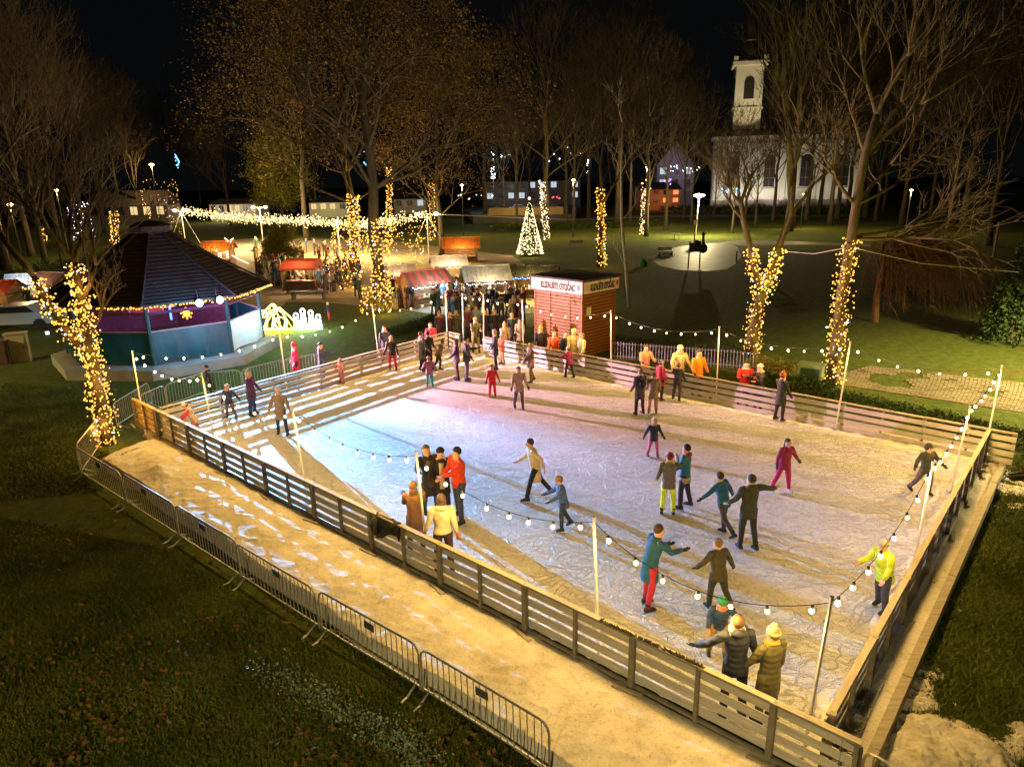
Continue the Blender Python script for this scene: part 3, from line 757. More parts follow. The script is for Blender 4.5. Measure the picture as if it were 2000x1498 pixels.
# ================================================================== KIOSK
M_BOARD = mat('kiosk_board', (0.22, 0.085, 0.014), (0.30, 0.12, 0.022), 0.55, 0.8, 0.06, 5)
M_SIGN = mat('sign_white', (0.62, 0.56, 0.48), (0.72, 0.66, 0.57), 0.5, 1.5, 0)
M_INK = mat('sign_ink', (0.035, 0.03, 0.03), (0.05, 0.045, 0.045), 0.6, 4, 0)
M_TAR = mat('roofing_felt', (0.022, 0.02, 0.018), (0.04, 0.036, 0.032), 0.8, 3, 0.3)
K0 = at(1141, 704, G)
ZT = G + top_of(K0, 1138, 551)
kc = [at(x, y, ZT) for x, y in ((1026, 541), (1138, 551), (1221, 540))]
ez1 = (kc[0] - kc[1]).normalized(); ez2 = (kc[2] - kc[1]).normalized()
LK1 = (kc[0] - kc[1]).length; LK2 = (kc[2] - kc[1]).length
# square it up
mid = (ez1 + ez2).normalized(); perp = Vector((mid.y, -mid.x, 0))
ez1 = (mid - perp).normalized() if (mid - perp).dot(ez1) > (mid + perp).dot(ez1) else (mid + perp).normalized()
ez2 = (mid + perp).normalized() if ez1.dot((mid + perp).normalized()) < .5 else (mid - perp).normalized()
KO = Vector((kc[1].x, kc[1].y, G))
ks = thing('kiosk', 'brown boarded kiosk with white sign band and flat black roof', 'kiosk', KO)
HT = ZT - G; BAND = 0.62; IN = .12
def kbox(name, s0, s1, t0, t1, z0, z1, m, par=ks):
    """box spanning s along ez1, t along ez2"""
    b = MB(); P = [ez1 * s + ez2 * t_ for s, t_ in ((s0, t0), (s1, t0), (s1, t1), (s0, t1))]
    b.loft([[p + Vector((0, 0, z0)) for p in P], [p + Vector((0, 0, z1)) for p in P]]); return b.build(name, m, par)
kbox('core', IN + .05, LK1 - IN - .05, IN + .05, LK2 - IN - .05, 0.0, HT - .1, mat('dark_core', (0.05, 0.02, 0.01)))
nb = 19; bh = (HT - BAND - .08) / nb
for k in range(nb):
    z0 = .08 + k * bh
    kbox('board', IN, LK1 - IN, IN + .005, IN + .035, z0, z0 + bh - .04, M_BOARD)
    kbox('board', IN + .005, IN + .035, IN, LK2 - IN, z0, z0 + bh - .04, M_BOARD)
    kbox('board', LK1 - IN - .035, LK1 - IN - .005, IN, LK2 - IN, z0, z0 + bh - .04, M_BOARD)
    kbox('board', IN, LK1 - IN, LK2 - IN - .035, LK2 - IN - .005, z0, z0 + bh - .04, M_BOARD)
for s_, t_ in ((IN - .02, IN - .02), (LK1 - IN - .06, IN - .02), (IN - .02, LK2 - IN - .06)):
    kbox('corner_board', s_, s_ + .08, t_, t_ + .08, 0, HT - BAND, M_BOARD)
kbox('vent', IN - .01, IN + .02, .45, .75, HT - BAND - .95, HT - BAND - .6, M_SIGN)
kbox('sign_panel', .03, LK1 - .03, 0.0, .05, HT - BAND + .05, HT - .05, M_SIGN)
kbox('sign_panel', 0.0, .05, .06, LK2 - .03, HT - BAND + .05, HT - .05, M_SIGN)
for zz in (HT - BAND, HT - .05):
    kbox('sign_frame', -.02, LK1 + .02, -.03, .06, zz, zz + .05, M_POST); kbox('sign_frame', -.03, .06, .065, LK2 + .02, zz, zz + .05, M_POST)
for s_ in (-.02, LK1 - .02): kbox('sign_frame', s_, s_ + .05, -.025, .055, HT - BAND + .05, HT - .05, M_POST)
kbox('sign_frame', -.025, .055, LK2 - .03, LK2 + .02, HT - BAND + .05, HT - .05, M_POST)
b = MB(); P = [ez1 * s_ + ez2 * t_ for s_, t_ in ((-.06, -.06), (LK1 + .06, -.06), (LK1 + .06, LK2 + .06), (-.06, LK2 + .06))]
cpt = (P[0] + P[2]) / 2
b.loft([[p + Vector((0, 0, HT)) for p in P], [p + Vector((0, 0, HT + .07)) for p in P], [cpt + (p - cpt) * .05 + Vector((0, 0, HT + .13)) for p in P]]); b.build('roof', M_TAR, ks)
def lettering(txt, org, xdir, up, size, m, par, wid=None, name='lettering', sx=1.0, bold=.022):
    cu = bpy.data.curves.new(name, 'FONT'); cu.body = txt; cu.size = size; cu.extrude = .006; cu.offset = bold; cu.align_x = 'LEFT'
    cu.materials.append(m)
    tmp = link('tmp', cu); dg = bpy.context.evaluated_depsgraph_get(); me = bpy.data.meshes.new_from_object(tmp.evaluated_get(dg))
    bpy.data.objects.remove(tmp); me.name = name
    o = link(name, me, par)
    z = xdir.cross(up); mm = Matrix.Identity(4)
    for i in range(3): mm[i][0] = xdir[i] * sx; mm[i][1] = up[i]; mm[i][2] = z[i]; mm[i][3] = org[i]
    o.matrix_local = mm; return o
TXT = 'KLIZALI\u0160TE OTO\u010cAC'
UPV = Vector((0, 0, 1))
lettering(TXT, ez1 * (LK1 * .80) + ez2 * (-.012) + Vector((0, 0, HT - BAND + .16)), -ez1, UPV, .40, M_INK, ks, sx=LK1 * .68 / 3.98)
lettering(TXT, ez2 * (LK2 * .20) + ez1 * (-.012) + Vector((0, 0, HT - BAND + .16)), ez2, UPV, .40, M_INK, ks, sx=LK2 * .68 / 3.98)
M_CREST = mat('crest_red', (0.45, 0.06, 0.05), (0.55, 0.1, 0.08), .5, 3, 0)
M_FAINT = mat('faint_mark', (0.42, 0.38, 0.27), (0.52, 0.47, 0.33), .5, 3, 0)
for (o_, xd, L_) in ((ez2 * -.01, ez1, LK1), (ez1 * -.01, ez2, LK2)):
    def cp(t): return (xd * (L_ * (1 - t)) if xd is ez1 else xd * (L_ * t)) + o_ + Vector((0, 0, HT - BAND / 2 + .005))
    b = MB(); c_ = cp(.93); xd_ = -xd if xd is ez1 else xd
    b.add([c_ + xd_ * a_ + Vector((0, 0, z_)) for a_, z_ in ((-.1, .14), (.1, .14), (.1, -.02), (0, -.16), (-.1, -.02))], [(0, 1, 2, 3, 4)]); b.build('crest', M_CREST, ks)
    b = MB(); c_ = cp(.1)
    for zz in (.1, .03, -.04, -.11): b.add([c_ + xd_ * a_ + Vector((0, 0, z_)) for a_, z_ in ((-.2, zz), (.2, zz), (.2, zz + .04), (-.2, zz + .04))], [(0, 1, 2, 3)])
    b.build('faint_logo', M_FAINT, ks)
lamp('kiosk_fill', ez1 * 1.6 + ez2 * -2.2 + Vector((0, 0, HT + .1)), 45, (1, .66, .2), .1, ks)  # bare lamp added in front to warm the kiosk boards and sign

# ================================================================== MARKET
M_WOOD = mat('hut_wood', (0.17, 0.10, 0.045), (0.30, 0.18, 0.08), 0.7, 3, 0.3, 12)
M_DWOOD = mat('dark_hut_wood', (0.06, 0.032, 0.018), (0.10, 0.055, 0.03), 0.7, 3, 0.3, 12)
WARM = (1.0, 0.66, 0.26); WARMW = (1.0, .80, .50); COLD = (.55, .75, 1.0)
def hut(label, px, py, W, D, wh, rh, rot, roof_m, wall_m=M_WOOD, lightcol=WARMW, power=60, eave_m=None, goods=6, open_side=-1, stripes=None):
    W *= .86; D *= .86; wh *= .95; rh *= .9; P = at(px, py, G); t = thing('market_hut', label, 'market hut', P, rot, 'market huts and stalls')
    nbd = 8
    for k in range(nbd):                                    # wall boards: back, two sides, low front
        z = .05 + k * (wh - .05) / nbd; h_ = (wh - .05) / nbd - .02
        b = MB(); b.box((0, D / 2, z + h_ / 2), (W, .04, h_)); b.build('board', wall_m, t)
        for s_ in (-1, 1):
            b = MB(); b.box((s_ * W / 2, 0, z + h_ / 2), (.04, D - .05, h_)); b.build('board', wall_m, t)
        if k < 3:
            b = MB(); b.box((0, -D / 2, z + h_ / 2), (W, .04, h_)); b.build('board', wall_m, t)
    b = MB(); b.box((0, -D / 2 - .1, wh * .42), (W + .1, .45, .05)); b.build('counter', M_WOOD, t)
    for sx_ in (-1, 1):
        b = MB(); b.box((sx_ * (W / 2 - .04), -D / 2, wh / 2), (.09, .09, wh)); b.build('post', wall_m, t)
    for s_ in (-1, 1):                                      # gables
        b = MB(); b.add([(s_ * (W / 2), -D / 2, wh), (s_ * W / 2, D / 2, wh), (s_ * W / 2, 0, wh + rh)], [(0, 1, 2)]); b.build('gable', wall_m, t)
    ov = .35
    n = max(5, int((W + 2 * ov) / .28))
    for sd in (-1, 1):
        sl = math.atan2(rh, D / 2); Ls = math.hypot(rh, D / 2) + ov
        for k in range(n):
            m_ = roof_m if not stripes else (roof_m if k % 2 else stripes)
            x0 = -W / 2 - ov + (W + 2 * ov) * k / n; x1 = x0 + (W + 2 * ov) / n * .92
            e = Vector((0, sd * math.cos(sl) * Ls, -math.sin(sl) * Ls)); top = Vector((0, 0, wh + rh + .05 + (.015 if k % 2 else 0)))
            b = MB(); q = [top + Vector((x0, 0, 0)), top + Vector((x1, 0, 0)), top + e + Vector((x1, 0, 0)), top + e + Vector((x0, 0, 0))]
            b.loft([q, [v + Vector((0, 0, .035)) for v in q]]); b.build('roof_strip', m_, t)
    b = MB(); b.box((0, 0, wh + rh + .09), (W + 2 * ov, .12, .06)); b.build('ridge', roof_m, t)
    if eave_m:
        yy = -(D / 2 + ov * .9); zz = wh + rh - math.sin(math.atan2(rh, D / 2)) * (math.hypot(rh, D / 2) + ov)
        b = MB()
        for k in range(int(W / .11)):
            b.ell((-W / 2 - .2 + k * .12, yy, zz - .04 - .1 * abs(math.sin(k * .9))), (.035, .035, .035), 5, 3)
        for s_ in (-1, 1):
            for k in range(14):
                u = k / 13; b.ell((s_ * (W / 2 + ov * .8), -(D / 2) * (1 - u) , wh + rh * u), (.035, .035, .035), 5, 3)
        o = b.build('eave_lights', eave_m, t); o['kind'] = 'stuff'
    gcol = [(0.5, .08, .05), (.6, .45, .2), (.7, .7, .65), (.1, .25, .1), (.65, .3, .05), (.2, .3, .5)]
    for k in range(goods):
        b = MB(); c_ = gcol[k % 6]; w_ = random.uniform(.08, .16)
        if k % 2: b.cyl((0, 0, 0), (0, 0, w_ * 1.6), w_ * .6, 8)
        else: b.box((0, 0, w_ * .6), (w_ * 1.6, w_, w_ * 1.2))
        b.build('ware', cloth(c_), t, loc=(-W / 2 + .25 + k * (W - .5) / max(1, goods - 1), -D / 2 - .12, wh * .42 + .025))
    lamp('hut_light', (0, -D / 2 + .15, wh - .15), power * 3, lightcol, .12, t); lamp('front_light', (0, -D / 2 - 1.1, wh + .4), power * 3, lightcol, .15, t)
    b = MB(); b.ell((0, -D / 2 + .1, wh - .12), (.08, .08, .08), 8, 5); b.build('hut_bulb', emit('hut_bulb', (1, .85, .6), 20), t)
    return t
M_RED = mat('red_roof', (0.38, 0.05, 0.03), (0.55, 0.09, 0.05), .6, 2, .2)
M_RED2 = mat('dark_red_strip', (0.16, 0.06, 0.03), (0.24, 0.10, 0.05), .6, 2, .2)
M_PALE = mat('pale_roof', (0.45, 0.36, 0.27), (0.6, 0.48, 0.36), .7, 3, .2)
M_ORT = mat('orange_tiles', (0.45, 0.12, 0.02), (0.62, 0.19, 0.035), .6, 3, .4)
M_GREYT = mat('grey_tiles', (0.16, 0.15, 0.12), (0.30, 0.28, 0.22), .7, 3, .4)
hut('market hut with red and brown striped roof and icy blue front', 832, 596, 3.0, 2.0, 1.75, .65, R(35), M_RED, lightcol=COLD, power=110, eave_m=M_FAIRYB, stripes=M_RED2)
hut('low market hut with pale tan roof beside the big tree trunk', 778, 572, 2.2, 1.8, 1.6, .5, R(20), M_PALE, power=50)
hut('market hut with speckled pale roof and bright yellow front', 878, 556, 2.6, 2.0, 1.8, .55, R(12), M_PALE, power=110, eave_m=M_FAIRYW)
hut('market hut with grey tiled roof and dark gable end', 950, 590, 3.0, 2.4, 1.8, .75, R(12), M_GREYT, M_DWOOD, power=110, lightcol=WARMW, eave_m=M_FAIRYB)
hut('market hut with dark roof, blue eave lights and yellow front, behind the kiosk', 1045, 580, 3.2, 2.2, 1.8, .45, R(-8), M_TAR, M_DWOOD, power=140, lightcol=(1, .75, .2), eave_m=emit('blue_fairy', (.1, .3, 1), 7))
hut('farther market hut with bright orange tiled roof', 902, 512, 3.7, 2.4, 1.7, .85, R(3), M_ORT, power=90, lightcol=WARM)
hut('orange roofed stall peeping out behind the bandstand roof', 432, 520, 2.9, 2.2, 1.9, .7, R(5), M_ORT, power=90, lightcol=WARM)
hut('red roofed hut cut by the left edge of the picture', -5, 615, 3.0, 2.4, 1.8, .5, R(10), M_RED, power=40, lightcol=WARM)
hut('small market hut with blue white lights between the left wrapped branches', 62, 590, 2.2, 1.8, 1.6, .5, R(20), M_WHITE, power=60, lightcol=COLD, eave_m=M_FAIRYB)
hut('maroon roofed hut left of the bandstand roof', 112, 590, 2.2, 1.8, 1.7, .5, R(-20), M_RED2, power=30, lightcol=WARM)
# flat red stall
t = thing('red_stall', 'open stall with flat bright red canopy on posts', 'market stall', at(594, 572, G), R(-4), 'market huts and stalls')
b = MB(); b.loft([[Vector(v) for v in ((-1.35, -1.0, 1.95), (1.35, -1.0, 1.95), (1.35, 1.0, 2.05), (-1.35, 1.0, 2.05))], [Vector(v) for v in ((-1.2, -.55, 2.4), (1.2, -.55, 2.4), (1.2, .8, 2.5), (-1.2, .8, 2.5))]]); b.build('canopy', M_RED, t)
b = MB(); b.box((0, -1.02, 1.9), (2.8, .03, .14)); b.build('valance', M_RED, t)
for sx_ in (-1.25, 1.25):
    for sy_ in (-.9, .9): b = MB(); b.cyl((sx_, sy_, 0), (sx_, sy_, 2), .04, 6); b.build('post', M_WOOD, t)
b = MB(); b.box((0, -.3, .95), (2.4, .5, .06)); b.build('counter', M_WOOD, t)
b = MB(); b.box((0, -.3, .5), (2.3, .4, .85)); b.build('stand', M_DWOOD, t)
lamp('stall_light', (0, .2, 1.8), 200, WARMW, .1, t); lamp('canopy_light', (0, -1.6, 3.4), 200, WARM, .1, t)
t = thing('long_bench_table', 'long dark low table on the grass in front of the red stall', 'table', at(604, 584, G), R(-2))
b = MB(); b.box((0, 0, .52), (2.7, .8, .08)); b.build('table_top', mat('slate_top', (0.05, 0.045, 0.055)), t)
for x_ in (-1.1, 1.1): b = MB(); b.box((x_, 0, .24), (.1, .7, .48)); b.build('leg', M_POST, t)

# overhead garland net with twin lamps on guyed masts
def mast(label, px, py, by, heads, power=200, guy=True):
    base = at(px, by, G); H = top_of(base, px, py)
    t = thing('lamp_mast', label, 'lamp mast', base, 0)
    b = MB(); b.cyl((0, 0, 0), (0, 0, H), .06, 8); b.build('shaft', M_POLE, t)
    s_ = (base - Vector(CAM)).length / F_PX
    for k, dx in enumerate(heads):
        x = dx * s_
        b = MB(); b.tube([(0, 0, H - .15), (x, 0, H)], .03, 5); b.build('arm', M_POLE, t)
        b = MB(); b.ell((x, 0, H - .02), (.24, .17, .15), 10, 6); b.build('lamp_head', emit('lamp_head', (1, .93, .72), 30), t)
        lamp('mast_light', (x, -.3, H - .35), power / len(heads), (1, .78, .42), .15, t)
    if guy:
        for gx in (-2.2, 2.6):
            b = MB(); b.tube([(0, 0, H - .1), (gx, -.6, 0)], .015, 4); b.build('guy_wire', M_POLE, t)
    return base + Vector((0, 0, H))
ml = mast('guyed mast with two bright lamps behind the bandstand roof', 365, 411, 492, (-10, 9), 450)
mast('lamp mast with two heads above the yellow green tree', 515, 405, 480, (-11, 11), 6500, False)
mast('lamp mast with one bright head left of the big tree', 664, 432, 500, (0,), 400, False)
mr = mast('guyed mast with two lamps above the orange roofed hut', 838, 418, 505, (-18, 17), 450)
def atYv(x, y, Y): return atY(x, y, Y)
Yg = (ml.y + mr.y) / 2
gp = [ml] + [atY(x, y, Yl) for x, y, Yl in ((440, 424, ml.y * .95 + mr.y * .05), (520, 430, ml.y * .8 + mr.y * .2), (600, 433, ml.y * .5 + mr.y * .5), (690, 441, ml.y * .3 + mr.y * .7), (750, 436, mr.y))] + [mr]
GARL = bulb_run('light_garland', 'dense bright overhead light garland spanning the market between masts', gp, 1500, .042, emit('garland_bulb', (1, .66, .24), 5), .27)
gp2 = [p + Vector((0, 0, .35)) for p in gp]
bulb_run('light_garland', 'sparser upper strand of the garland above the market', [gp[0]] + gp2[1:-1] + [gp[-1]], 260, .06, M_FAIRYW, .25)
for k in range(1, 6): lamp('garland_light', gp[k] - Vector((0, 0, .7)) - gp[0], 2700, WARM, .3, GARL)
# a cable from the right mast across the park
t = thing('overhead_cable', 'pale overhead cable crossing the park right of the masts', 'cable', mr)
b = MB(); e_ = atY(1365, 422, 80) - mr; b.tube([Vector((0, 0, 0)), e_ * .5 - Vector((0, 0, .5)), e_], .03, 4); b.build('wire', M_POLE, t)
t = thing('overhead_cable', 'thin cable slung between the two wrapped trees and off to the right', 'cable', atY(1540, 492, 30))
b = MB(); b.tube([v - t.location for v in (atY(1540, 492, 30), atY(1590, 496, 28), atY(1660, 483, 26), atY(1800, 515, 27), atY(1990, 532, 29))], .012, 4); b.build('wire', M_POLE, t)

# rope-light figures
def rope(name, label, base, polys, m, col, power, cat='light figure', th=.035):
    t = thing(name, label, cat, base)
    for p in polys:
        b = MB(); b.tube([Vector(q) for q in p], th, 5); b.build('rope_light', m, t)
    lamp('figure_light', (0, -.5, .9), power, col, .3, t); return t
nb_ = at(545, 645, G)
arc = lambda cx, cz, rx, rz, a0, a1, y=0, n=10: [(cx + rx * math.cos(R(a0 + (a1 - a0) * k / n)), y, cz + rz * math.sin(R(a0 + (a1 - a0) * k / n))) for k in range(n + 1)]
YEL = emit('yellow_rope', (1, .78, .13), 9); CYN = emit('white_rope', (.72, .85, 1), 10)
polys = [[(-1.0, 0, 0), (-.9, 0, .9), (-.3, 0, 1.45), (.3, 0, 1.0), (.8, 0, .05), (-1.0, 0, 0)], arc(-.55, .55, .4, .5, 0, 360), arc(.15, .4, .35, .35, 0, 360), arc(-.2, 1.2, .22, .3, 0, 360), [(-.9, 0, .1), (-.3, 0, .9), (.2, 0, .1)],
         [(-.7, .1, .1), (-.6, .1, .9)], [(-.4, .1, .1), (-.2, .1, 1.1)], [(.05, .1, .1), (0, .1, .9)], [(.3, .1, .1), (.4, .1, .7)], arc(-.75, .95, .15, .2, 0, 360), [(-1.05, .0, .05), (1.0, 0, .05)], [(-1.0, .5, .05), (-.6, .5, 1.0), (0, .5, 1.2), (.6, .5, .6), (.95, .5, .05)]]
rope('light_figure', 'golden glowing rope light nativity figure on the grass by the bandstand', nb_, polys, YEL, (1, .70, .08), 650)
wb_ = at(603, 643, G)
polys = []
for k, x in enumerate((-.65, -.25, .2, .6)):
    h_ = (.9, 1.25, 1.1, .75)[k]; polys += [[(x - .17, 0, 0), (x - .1, 0, h_ * .7), (x + .1, 0, h_ * .7), (x + .17, 0, 0), (x - .17, 0, 0)], arc(x, h_ * .7 + .15, .12, .15, 0, 360), [(x, 0, 0), (x, 0, h_ * .7)]]
rope('light_figure', 'white and cyan rope light figures beside the golden nativity', wb_, polys, CYN, (.35, .95, .85), 380)
dp = at(440, 520, G)
polys = [[(-.6, 0, 0), (-.5, 0, 1.3), (.4, 0, 1.4), (.6, 0, 0)], [(.4, 0, 1.4), (.7, 0, 2.0), (1.0, 0, 1.95)], [(.7, 0, 2.0), (.55, 0, 2.6), (.3, 0, 2.8)], [(.75, 0, 2.0), (.9, 0, 2.6), (1.2, 0, 2.75)], [(-.4, 0, 0), (-.3, 0, 1.3)], [(.25, 0, 0), (.3, 0, 1.35)], [(.6, 0, 1.2), (1.6, 0, .6), (2.4, 0, .2)]]
rope('light_figure', 'pinkish glowing reindeer figure above the orange stall behind the bandstand', dp, polys, emit('pink_rope', (1, .62, .35), 6), WARM, 80)

# cone of lights
t = thing('christmas_tree', 'tall cone shaped christmas tree covered in pale bulbs', 'christmas tree', at(1035, 500, G))
H = top_of(t.location, 1038, 388); RB = 1.38
b = MB(); b.cyl((0, 0, 0), (0, 0, .6), .12, 6); b.build('trunk', M_BARK, t)
b = MB(); b.tube([(0, 0, .2), (0, 0, H - .15)], [RB * .93, .08], 16); b.build('needles', M_PINE, t)
b = MB()
for k in range(780):
    u = 1 - math.sqrt(random.random()) * 0.985; a = random.random() * 2 * PI; r_ = RB * (1 - u) * random.uniform(.94, 1.08) + .04
    b.ell((r_ * math.cos(a), r_ * math.sin(a), .2 + u * (H - .3)), (.052,) * 3, 5, 3)
o = b.build('bulbs', M_FAIRYW, t); o['kind'] = 'stuff'
b = MB(); b.ell((0, 0, H), (.15, .05, .15), 6, 4); b.build('star', M_FAIRYW, t)
lamp('tree_light', (0, -2.0, 1.2), 70, WARMW, .3, t); lamp('tree_light', (-2, .5, 1.0), 60, WARM, .3, t)

# street lamp, statue board, bins, cabinets
t = thing('street_lamp', 'twin headed street lamp shining over the round plaza', 'street lamp', at(1359, 462, G))
H = top_of(t.location, 1366, 382)
b = MB(); b.tube([(0, 0, 0), (0, 0, 1), (.15, 0, H)], [.09, .06, .045], 8); b.build('shaft', M_POLE, t)
for k, x in enumerate((-.35, 0.15, .65)):
    b = MB(); b.ell((x, 0, H + (.1 if k == 1 else 0)), (.26, .2, .13), 10, 6); b.build('lamp_head', emit('lamp_head', (1, .93, .72), 30), t)
b = MB(); b.tube([(-.35, 0, H - .12), (.15, 0, H - .3), (.65, 0, H - .12)], .03, 5); b.build('arm', M_POLE, t)
lamp('street_light', (.15, -.3, H - .5), 9500, (1, .82, .42), .2, t)
M_IRON = mat('dark_iron', (0.02, 0.02, 0.018), (0.045, 0.042, 0.035), .5, 4, .2)
t = thing('notice_sculpture', 'dark iron sculpture on two legs standing on the round plaza', 'sculpture', at(1355, 524, G), R(-8))
b = MB(); [b.tube([(x, 0, 0), (x * .92, 0, 2.4)], .06, 6) for x in (-.5, .5)]; b.build('leg', M_IRON, t)
b = MB(); b.box((0, 0, 1.85), (1.0, .12, .8)); b.build('panel', M_IRON, t)
b = MB(); b.ell((.15, -.05, 2.2), (.32, .2, .3), 10, 6); b.ell((.75, .2, 1.75), (.4, .3, .45), 10, 6); b.build('figure', M_IRON, t)
b = MB(); b.tube([(.75, .2, 1.9), (.7, .2, 2.9)], [.16, .1], 8); b.ell((.7, .2, 3.0), (.17, .17, .2), 8, 5); b.build('bust', M_IRON, t)
t = thing('park_lantern', 'short post with small pale lantern just left of the street lamp', 'lantern', at(1356, 474, G)); b = MB(); b.cyl((0, 0, 0), (0, 0, 2.2), .07, 6); b.build('post', M_IRON, t)
b = MB(); b.tube([(0, 0, 2.2), (0, 0, 2.75)], [.17, .22], 8); b.build('lantern', mat('lantern_glass', (0.5, 0.42, 0.3)), t); b = MB(); b.tube([(0, 0, 2.75), (0, 0, 2.95)], [.26, .05], 8); b.build('cap', M_IRON, t)
t = thing('garbage_bag', 'green pyramid shaped cover on the lawn left of the plaza', 'cover', at(1256, 520, G)); b = MB(); b.tube([(0, 0, 0), (0, 0, .45), (0, 0, .75)], [.42, .36, .1], 8); b.build('cover', mat('green_plastic', (0.01, 0.16, 0.06), (0.02, 0.22, 0.09)), t)
t.name = 'green_cover'
t = thing('bollard', 'dark bollard at the right side of the plaza', 'bollard', at(1438, 512, G)); b = MB(); b.cyl((0, 0, 0), (0, 0, .95), .07, 8); b.ell((0, 0, .98), (.09, .09, .06), 8, 4); b.build('post', M_IRON, t)
t = thing('round_table', 'small round metal table on the far lawn by the plaza', 'table', at(1320, 468, G)); b = MB(); b.cyl((0, 0, .7), (0, 0, .76), .7, 14); b.build('table_top', M_IRON, t); b = MB(); [b.cyl((.4 * math.cos(a), .4 * math.sin(a), 0), (.4 * math.cos(a), .4 * math.sin(a), .7), .03, 5) for a in (0, 2, 4)]; b.build('leg', M_IRON, t)
def cabinet(name, label, px, py, w, d, h, rot, m, m2):
    t = thing(name, label, 'cabinet', at(px, py, G), rot)
    b = MB(); b.box((0, 0, h / 2), (w, d, h)); b.build('body', m, t)
    b = MB(); b.box((0, -d / 2 - .012, h / 2), (w * .78, .02, h * .84)); b.build('door', m2, t)
    b = MB(); b.box((0, 0, h + .03), (w + .08, d + .08, .06)); b.build('lid', m, t)
    b = MB(); b.box((w * .3, -d / 2 - .03, h * .55), (.03, .03, .14)); b.build('handle', M_POST, t); return t
M_CAB = mat('beige_cabinet', (0.40, 0.33, 0.20), (0.5, 0.42, 0.27), .6, 2, .1)
cabinet('utility_cabinet', 'tall beige utility cabinet on the lawn left of the bandstand', 42, 706, .85, .45, 1.35, R(24), M_CAB, M_CAB)
cabinet('utility_cabinet', 'dark lower utility cabinet cut by the left edge beside the beige one', 2, 712, .9, .45, 1.1, R(24), M_DWOOD, M_DWOOD)
cabinet('green_cabinet', 'pale green cabinet with dark door among the bushes behind the right fence', 1580, 762, .85, .5, 1.0, R(-35), mat('pale_green', (0.16, 0.24, 0.10), (0.22, 0.3, 0.13)), mat('deep_green', (0.015, 0.05, 0.02)))
# benches in the dark park
def bench(px, py, rot, label):
    t = thing('park_bench', label, 'bench', at(px, py, G), rot)
    for k in range(3): b = MB(); b.box((0, -.16 + k * .15, .44), (1.6, .12, .04)); b.build('slat', M_DWOOD, t)
    for k in range(2): b = MB(); b.box((0, .26, .62 + k * .16), (1.6, .03, .12)); b.build('slat', M_DWOOD, t)
    for x in (-.65, .65): b = MB(); b.box((x, 0, .22), (.06, .45, .44)); b.build('leg', M_IRON, t)
bench(1125, 484, R(-18), 'dark park bench on the lawn right of the light cone')
bench(1500, 565, R(15), 'dark park bench on the lawn behind the forked wrapped tree')
bench(1300, 500, R(10), 'low dark bench beside the left rim of the plaza')
# low iron garden fence along the lawn right of the kiosk
a = at(1195, 700, G); c = at(1470, 722, G)
t = thing('garden_fence', 'low iron garden fence between the hedge and the right rear fence', 'fence', a)
d = c - a; n = 46
for k in range(n + 1):
    b = MB(); p = d * (k / n); b.cyl(p, p + Vector((0, 0, .8)), .012, 4); b.build('bar', M_STEEL, t)
for zz in (.12, .72): b = MB(); b.tube([Vector((0, 0, zz)), d + Vector((0, 0, zz))], .015, 4); b.build('rail', M_STEEL, t)
a = CR + nfr * .9 + dfr * .9
t = thing('mesh_fence', 'green wire mesh fence at the right edge behind the rink corner', 'fence', a); d = dfr * 2.2
for k in range(14):
    b = MB(); p = d * (k / 13); b.cyl(p + Vector((0, 0, -.35)), p + Vector((0, 0, .75)), .014, 4); b.build('bar', mat('green_wire', (0.12, 0.16, 0.03)), t)
for zz in (-.2, .2, .7): b = MB(); b.tube([Vector((0, 0, zz)), d + Vector((0, 0, zz))], .014, 4); b.build('rail', MATS['green_wire'], t)
t = thing('cable_coil', 'dark coiled cable with clamps lying outside the far right rink corner', 'cable', CR + dfr * .35 - dr * 1.0 + nr * .5)
b = MB()
for k in range(5): b.tube([(math.cos(a_) * (.16 + .03 * k) , math.sin(a_) * .12, .03 + .03 * k + .02 * math.sin(a_ * 3)) for a_ in [2 * PI * i / 14 for i in range(15)]], .018, 5)
b.build('coil', M_BLACK, t); b = MB(); b.ell((.3, -.1, .1), (.07, .07, .07), 8, 5); b.build('clamp', M_STEEL, t)
# small horn loudspeaker on the right rear fence
t = thing('small_floodlight', 'small round white lamp fixed on the right rear fence', 'lamp', on_line(CG, CR, 1890, 828) - nfr * .12 + Vector((0, 0, .82)))
b = MB(); b.ell((0, 0, 0), (.08, .06, .09), 8, 5); b.build('housing', M_WHITE, t); b = MB(); b.box((0, .03, .1), (.05, .05, .09)); b.build('bracket', M_BLACK, t)

# ================================================================== FAR BUILDINGS
M_WALLW = mat('church_wall', (0.50, 0.47, 0.40), (0.62, 0.59, 0.52), .85, .25, .2, 2)
M_WALLD = mat('dim_wall', (0.20, 0.16, 0.16), (0.28, 0.23, 0.22), .85, .25, .2, 2)
M_GLASSD = mat('dark_glass', (0.02, 0.018, 0.02), (0.035, 0.03, 0.03), .3)
M_ROOFD = mat('dark_roof', (0.03, 0.022, 0.02), (0.05, 0.04, 0.035), .8, .6, .3)
YC = 186.0
c0 = atY(1389, 402, YC); c0.z = G
cang = R(-14); cx = Vector((math.cos(cang), math.sin(cang), 0)); cyv = Vector((-math.sin(cang), math.cos(cang), 0))
ch = thing('church', 'floodlit white church with square bell tower and dark roof', 'church', c0, cang)
WH = top_of(c0, 1389, 273); CLn = 36.0; CD = 14.0
def cb(name, c, s, m, rot=0): b = MB(); b.box(c, s, rot); return b.build(name, m, ch)
cb('nave_wall', (CLn / 2, CD / 2, WH / 2), (CLn, CD, WH), M_WALLW)
cb('cornice', (CLn / 2, CD / 2, WH + .3), (CLn + 1.4, CD + 1.4, .6), M_WALLW)
cb('cornice', (CLn / 2, -.25, WH - 1.3), (CLn + .3, .5, .35), M_WALLW)
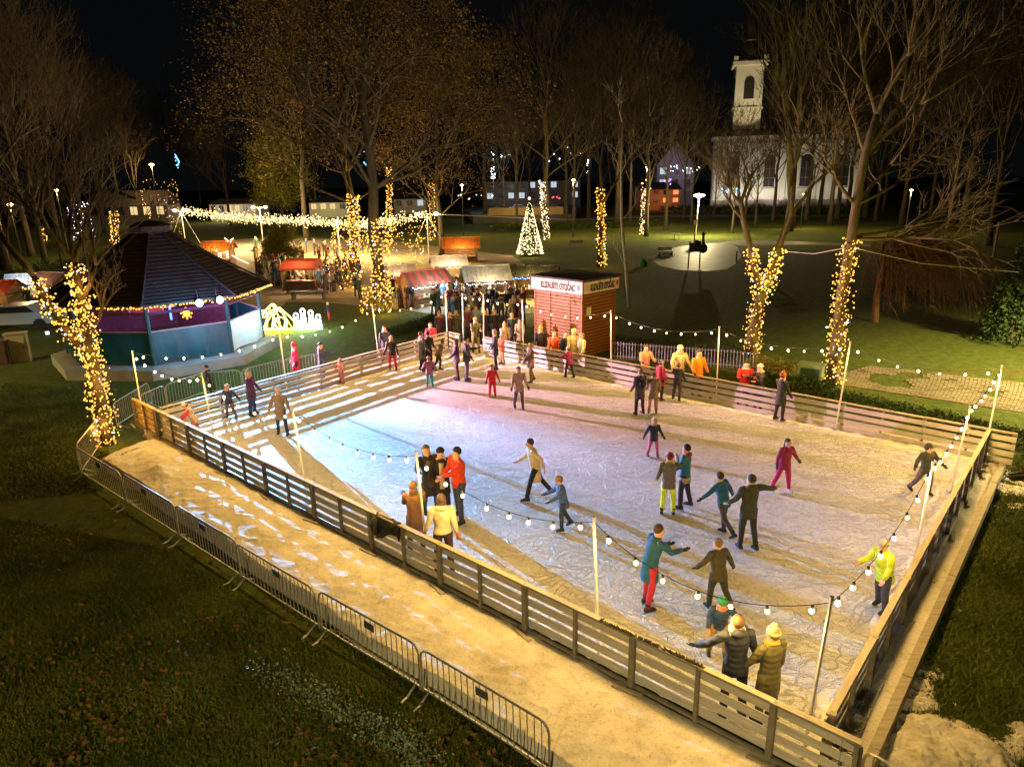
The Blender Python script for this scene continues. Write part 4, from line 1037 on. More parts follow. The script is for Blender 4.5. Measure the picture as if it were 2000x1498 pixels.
b = MB(); b.add([(-.9, -.9, WH + .6), (CLn + .9, -.9, WH + .6), (CLn + .9, CD + .9, WH + .6), (-.9, CD + .9, WH + .6), (5, CD / 2, WH + 6), (CLn - 8, CD / 2, WH + 6)], [(0, 1, 5, 4), (1, 2, 5), (2, 3, 4, 5), (3, 0, 4)]); b.build('roof', M_ROOFD, ch)
NWN = 4; bay = (CLn - 1.6) / NWN
for k in range(NWN + 1):
    for o_ in ((0, 1.5) if k == 0 else ((-1.5, 0) if k == NWN else (-.9, .9))): cb('pilaster', (.8 + k * bay + o_, -.3, WH / 2 - .7), (1.1, .6, WH - 1.6), M_WALLW)
for k in range(NWN):
    x = .8 + (k + .5) * bay; hw = 1.35
    b = MB(); pts_ = [(-hw, 0), (hw, 0), (hw, 6.5)] + [(hw * math.cos(a_), 6.5 + hw * math.sin(a_)) for a_ in (PI / 5, 2 * PI / 5, 3 * PI / 5, 4 * PI / 5)] + [(-hw, 6.5)]
    b.loft([[Vector((x + p_[0], -.02, 5 + p_[1])) for p_ in pts_], [Vector((x + p_[0], -.10, 5 + p_[1])) for p_ in pts_]]); w_ = b.build('window', M_GLASSD, ch)
    b = MB(); b.tube([(x + p_[0] * 1.12, -.2, 5 + p_[1] * 1.03) for p_ in pts_ + [pts_[0]]], .22, 4); b.build('frame', M_WALLW, w_)
    for zz in (7.2, 9.4): b = MB(); b.box((x, -.13, zz), (2 * hw, .06, .07)); b.build('glazing_bar', M_WALLD, w_)
    b = MB(); b.box((x, -.135, 8.2), (.08, .06, 6.2)); b.build('glazing_bar', M_WALLD, w_)
    cb('sill_band', (x, -.25, 4.5), (3.6, .4, .35), M_WALLW)
cb('plinth', (CLn / 2, -.35, .9), (CLn + .5, .5, 1.8), M_WALLD)
tx = 7.4; TW = 6.6
TZ = top_of(c0 + Vector((0, 5, 0)), 1450, 133)
cb('tower', (tx, CD / 2 - 2, (WH + TZ) / 2), (TW, TW, TZ - WH + 2), M_WALLW)
cb('tower_cornice', (tx, CD / 2 - 2, TZ + .2), (TW + 1.8, TW + 1.8, .9), M_WALLW)
cb('tower_cornice', (tx, CD / 2 - 2, WH + (TZ - WH) * .42), (TW + .7, TW + .7, .5), M_WALLW)
for sx_ in (-1, 1):
    for sy_ in (-1, 1): cb('finial', (tx + sx_ * (TW / 2 + .2), CD / 2 - 2 + sy_ * (TW / 2 + .2), TZ + 1.2), (1.0, 1.0, 1.3), M_WALLW); cb('tower_pilaster', (tx + sx_ * (TW / 2 - .5), CD / 2 - 2 + sy_ * (TW / 2), (WH + TZ) / 2 + 1), (.9, .5, TZ - WH - 1), M_WALLW)
for (ox, oy, rr) in ((0, -TW / 2 - .06, 0), (TW / 2 + .06, 0, PI / 2), (-TW / 2 - .06, 0, PI / 2)):
    b = MB(); pts_ = [(-1.2, 0), (1.2, 0), (1.2, 4)] + [(1.2 * math.cos(a_), 4 + 1.2 * math.sin(a_)) for a_ in (PI / 4, PI / 2, 3 * PI / 4)] + [(-1.2, 4)]
    cr_, sr_ = math.cos(rr), math.sin(rr)
    b.loft([[Vector((tx + ox + p_[0] * cr_ - q_ * sr_, CD / 2 - 2 + oy + p_[0] * sr_ + q_ * cr_, TZ - 8.0 + p_[1])) for p_ in pts_] for q_ in (-.1, .1)]); b.build('belfry_opening', M_GLASSD, ch)
b = MB(); b.tube([(tx, CD / 2 - 2, TZ + .7), (tx, CD / 2 - 2, TZ + 2.5), (tx, CD / 2 - 2, TZ + 4.5), (tx, CD / 2 - 2, TZ + 5.6), (tx, CD / 2 - 2, TZ + 8), (tx, CD / 2 - 2, TZ + 10), (tx, CD / 2 - 2, TZ + 13)], [3.5, 3.4, 2.6, 1.5, 1.4, .7, .1], 12); b.build('onion_dome', M_ROOFD, ch, smooth=True)
b = MB(); b.tube([(tx, CD / 2 - 2, TZ + 5.4), (tx, CD / 2 - 2, TZ + 5.8)], 2.0, 12); b.build('lantern_ring', M_WALLD, ch)
for k, (x, pw) in enumerate(((1.5, 2600), (8, 3600), (15, 3600), (22, 3200), (28, 3600), (34, 3000))):
    l = lamp('flood_light', (x, -7, .5), pw * (.6 if k < 3 else .2), (1, .92, .74), .3, ch, 'SPOT', spot_size=R(105), spot_blend=.6)
    l.rotation_euler = Vector((0, 5, 5.5)).to_track_quat('-Z', 'Y').to_euler()
l = lamp('tower_light', (tx - 2, -14, 9), 19000, (1, .80, .42), .3, ch, 'SPOT', spot_size=R(34), spot_blend=.4); l.rotation_euler = Vector((2, 16, 20)).to_track_quat('-Z', 'Y').to_euler()
def light_patch(name, label, px, py, Y, w, h, m, n=20, cat='lights', r=.22, seed=0):
    rr = random.Random(seed + px); c = atY(px, py, Y); t = thing(name, label, cat, c); b = MB()
    for k in range(n): q = rr.uniform(.6, 1.2) * r; b.ell((rr.uniform(-w, w), rr.uniform(-.5, .5), rr.uniform(-h, h)), (q, q, q), 5, 3)
    o = b.build('bulbs', m, t); o['kind'] = 'stuff'; return t
BLU = emit('blue_deco', (.12, .42, 1), 5); WHT = emit('white_deco', (.75, .88, 1), 5); REDL = emit('red_light', (1, .05, .08), 5)
light_patch('street_decoration', 'cluster of blue lights at the foot of the church', 1428, 374, 170, 2.2, .9, BLU, 36, 'light decoration', .17)
def house(label, px, py, Y, W, D, H, RHh, rot, wm, rows, cols, lit, litm, name='house', roofm=M_ROOFD, gable=True):
    c = atY(px, py, Y); c.z = G; H *= .82; t = thing(name, label, 'building', c, rot)
    b = MB(); b.box((0, D / 2, H / 2), (W, D, H)); b.build('wall', wm, t)
    b = MB()
    if gable == 'front': b.add([(-W / 2 - .4, -.4, H), (W / 2 + .4, -.4, H), (W / 2 + .4, D, H), (-W / 2 - .4, D, H), (0, -.4, H + RHh), (0, D, H + RHh)], [(0, 1, 4), (1, 2, 5, 4), (3, 0, 4, 5), (2, 3, 5)])
    else: b.add([(-W / 2 - .4, -.4, H), (W / 2 + .4, -.4, H), (W / 2 + .4, D + .4, H), (-W / 2 - .4, D + .4, H), (-W / 2 + .4, D / 2, H + RHh), (W / 2 - .4, D / 2, H + RHh)], [(0, 1, 5, 4), (1, 2, 5), (2, 3, 4, 5), (3, 0, 4)])
    b.build('roof', roofm if gable != 'front' else wm, t)
    rr = random.Random(px)
    for i in range(rows):
        for j in range(cols):
            x = -W / 2 + (j + .5) * W / cols; z = 1.2 + (i + .35) * (H - 1.2) / rows
            ww, hh = W / cols * .5, (H - 1.2) / rows * .55
            b = MB(); b.box((x, -.05, z + hh / 2), (ww, .12, hh)); w_ = b.build('window', litm if rr.random() < lit else M_GLASSD, t)
            b = MB(); b.box((x, -.13, z + hh / 2), (.08, .06, hh)); b.box((x, -.10, z - .05), (ww + .3, .2, .1)); b.build('frame', wm, w_)
    return t
LITW = emit('lit_window', (1, .72, .32), .8); LITC = emit('lit_window_cold', (.75, .9, 1), .6); LITR = emit('lit_window_red', (1, .3, .1), 1.2)
M_PUR = mat('mauve_wall', (0.25, 0.2, 0.28), (0.34, 0.28, 0.36)); M_ORW = mat('orange_wall', (0.45, 0.18, 0.08), (0.55, 0.24, 0.12))
h1 = house('gabled mauve building left of the church', 1316, 400, 200, 10, 9, 13, 6.5, R(-5), M_PUR, 3, 3, .2, LITC, gable='front')
lamp('facade_light', (0, -9, 9), 450, (.8, .68, 1), .5, h1)
h2 = house('low orange lit building before the mauve gable', 1290, 400, 178, 10, 6, 6.0, 1.8, R(4), M_ORW, 2, 4, .4, LITR)
lamp('facade_light', (0, -5, 3), 300, (1, .4, .15), .4, h2)
h3 = house('wide pale modern building with lit panes behind the parked cars', 1040, 392, 225, 30, 12, 9, 1.5, R(0), M_WALLD, 2, 9, .45, LITC)
lamp('facade_light', (-6, -9, 5), 350, (.7, .9, 1), .5, h3)
h4 = house('low white building glimpsed behind trees left of centre', 455, 400, 165, 11, 8, 4.4, 1.2, R(0), M_WALLW, 1, 6, .6, LITW)
lamp('facade_light', (0, -7, 3), 900, (1, .85, .6), .4, h4)
h5 = house('yellowish lit low building behind the large leafy tree', 640, 396, 170, 9, 8, 4.2, 1.5, R(0), M_WALLW, 1, 4, .6, LITW)
lamp('facade_light', (0, -7, 3), 700, (1, .85, .35), .4, h5)
house('dark low building behind the left trees', 250, 420, 150, 16, 8, 5, 3, R(5), M_WALLD, 1, 6, .3, LITW)
house('narrow pale building right of the wrapped trunks', 800, 395, 180, 8, 6, 4.5, 1.5, R(0), M_WALLW, 1, 3, .5, LITC)
for k, (px, py, Y, n, w, h, m, lab) in enumerate(((963, 320, 190, 14, .5, 4.0, WHT, 'tall bluish white lit column decoration at the left end of the car park'), (985, 303, 190, 6, 1.6, .6, WHT, 'small white street lights beside the lit column decoration'), (1148, 318, 185, 9, .25, 3.2, WHT, 'thin vertical cyan light strip between dark trees'), (347, 315, 170, 14, .5, 2.3, BLU, 'blue hanging star decoration far left of the market'), (714, 312, 170, 6, .4, 1.8, BLU, 'faint blue street decoration behind the big tree trunks'), (1320, 328, 180, 8, 2.2, .8, WHT, 'white cyan lights in front of the mauve gable'), (1352, 335, 178, 9, 2.4, 1.1, WHT, 'scattered white lights just left of the church'), (1304, 355, 172, 6, .8, .6, emit('violet_light', (.3, .2, 1), 5), 'small violet blue lights by the orange building'), (1085, 386, 165, 5, .9, .25, REDL, 'red tail lights right of the light cone'), (1250, 355, 170, 5, 2.8, 1.2, emit('amber_light', (1, .5, .15), 5), 'few amber lights between the trunks right of centre'), (1100, 300, 190, 6, 5, 2.5, WHT, 'faint scattered white town lights above the car park'), (940, 385, 170, 8, 6, .8, emit('shop_light', (1, .85, .6), 3), 'row of pale shop lights behind the market trees'))):
    light_patch('town_light', lab, px, py, Y, w, h, m, n, 'town lights', .17)
t = thing('distant_street_lamp', 'single yellow street lamp far away at the upper left', 'street lamp', atY(308, 400, 150)); t.location.z = G
H = top_of(t.location, 308, 322); b = MB(); b.cyl((0, 0, 0), (0, 0, H), .08, 6); b.build('shaft', M_IRON, t); b = MB(); b.ell((0, 0, H), (.55, .3, .22), 8, 5); b.build('lamp_head', emit('yel_head', (1, .72, .2), 14), t); lamp('street_light', (0, -.4, H - .5), 3500, (1, .62, .25), .2, t)

# first a lamp between the trunks; the rest are added to light bare crowns
for k, (px, py, Y, pw, lb) in enumerate(((1264, 327, 118, 5200, 'tall amber street lamp between the trunks right of the light cone'), (1120, 352, 100, 4200, 'added amber lamp behind the wrapped trunk, lighting bare crowns'), (902, 362, 105, 4200, 'added amber lamp behind the market trees, lighting bare crowns'), (1780, 372, 95, 4200, 'added amber lamp behind the drooping tree, lighting bare crowns'), (1570, 380, 108, 3600, 'added amber lamp behind the mossy trunk, lighting bare crowns'), (110, 372, 78, 3600, 'added amber lamp behind the left trees, lighting bare crowns'), (20, 400, 60, 2400, 'added amber lamp near the left picture edge, lighting bare crowns'))):
    hp = atY(px, py, Y); t = thing('street_lamp', lb, 'street lamp', (hp.x, hp.y, G), 0, 'amber street lamps of the park'); H = hp.z - G
    b = MB(); b.tube([(0, 0, 0), (0, 0, H)], [.08, .05], 6); b.build('shaft', M_IRON, t)
    b = MB(); b.ell((0, 0, H), (.26, .2, .13), 8, 5); b.build('lamp_head', emit('amber_head', (1, .6, .2), 9), t)
    lamp('street_light', (0, -.1, H - .4), pw * .5, (1, .64, .26), .2, t)

# retaining wall and cars beyond it
rw = thing('retaining_wall', 'low golden lit retaining wall below the parked cars', 'wall', at(955, 436, G))
e_ = at(1100, 433, G) - rw.location; H = top_of(rw.location, 955, 408)
b = MB(); b.loft([[Vector((0, 0, 0)), e_, e_ + Vector((0, .4, 0)), Vector((0, .4, 0))], [Vector((0, 0, H)), e_ + Vector((0, 0, H)), e_ + Vector((0, .4, H)), Vector((0, .4, H))]]); b.build('wall', mat('ochre_wall', (0.34, 0.24, 0.10), (0.44, 0.32, 0.14), .85, .6, .2), rw)
for k in range(9): b = MB(); p_ = e_ * ((k + .5) / 9); b.box((p_.x, p_.y - .05, H + .06), (e_.length / 9 - .03, .6, .12), math.atan2(e_.y, e_.x)); b.build('coping', M_STONE, rw)
lamp('wall_light', (e_.x * .5, -6, 3.5), 500, WARM, .3, rw)
def car(label, P, rot, col, lit=None):
    t = thing('parked_car', label, 'car', P, rot, 'cars parked in the town')
    M_C = mat('car_paint_%d' % int(col[0] * 1000 + col[2] * 77), col, tuple(min(1, c * 1.1) for c in col), .25, 1, 0)
    prof = [(-2.1, .35), (-2.1, .8), (-1.75, .95), (-1.15, 1.0), (-.65, 1.42), (.75, 1.45), (1.3, 1.02), (2.0, .92), (2.12, .7), (2.12, .35)]
    b = MB(); b.loft([[Vector((x, y, z)) for x, z in prof] for y in (-.82, .82)]); b.build('body', M_C, t)
    g = [(-1.05, 1.02), (-.62, 1.37), (.7, 1.39), (1.15, 1.03)]
    b = MB(); b.loft([[Vector((x, y, z)) for x, z in g] for y in (-.835, .835)]); b.build('window', M_GLASSD, t)
    for x in (-1.35, 1.3):
        for y in (-.8, .8):
            b = MB(); b.cyl((x, y - .1, .33), (x, y + .1, .33), .33, 12); b.build('wheel', M_BLACK, t)
    for y in (-.6, .6):
        b = MB(); b.box((2.13, y, .68), (.05, .3, .14)); b.build('headlight', lit or M_WHITE, t)
        b = MB(); b.box((-2.12, y, .74), (.05, .28, .14)); b.build('tail_light', REDL if lit else M_RED, t)
cars = [(978, 392, (0.12, 0.02, 0.02), 'dark red parked car above the retaining wall'), (1012, 393, (0.6, 0.6, 0.6), 'white parked car with headlights on above the retaining wall'), (1050, 392, (0.3, 0.3, 0.32), 'grey parked car behind the top of the light cone'), (1078, 391, (0.1, 0.1, 0.12), 'dark car with red tail lights right of the light cone')]
for k, (x, y, c_, lb) in enumerate(cars):
    P = atY(x, y, 150); P.z = G + 1.4; car(lb, P, R(0 if k != 3 else 180), c_, emit('head_on', (.9, .93, 1), 8) if k in (1, 3) else None)
# the terrace they stand on
b = MB(); p0 = at(925, 437, G); p1 = at(1115, 433, G); q1 = atY(1135, 380, 185); q0 = atY(905, 380, 185)
b.loft([[Vector((p.x, p.y + (.45 if k < 2 else 0), G - .1)) for k, p in enumerate((p0, p1, q1, q0))], [Vector((p.x, p.y + (.45 if k < 2 else 0), G + 1.38)) for k, p in enumerate((p0, p1, q1, q0))]]); tag(b.build('terrace', M_ASPH), kind='structure')
lamp_t = thing('car_park_lamp', 'bluish white lamp lighting the car park', 'street lamp', atY(964, 390, 150)); lamp_t.location.z = G + 1.4
b = MB(); b.cyl((0, 0, 0), (0, 0, 7), .08, 6); b.build('shaft', M_IRON, lamp_t); b = MB(); b.ell((0, 0, 7), (.4, .3, .25), 8, 5); b.build('lamp_head', emit('cold_head', (.6, .85, 1), 14), lamp_t)
lamp('street_light', (2, -1, 6.2), 1600, (.8, .9, 1), .3, lamp_t)
P = at(48, 640, G); car('silver car lit blue white at the left edge behind the wrapped tree', P, R(8), (.45, .5, .6))
lamp_b = thing('ground_floodlight', 'small cold floodlight on the lawn by the silver car', 'floodlight', at(95, 655, G)); b = MB(); b.box((0, 0, .15), (.25, .12, .2)); b.build('housing', M_BLACK, lamp_b); b = MB(); b.box((-.0, -.07, .15), (.2, .02, .15)); b.build('glass', emit('cold_glass', (.5, .75, 1), 6), lamp_b); lamp('flood_light', (-.9, .3, 1.6), 18, (.5, .75, 1), .2, lamp_b)
# park shelter at the right edge
t = thing('park_shelter', 'wooden shelter roof corner at the right edge of the picture', 'shelter', at(2010, 505, G), R(12))
for x in (-2.2, 2.2):
    for y in (-1.8, 1.8): b = MB(); b.box((x, y, 1.7), (.16, .16, 3.4)); b.build('post', M_WOOD, t)
for s_ in (-1, 1):
    b = MB(); b.add([(-3, 0, 4.6), (3, 0, 4.6), (3, s_ * 2.8, 3.2), (-3, s_ * 2.8, 3.2), (-3, 0, 4.7), (3, 0, 4.7), (3, s_ * 2.8, 3.3), (-3, s_ * 2.8, 3.3)], [(0, 1, 2, 3), (4, 5, 6, 7), (2, 3, 7, 6), (0, 3, 7, 4), (1, 2, 6, 5)]); b.build('roof_side', M_DWOOD, t)
b = MB(); b.box((0, 0, .5), (2.2, 1.2, 1.0)); b.build('table_box', M_DWOOD, t)

# ================================================================== TREES
def _perp(d):
    a = d.orthogonal().normalized(); return a, d.cross(a)
class Tree:
    """branching skeleton -> one bark mesh (trunk and limbs) and twig tips"""
    minr = .012
    def __init__(s, seed): s.r = random.Random(seed); s.big = MB(); s.fine_v = []; s.fine_f = []; s.tips = []
    def twig(s, pts, r):
        o = len(s.fine_v)
        d = (pts[-1] - pts[0]).normalized(); a, b = _perp(d)
        n = len(pts)
        for k, p in enumerate(pts):
            q = r * (1 - .75 * k / (n - 1))
            for i in range(3): t = 2.094 * i; s.fine_v.append(p + a * (q * math.cos(t)) + b * (q * math.sin(t)))
        for k in range(n - 1):
            for i in range(3):
                j = (i + 1) % 3; s.fine_f.append((o + k * 3 + i, o + k * 3 + j, o + k * 3 + 3 + j, o + k * 3 + 3 + i))
    def grow(s, p, d, L, r, lev, mx, spread=.55, up=.25, ratio=.72, kids=3, droop=0):
        R_ = s.r; n = 4 if lev < 2 else 3; pts = [p.copy()]; q = p.copy(); dd = d.copy(); stp = L / n
        for k in range(n):
            dd = (dd + Vector((R_.gauss(0, .12), R_.gauss(0, .12), R_.gauss(0, .08) + up * .22 - droop * .2 * lev))).normalized()
            q = q + dd * stp; pts.append(q.copy())
        if lev <= 2 and r > .03: s.big.tube(pts, [r * (1 - .38 * k / n) for k in range(n + 1)], 7 if lev == 0 else 5)
        else: s.twig(pts, max(r, s.minr))
        if lev >= mx: s.tips.append((pts[-1], dd)); s.tips.append((pts[1], dd)); return
        a0 = R_.random() * 6.28
        for k in range(kids + (1 if R_.random() < .35 else 0)):
            src = pts[-1] if k < 2 else pts[R_.randint(max(1, n // 2), n)]
            a, b = _perp(dd); az = a0 + k * 2.4 + R_.gauss(0, .4); sp = spread * R_.uniform(.6, 1.35)
            nd = (dd * math.cos(sp) + (a * math.cos(az) + b * math.sin(az)) * math.sin(sp) + Vector((0, 0, up * .3))).normalized()
            s.grow(src, nd, L * ratio * R_.uniform(.75, 1.15), r * (.68 if k < 1 else .52), lev + 1, mx, spread, up, ratio, kids, droop)
    def meshes(s, barkm):
        a = s.big.mesh('trunk'); a.materials.append(barkm); a.polygons.foreach_set('use_smooth', [True] * len(a.polygons))
        b = None
        if s.fine_f: b = mesh_np('twigs', np.array([tuple(v) for v in s.fine_v]), np.array(s.fine_f), barkm)
        return a, b
def leaf_mesh(centres, size, m, n_per, spread, seed, name='foliage'):
    g = np.random.default_rng(seed); c = np.repeat(np.asarray(centres, dtype=float), n_per, axis=0)
    c = c + g.normal(0, spread, c.shape); N_ = len(c)
    u = g.normal(size=(N_, 3)); u /= np.linalg.norm(u, axis=1)[:, None]; w = g.normal(size=(N_, 3)); w -= (w * u).sum(1)[:, None] * u; w /= np.linalg.norm(w, axis=1)[:, None]
    s_ = (size * g.uniform(.55, 1.3, N_))[:, None]
    v = np.stack([c - u * s_ * .5, c + w * s_ * .32, c + u * s_ * .5, c - w * s_ * .32], 1).reshape(-1, 3)
    f = np.arange(N_ * 4).reshape(-1, 4)
    return mesh_np(name, v, f, m)
def plant_tree(name, label, P, meshes, rz=0, sc=1.0, leaves=None, group=None, cat='tree'):
    t = thing(name, label, cat, P, rz, group); t.scale = (sc, sc, sc)
    link('trunk', meshes[0], t)
    if meshes[1]: o = link('crown', meshes[1], t)
    if leaves: o = link('foliage', leaves, t)
    return t
def bare(seed, H, r, mx=5, spread=.5, up=.35, kids=3, lean=0.0, clear=.3, ratio=.74, bark=None):
    T = Tree(seed); R_ = T.r
    pts = [Vector((0, 0, -.2))]; n = 7
    top = H * .62
    ang = R_.random() * 6.28
    for k in range(1, n + 1):
        z = top * k / n; pts.append(Vector((math.cos(ang) * lean * z + R_.gauss(0, .06) * k * .4, math.sin(ang) * lean * z + R_.gauss(0, .06) * k * .4, z)))
    T.big.tube(pts, [r * 1.25] + [r * (1 - .62 * k / n) for k in range(1, n + 1)], 8)
    for k in range(3, n + 1):
        f = k / n
        if f < clear: continue
        for j in range(2 if k < n else 3):
            az = R_.random() * 6.28; sp = R_.uniform(.45, .95) if k < n else R_.uniform(.15, .5)
            d = Vector((math.cos(az) * math.sin(sp), math.sin(az) * math.sin(sp), math.cos(sp)))
            T.grow(pts[k], d, H * .21 * R_.uniform(.8, 1.15) * (1.15 - .3 * f), r * (.42 - .18 * f), 1, mx, spread, up, ratio, kids)
    return T
def lookup(px, py, lift=0): p = at(px, py, G); return p

protos = []
for sd, H, r, mx in ((1, 23, .30, 5), (2, 27, .36, 5), (3, 20, .22, 5), (4, 30, .42, 5), (5, 12, .14, 5), (6, 25, .3, 5)):
    Tree.minr = .024; T = bare(sd, H, r, mx, spread=.55 if sd != 4 else .45, up=.4, kids=3); protos.append((T.meshes(M_BARK), T, H))
TR = 0
def put_bare(k, px, py, sc, label, rz=None, name='bare_tree'):
    global TR; TR += 1
    return plant_tree(name, label, at(px, py, G), protos[k][0], rz if rz is not None else TR * 1.7, sc, group='bare winter trees of the park')
# left mass
left_l = [(5, 90, 520, 1.0, 'broad bare tree behind the left stalls'), (5, 205, 455, 1.15, 'broad bare tree left of the bandstand apex'), (3, 20, 450, 1.2, 'very tall dark bare tree far behind the left edge'), (5, 275, 440, 1.0, 'bare tree just left of the distant yellow lamp'), (3, 20, 560, 1.0, 'dark bare tree at the left edge of the picture'), (1, 62, 500, 1.05, 'tall dark bare tree second from the left edge'), (3, 118, 482, .95, 'dark bare tree rising above the left wrapped tree'),
          (0, 170, 470, 1.1, 'bare tree between the wrapped tree and the bandstand roof'), (1, 240, 440, 1.1, 'bare tree behind the round wrapped trunk left of the bandstand'), (0, 300, 425, 1.1, 'bare tree directly above the bandstand roof tip'),
          (3, 350, 410, 1.2, 'far bare tree beside the blue star decoration'), (2, 395, 420, 1.2, 'slender bare tree left of the white low building'), (4, 130, 560, .9, 'small bare tree behind the left stalls'), (3, -40, 450, 1.3, 'very tall dark tree leaning in from the left edge')]
for a_ in left_l: put_bare(*a_)
mid_l = [(5, 1010, 450, .9, 'bare tree left of the light cone'), (5, 1120, 446, 1.0, 'broad bare tree between the light cone and the long wrapped trunk'), (5, 1230, 440, 1.05, 'broad bare tree behind the pale birch'), (5, 1350, 440, .7, 'broad bare tree behind the plaza lamp'), (5, 1850, 455, 1.0, 'broad bare tree above the drooping twigs'), (5, 1930, 480, 1.1, 'broad bare tree left of the shelter'), (0, 450, 440, 1.0, 'bare tree in front of the low white building'), (2, 620, 425, 1.3, 'bare tree by the yellowish low building'), (3, 948, 432, 1.1, 'dark trunked tree at the left end of the retaining wall'), (2, 985, 425, 1.1, 'thin bare tree in front of the car park'),
         (1, 1035, 418, 1.0, 'bare tree behind the top of the light cone'), (3, 1068, 455, 1.0, 'bare tree growing from the wrapped trunk next to the light cone'), (0, 1105, 440, 1.1, 'bare tree right of the red tail lights'), (1, 1150, 430, 1.2, 'bare tree left of the tall wrapped trunk'),
         (1, 1172, 522, .75, 'bare tree growing from the long wrapped trunk behind the kiosk'), (3, 1205, 440, 1.1, 'far bare tree between the wrapped trunks'), (0, 1262, 462, 1.1, 'bare tree growing from the short wrapped trunk left of the plaza'), (2, 1300, 450, 1.2, 'thin bare tree left of the plaza lamp'),
         (1, 1335, 430, .75, 'bare tree in front of the mauve gable'), (0, 1395, 425, .55, 'bare tree in front of the church front corner'), (2, 1430, 455, .8, 'slim bare tree crossing the church tower'), (3, 1510, 432, .8, 'bare tree before the church nave'),
         (1, 1575, 430, 1.2, 'bare tree in front of the right half of the church'), (0, 1620, 440, 1.3, 'bare tree where the church roof disappears'), (3, 1690, 425, 1.3, 'tall bare tree at the edge of the dry field'), (1, 1760, 440, 1.1, 'bare tree standing in front of the dry field'),
         (2, 1815, 430, 1.4, 'thin bare tree right of centre of the dry field'), (3, 1880, 440, 1.1, 'dark bare tree behind the drooping twigs'), (1, 1940, 425, 1.3, 'bare tree beyond the shelter'), (0, 2010, 440, 1.2, 'bare tree cut by the right edge'), (3, 1540, 452, 1.35, 'very tall thick mossy trunked tree left of the right wrapped tree')]
mid_l += [(3, 1600, 420, 1.0, 'stout dark trunk right of the mossy tree'), (1, 1655, 415, 1.3, 'dark tree hiding the right end of the church'), (0, 1725, 414, 1.4, 'wide dark tree beyond the end of the church'), (3, 1635, 428, 1.1, 'dark trunk against the right church windows'), (1, 1475, 440, .5, 'dark trunk left of the mossy tree before the church'), (0, 1710, 432, 1.2, 'spreading dark tree in front of the church apse')]
for a_ in mid_l: put_bare(*a_)

Tree.minr = .014
# big leafy trees in the market
def leafy(name, label, px, py, H, r, seed, leafm, size, npr, zlo=.2, width=1.0, bark=M_BARK, fork=False, spread_=.5):
    T = Tree(seed); R_ = T.r; n = 9; pts = [Vector((0, 0, -.2))]
    for k in range(1, n + 1): z = H * .78 * k / n; pts.append(Vector((R_.gauss(0, .10) * k * .5, R_.gauss(0, .1) * k * .5, z)))
    T.big.tube(pts, [r * 1.3] + [r * (1 - .7 * k / n) for k in range(1, n + 1)], 9)
    for k in range(2, n + 1):
        f = k / n
        if f < zlo: continue
        for j in range(4):
            az = R_.random() * 6.28; sp = R_.uniform(.7, 1.25) * (1.05 - .35 * f)
            d = Vector((math.cos(az) * math.sin(sp), math.sin(az) * math.sin(sp), math.cos(sp)))
            T.grow(pts[k], d, H * .155 * width * R_.uniform(.75, 1.2) * (1.25 - .5 * f), r * (.36 - .2 * f), 1, 4, .6, .12, .72, 3)
    tips = [tuple(p) for p, d in T.tips if R_.random() < (.95 if fbm(p.x * .45 + seed, p.y * .45, p.z * .45) > -.02 else .22) * (1 - .45 * max(0, p.z / H - .5))]
    lv = leaf_mesh(tips, size, leafm, npr, spread_, seed)
    return plant_tree(name, label, at(px, py, G), T.meshes(bark), 0, 1, lv, 'leafy trees above the market')
leafy('leafy_tree', 'huge tree with brown autumn leaves and dark trunk in the market', 742, 594, 29, .42, 21, M_LEAF, .17, 13, .24, 1.05)
leafy('leafy_tree', 'second brown leafed tree standing behind the first in the market', 690, 512, 34, .40, 22, M_LEAF, .20, 12, .20, 1.15)
leafy('leafy_tree', 'brown leafed tree above the orange roofed hut', 862, 500, 24, .30, 23, M_LEAF, .20, 11, .2, 1.1)
leafy('leafy_tree', 'broad yellow green tree glowing behind the lamp mast', 552, 452, 17.5, .3, 24, M_GLEAF, .26, 13, .10, .85, spread_=.7)
leafy('leafy_tree', 'tall brown leafed tree at the back of the market centre', 600, 470, 34, .4, 25, M_LEAF, .24, 9, .25, 1.15, spread_=.7)
leafy('leafy_tree', 'small yellow green tree beneath the garland', 552, 520, 3.3, .10, 26, M_GLEAF, .16, 9, .2, 1.5, spread_=.3)

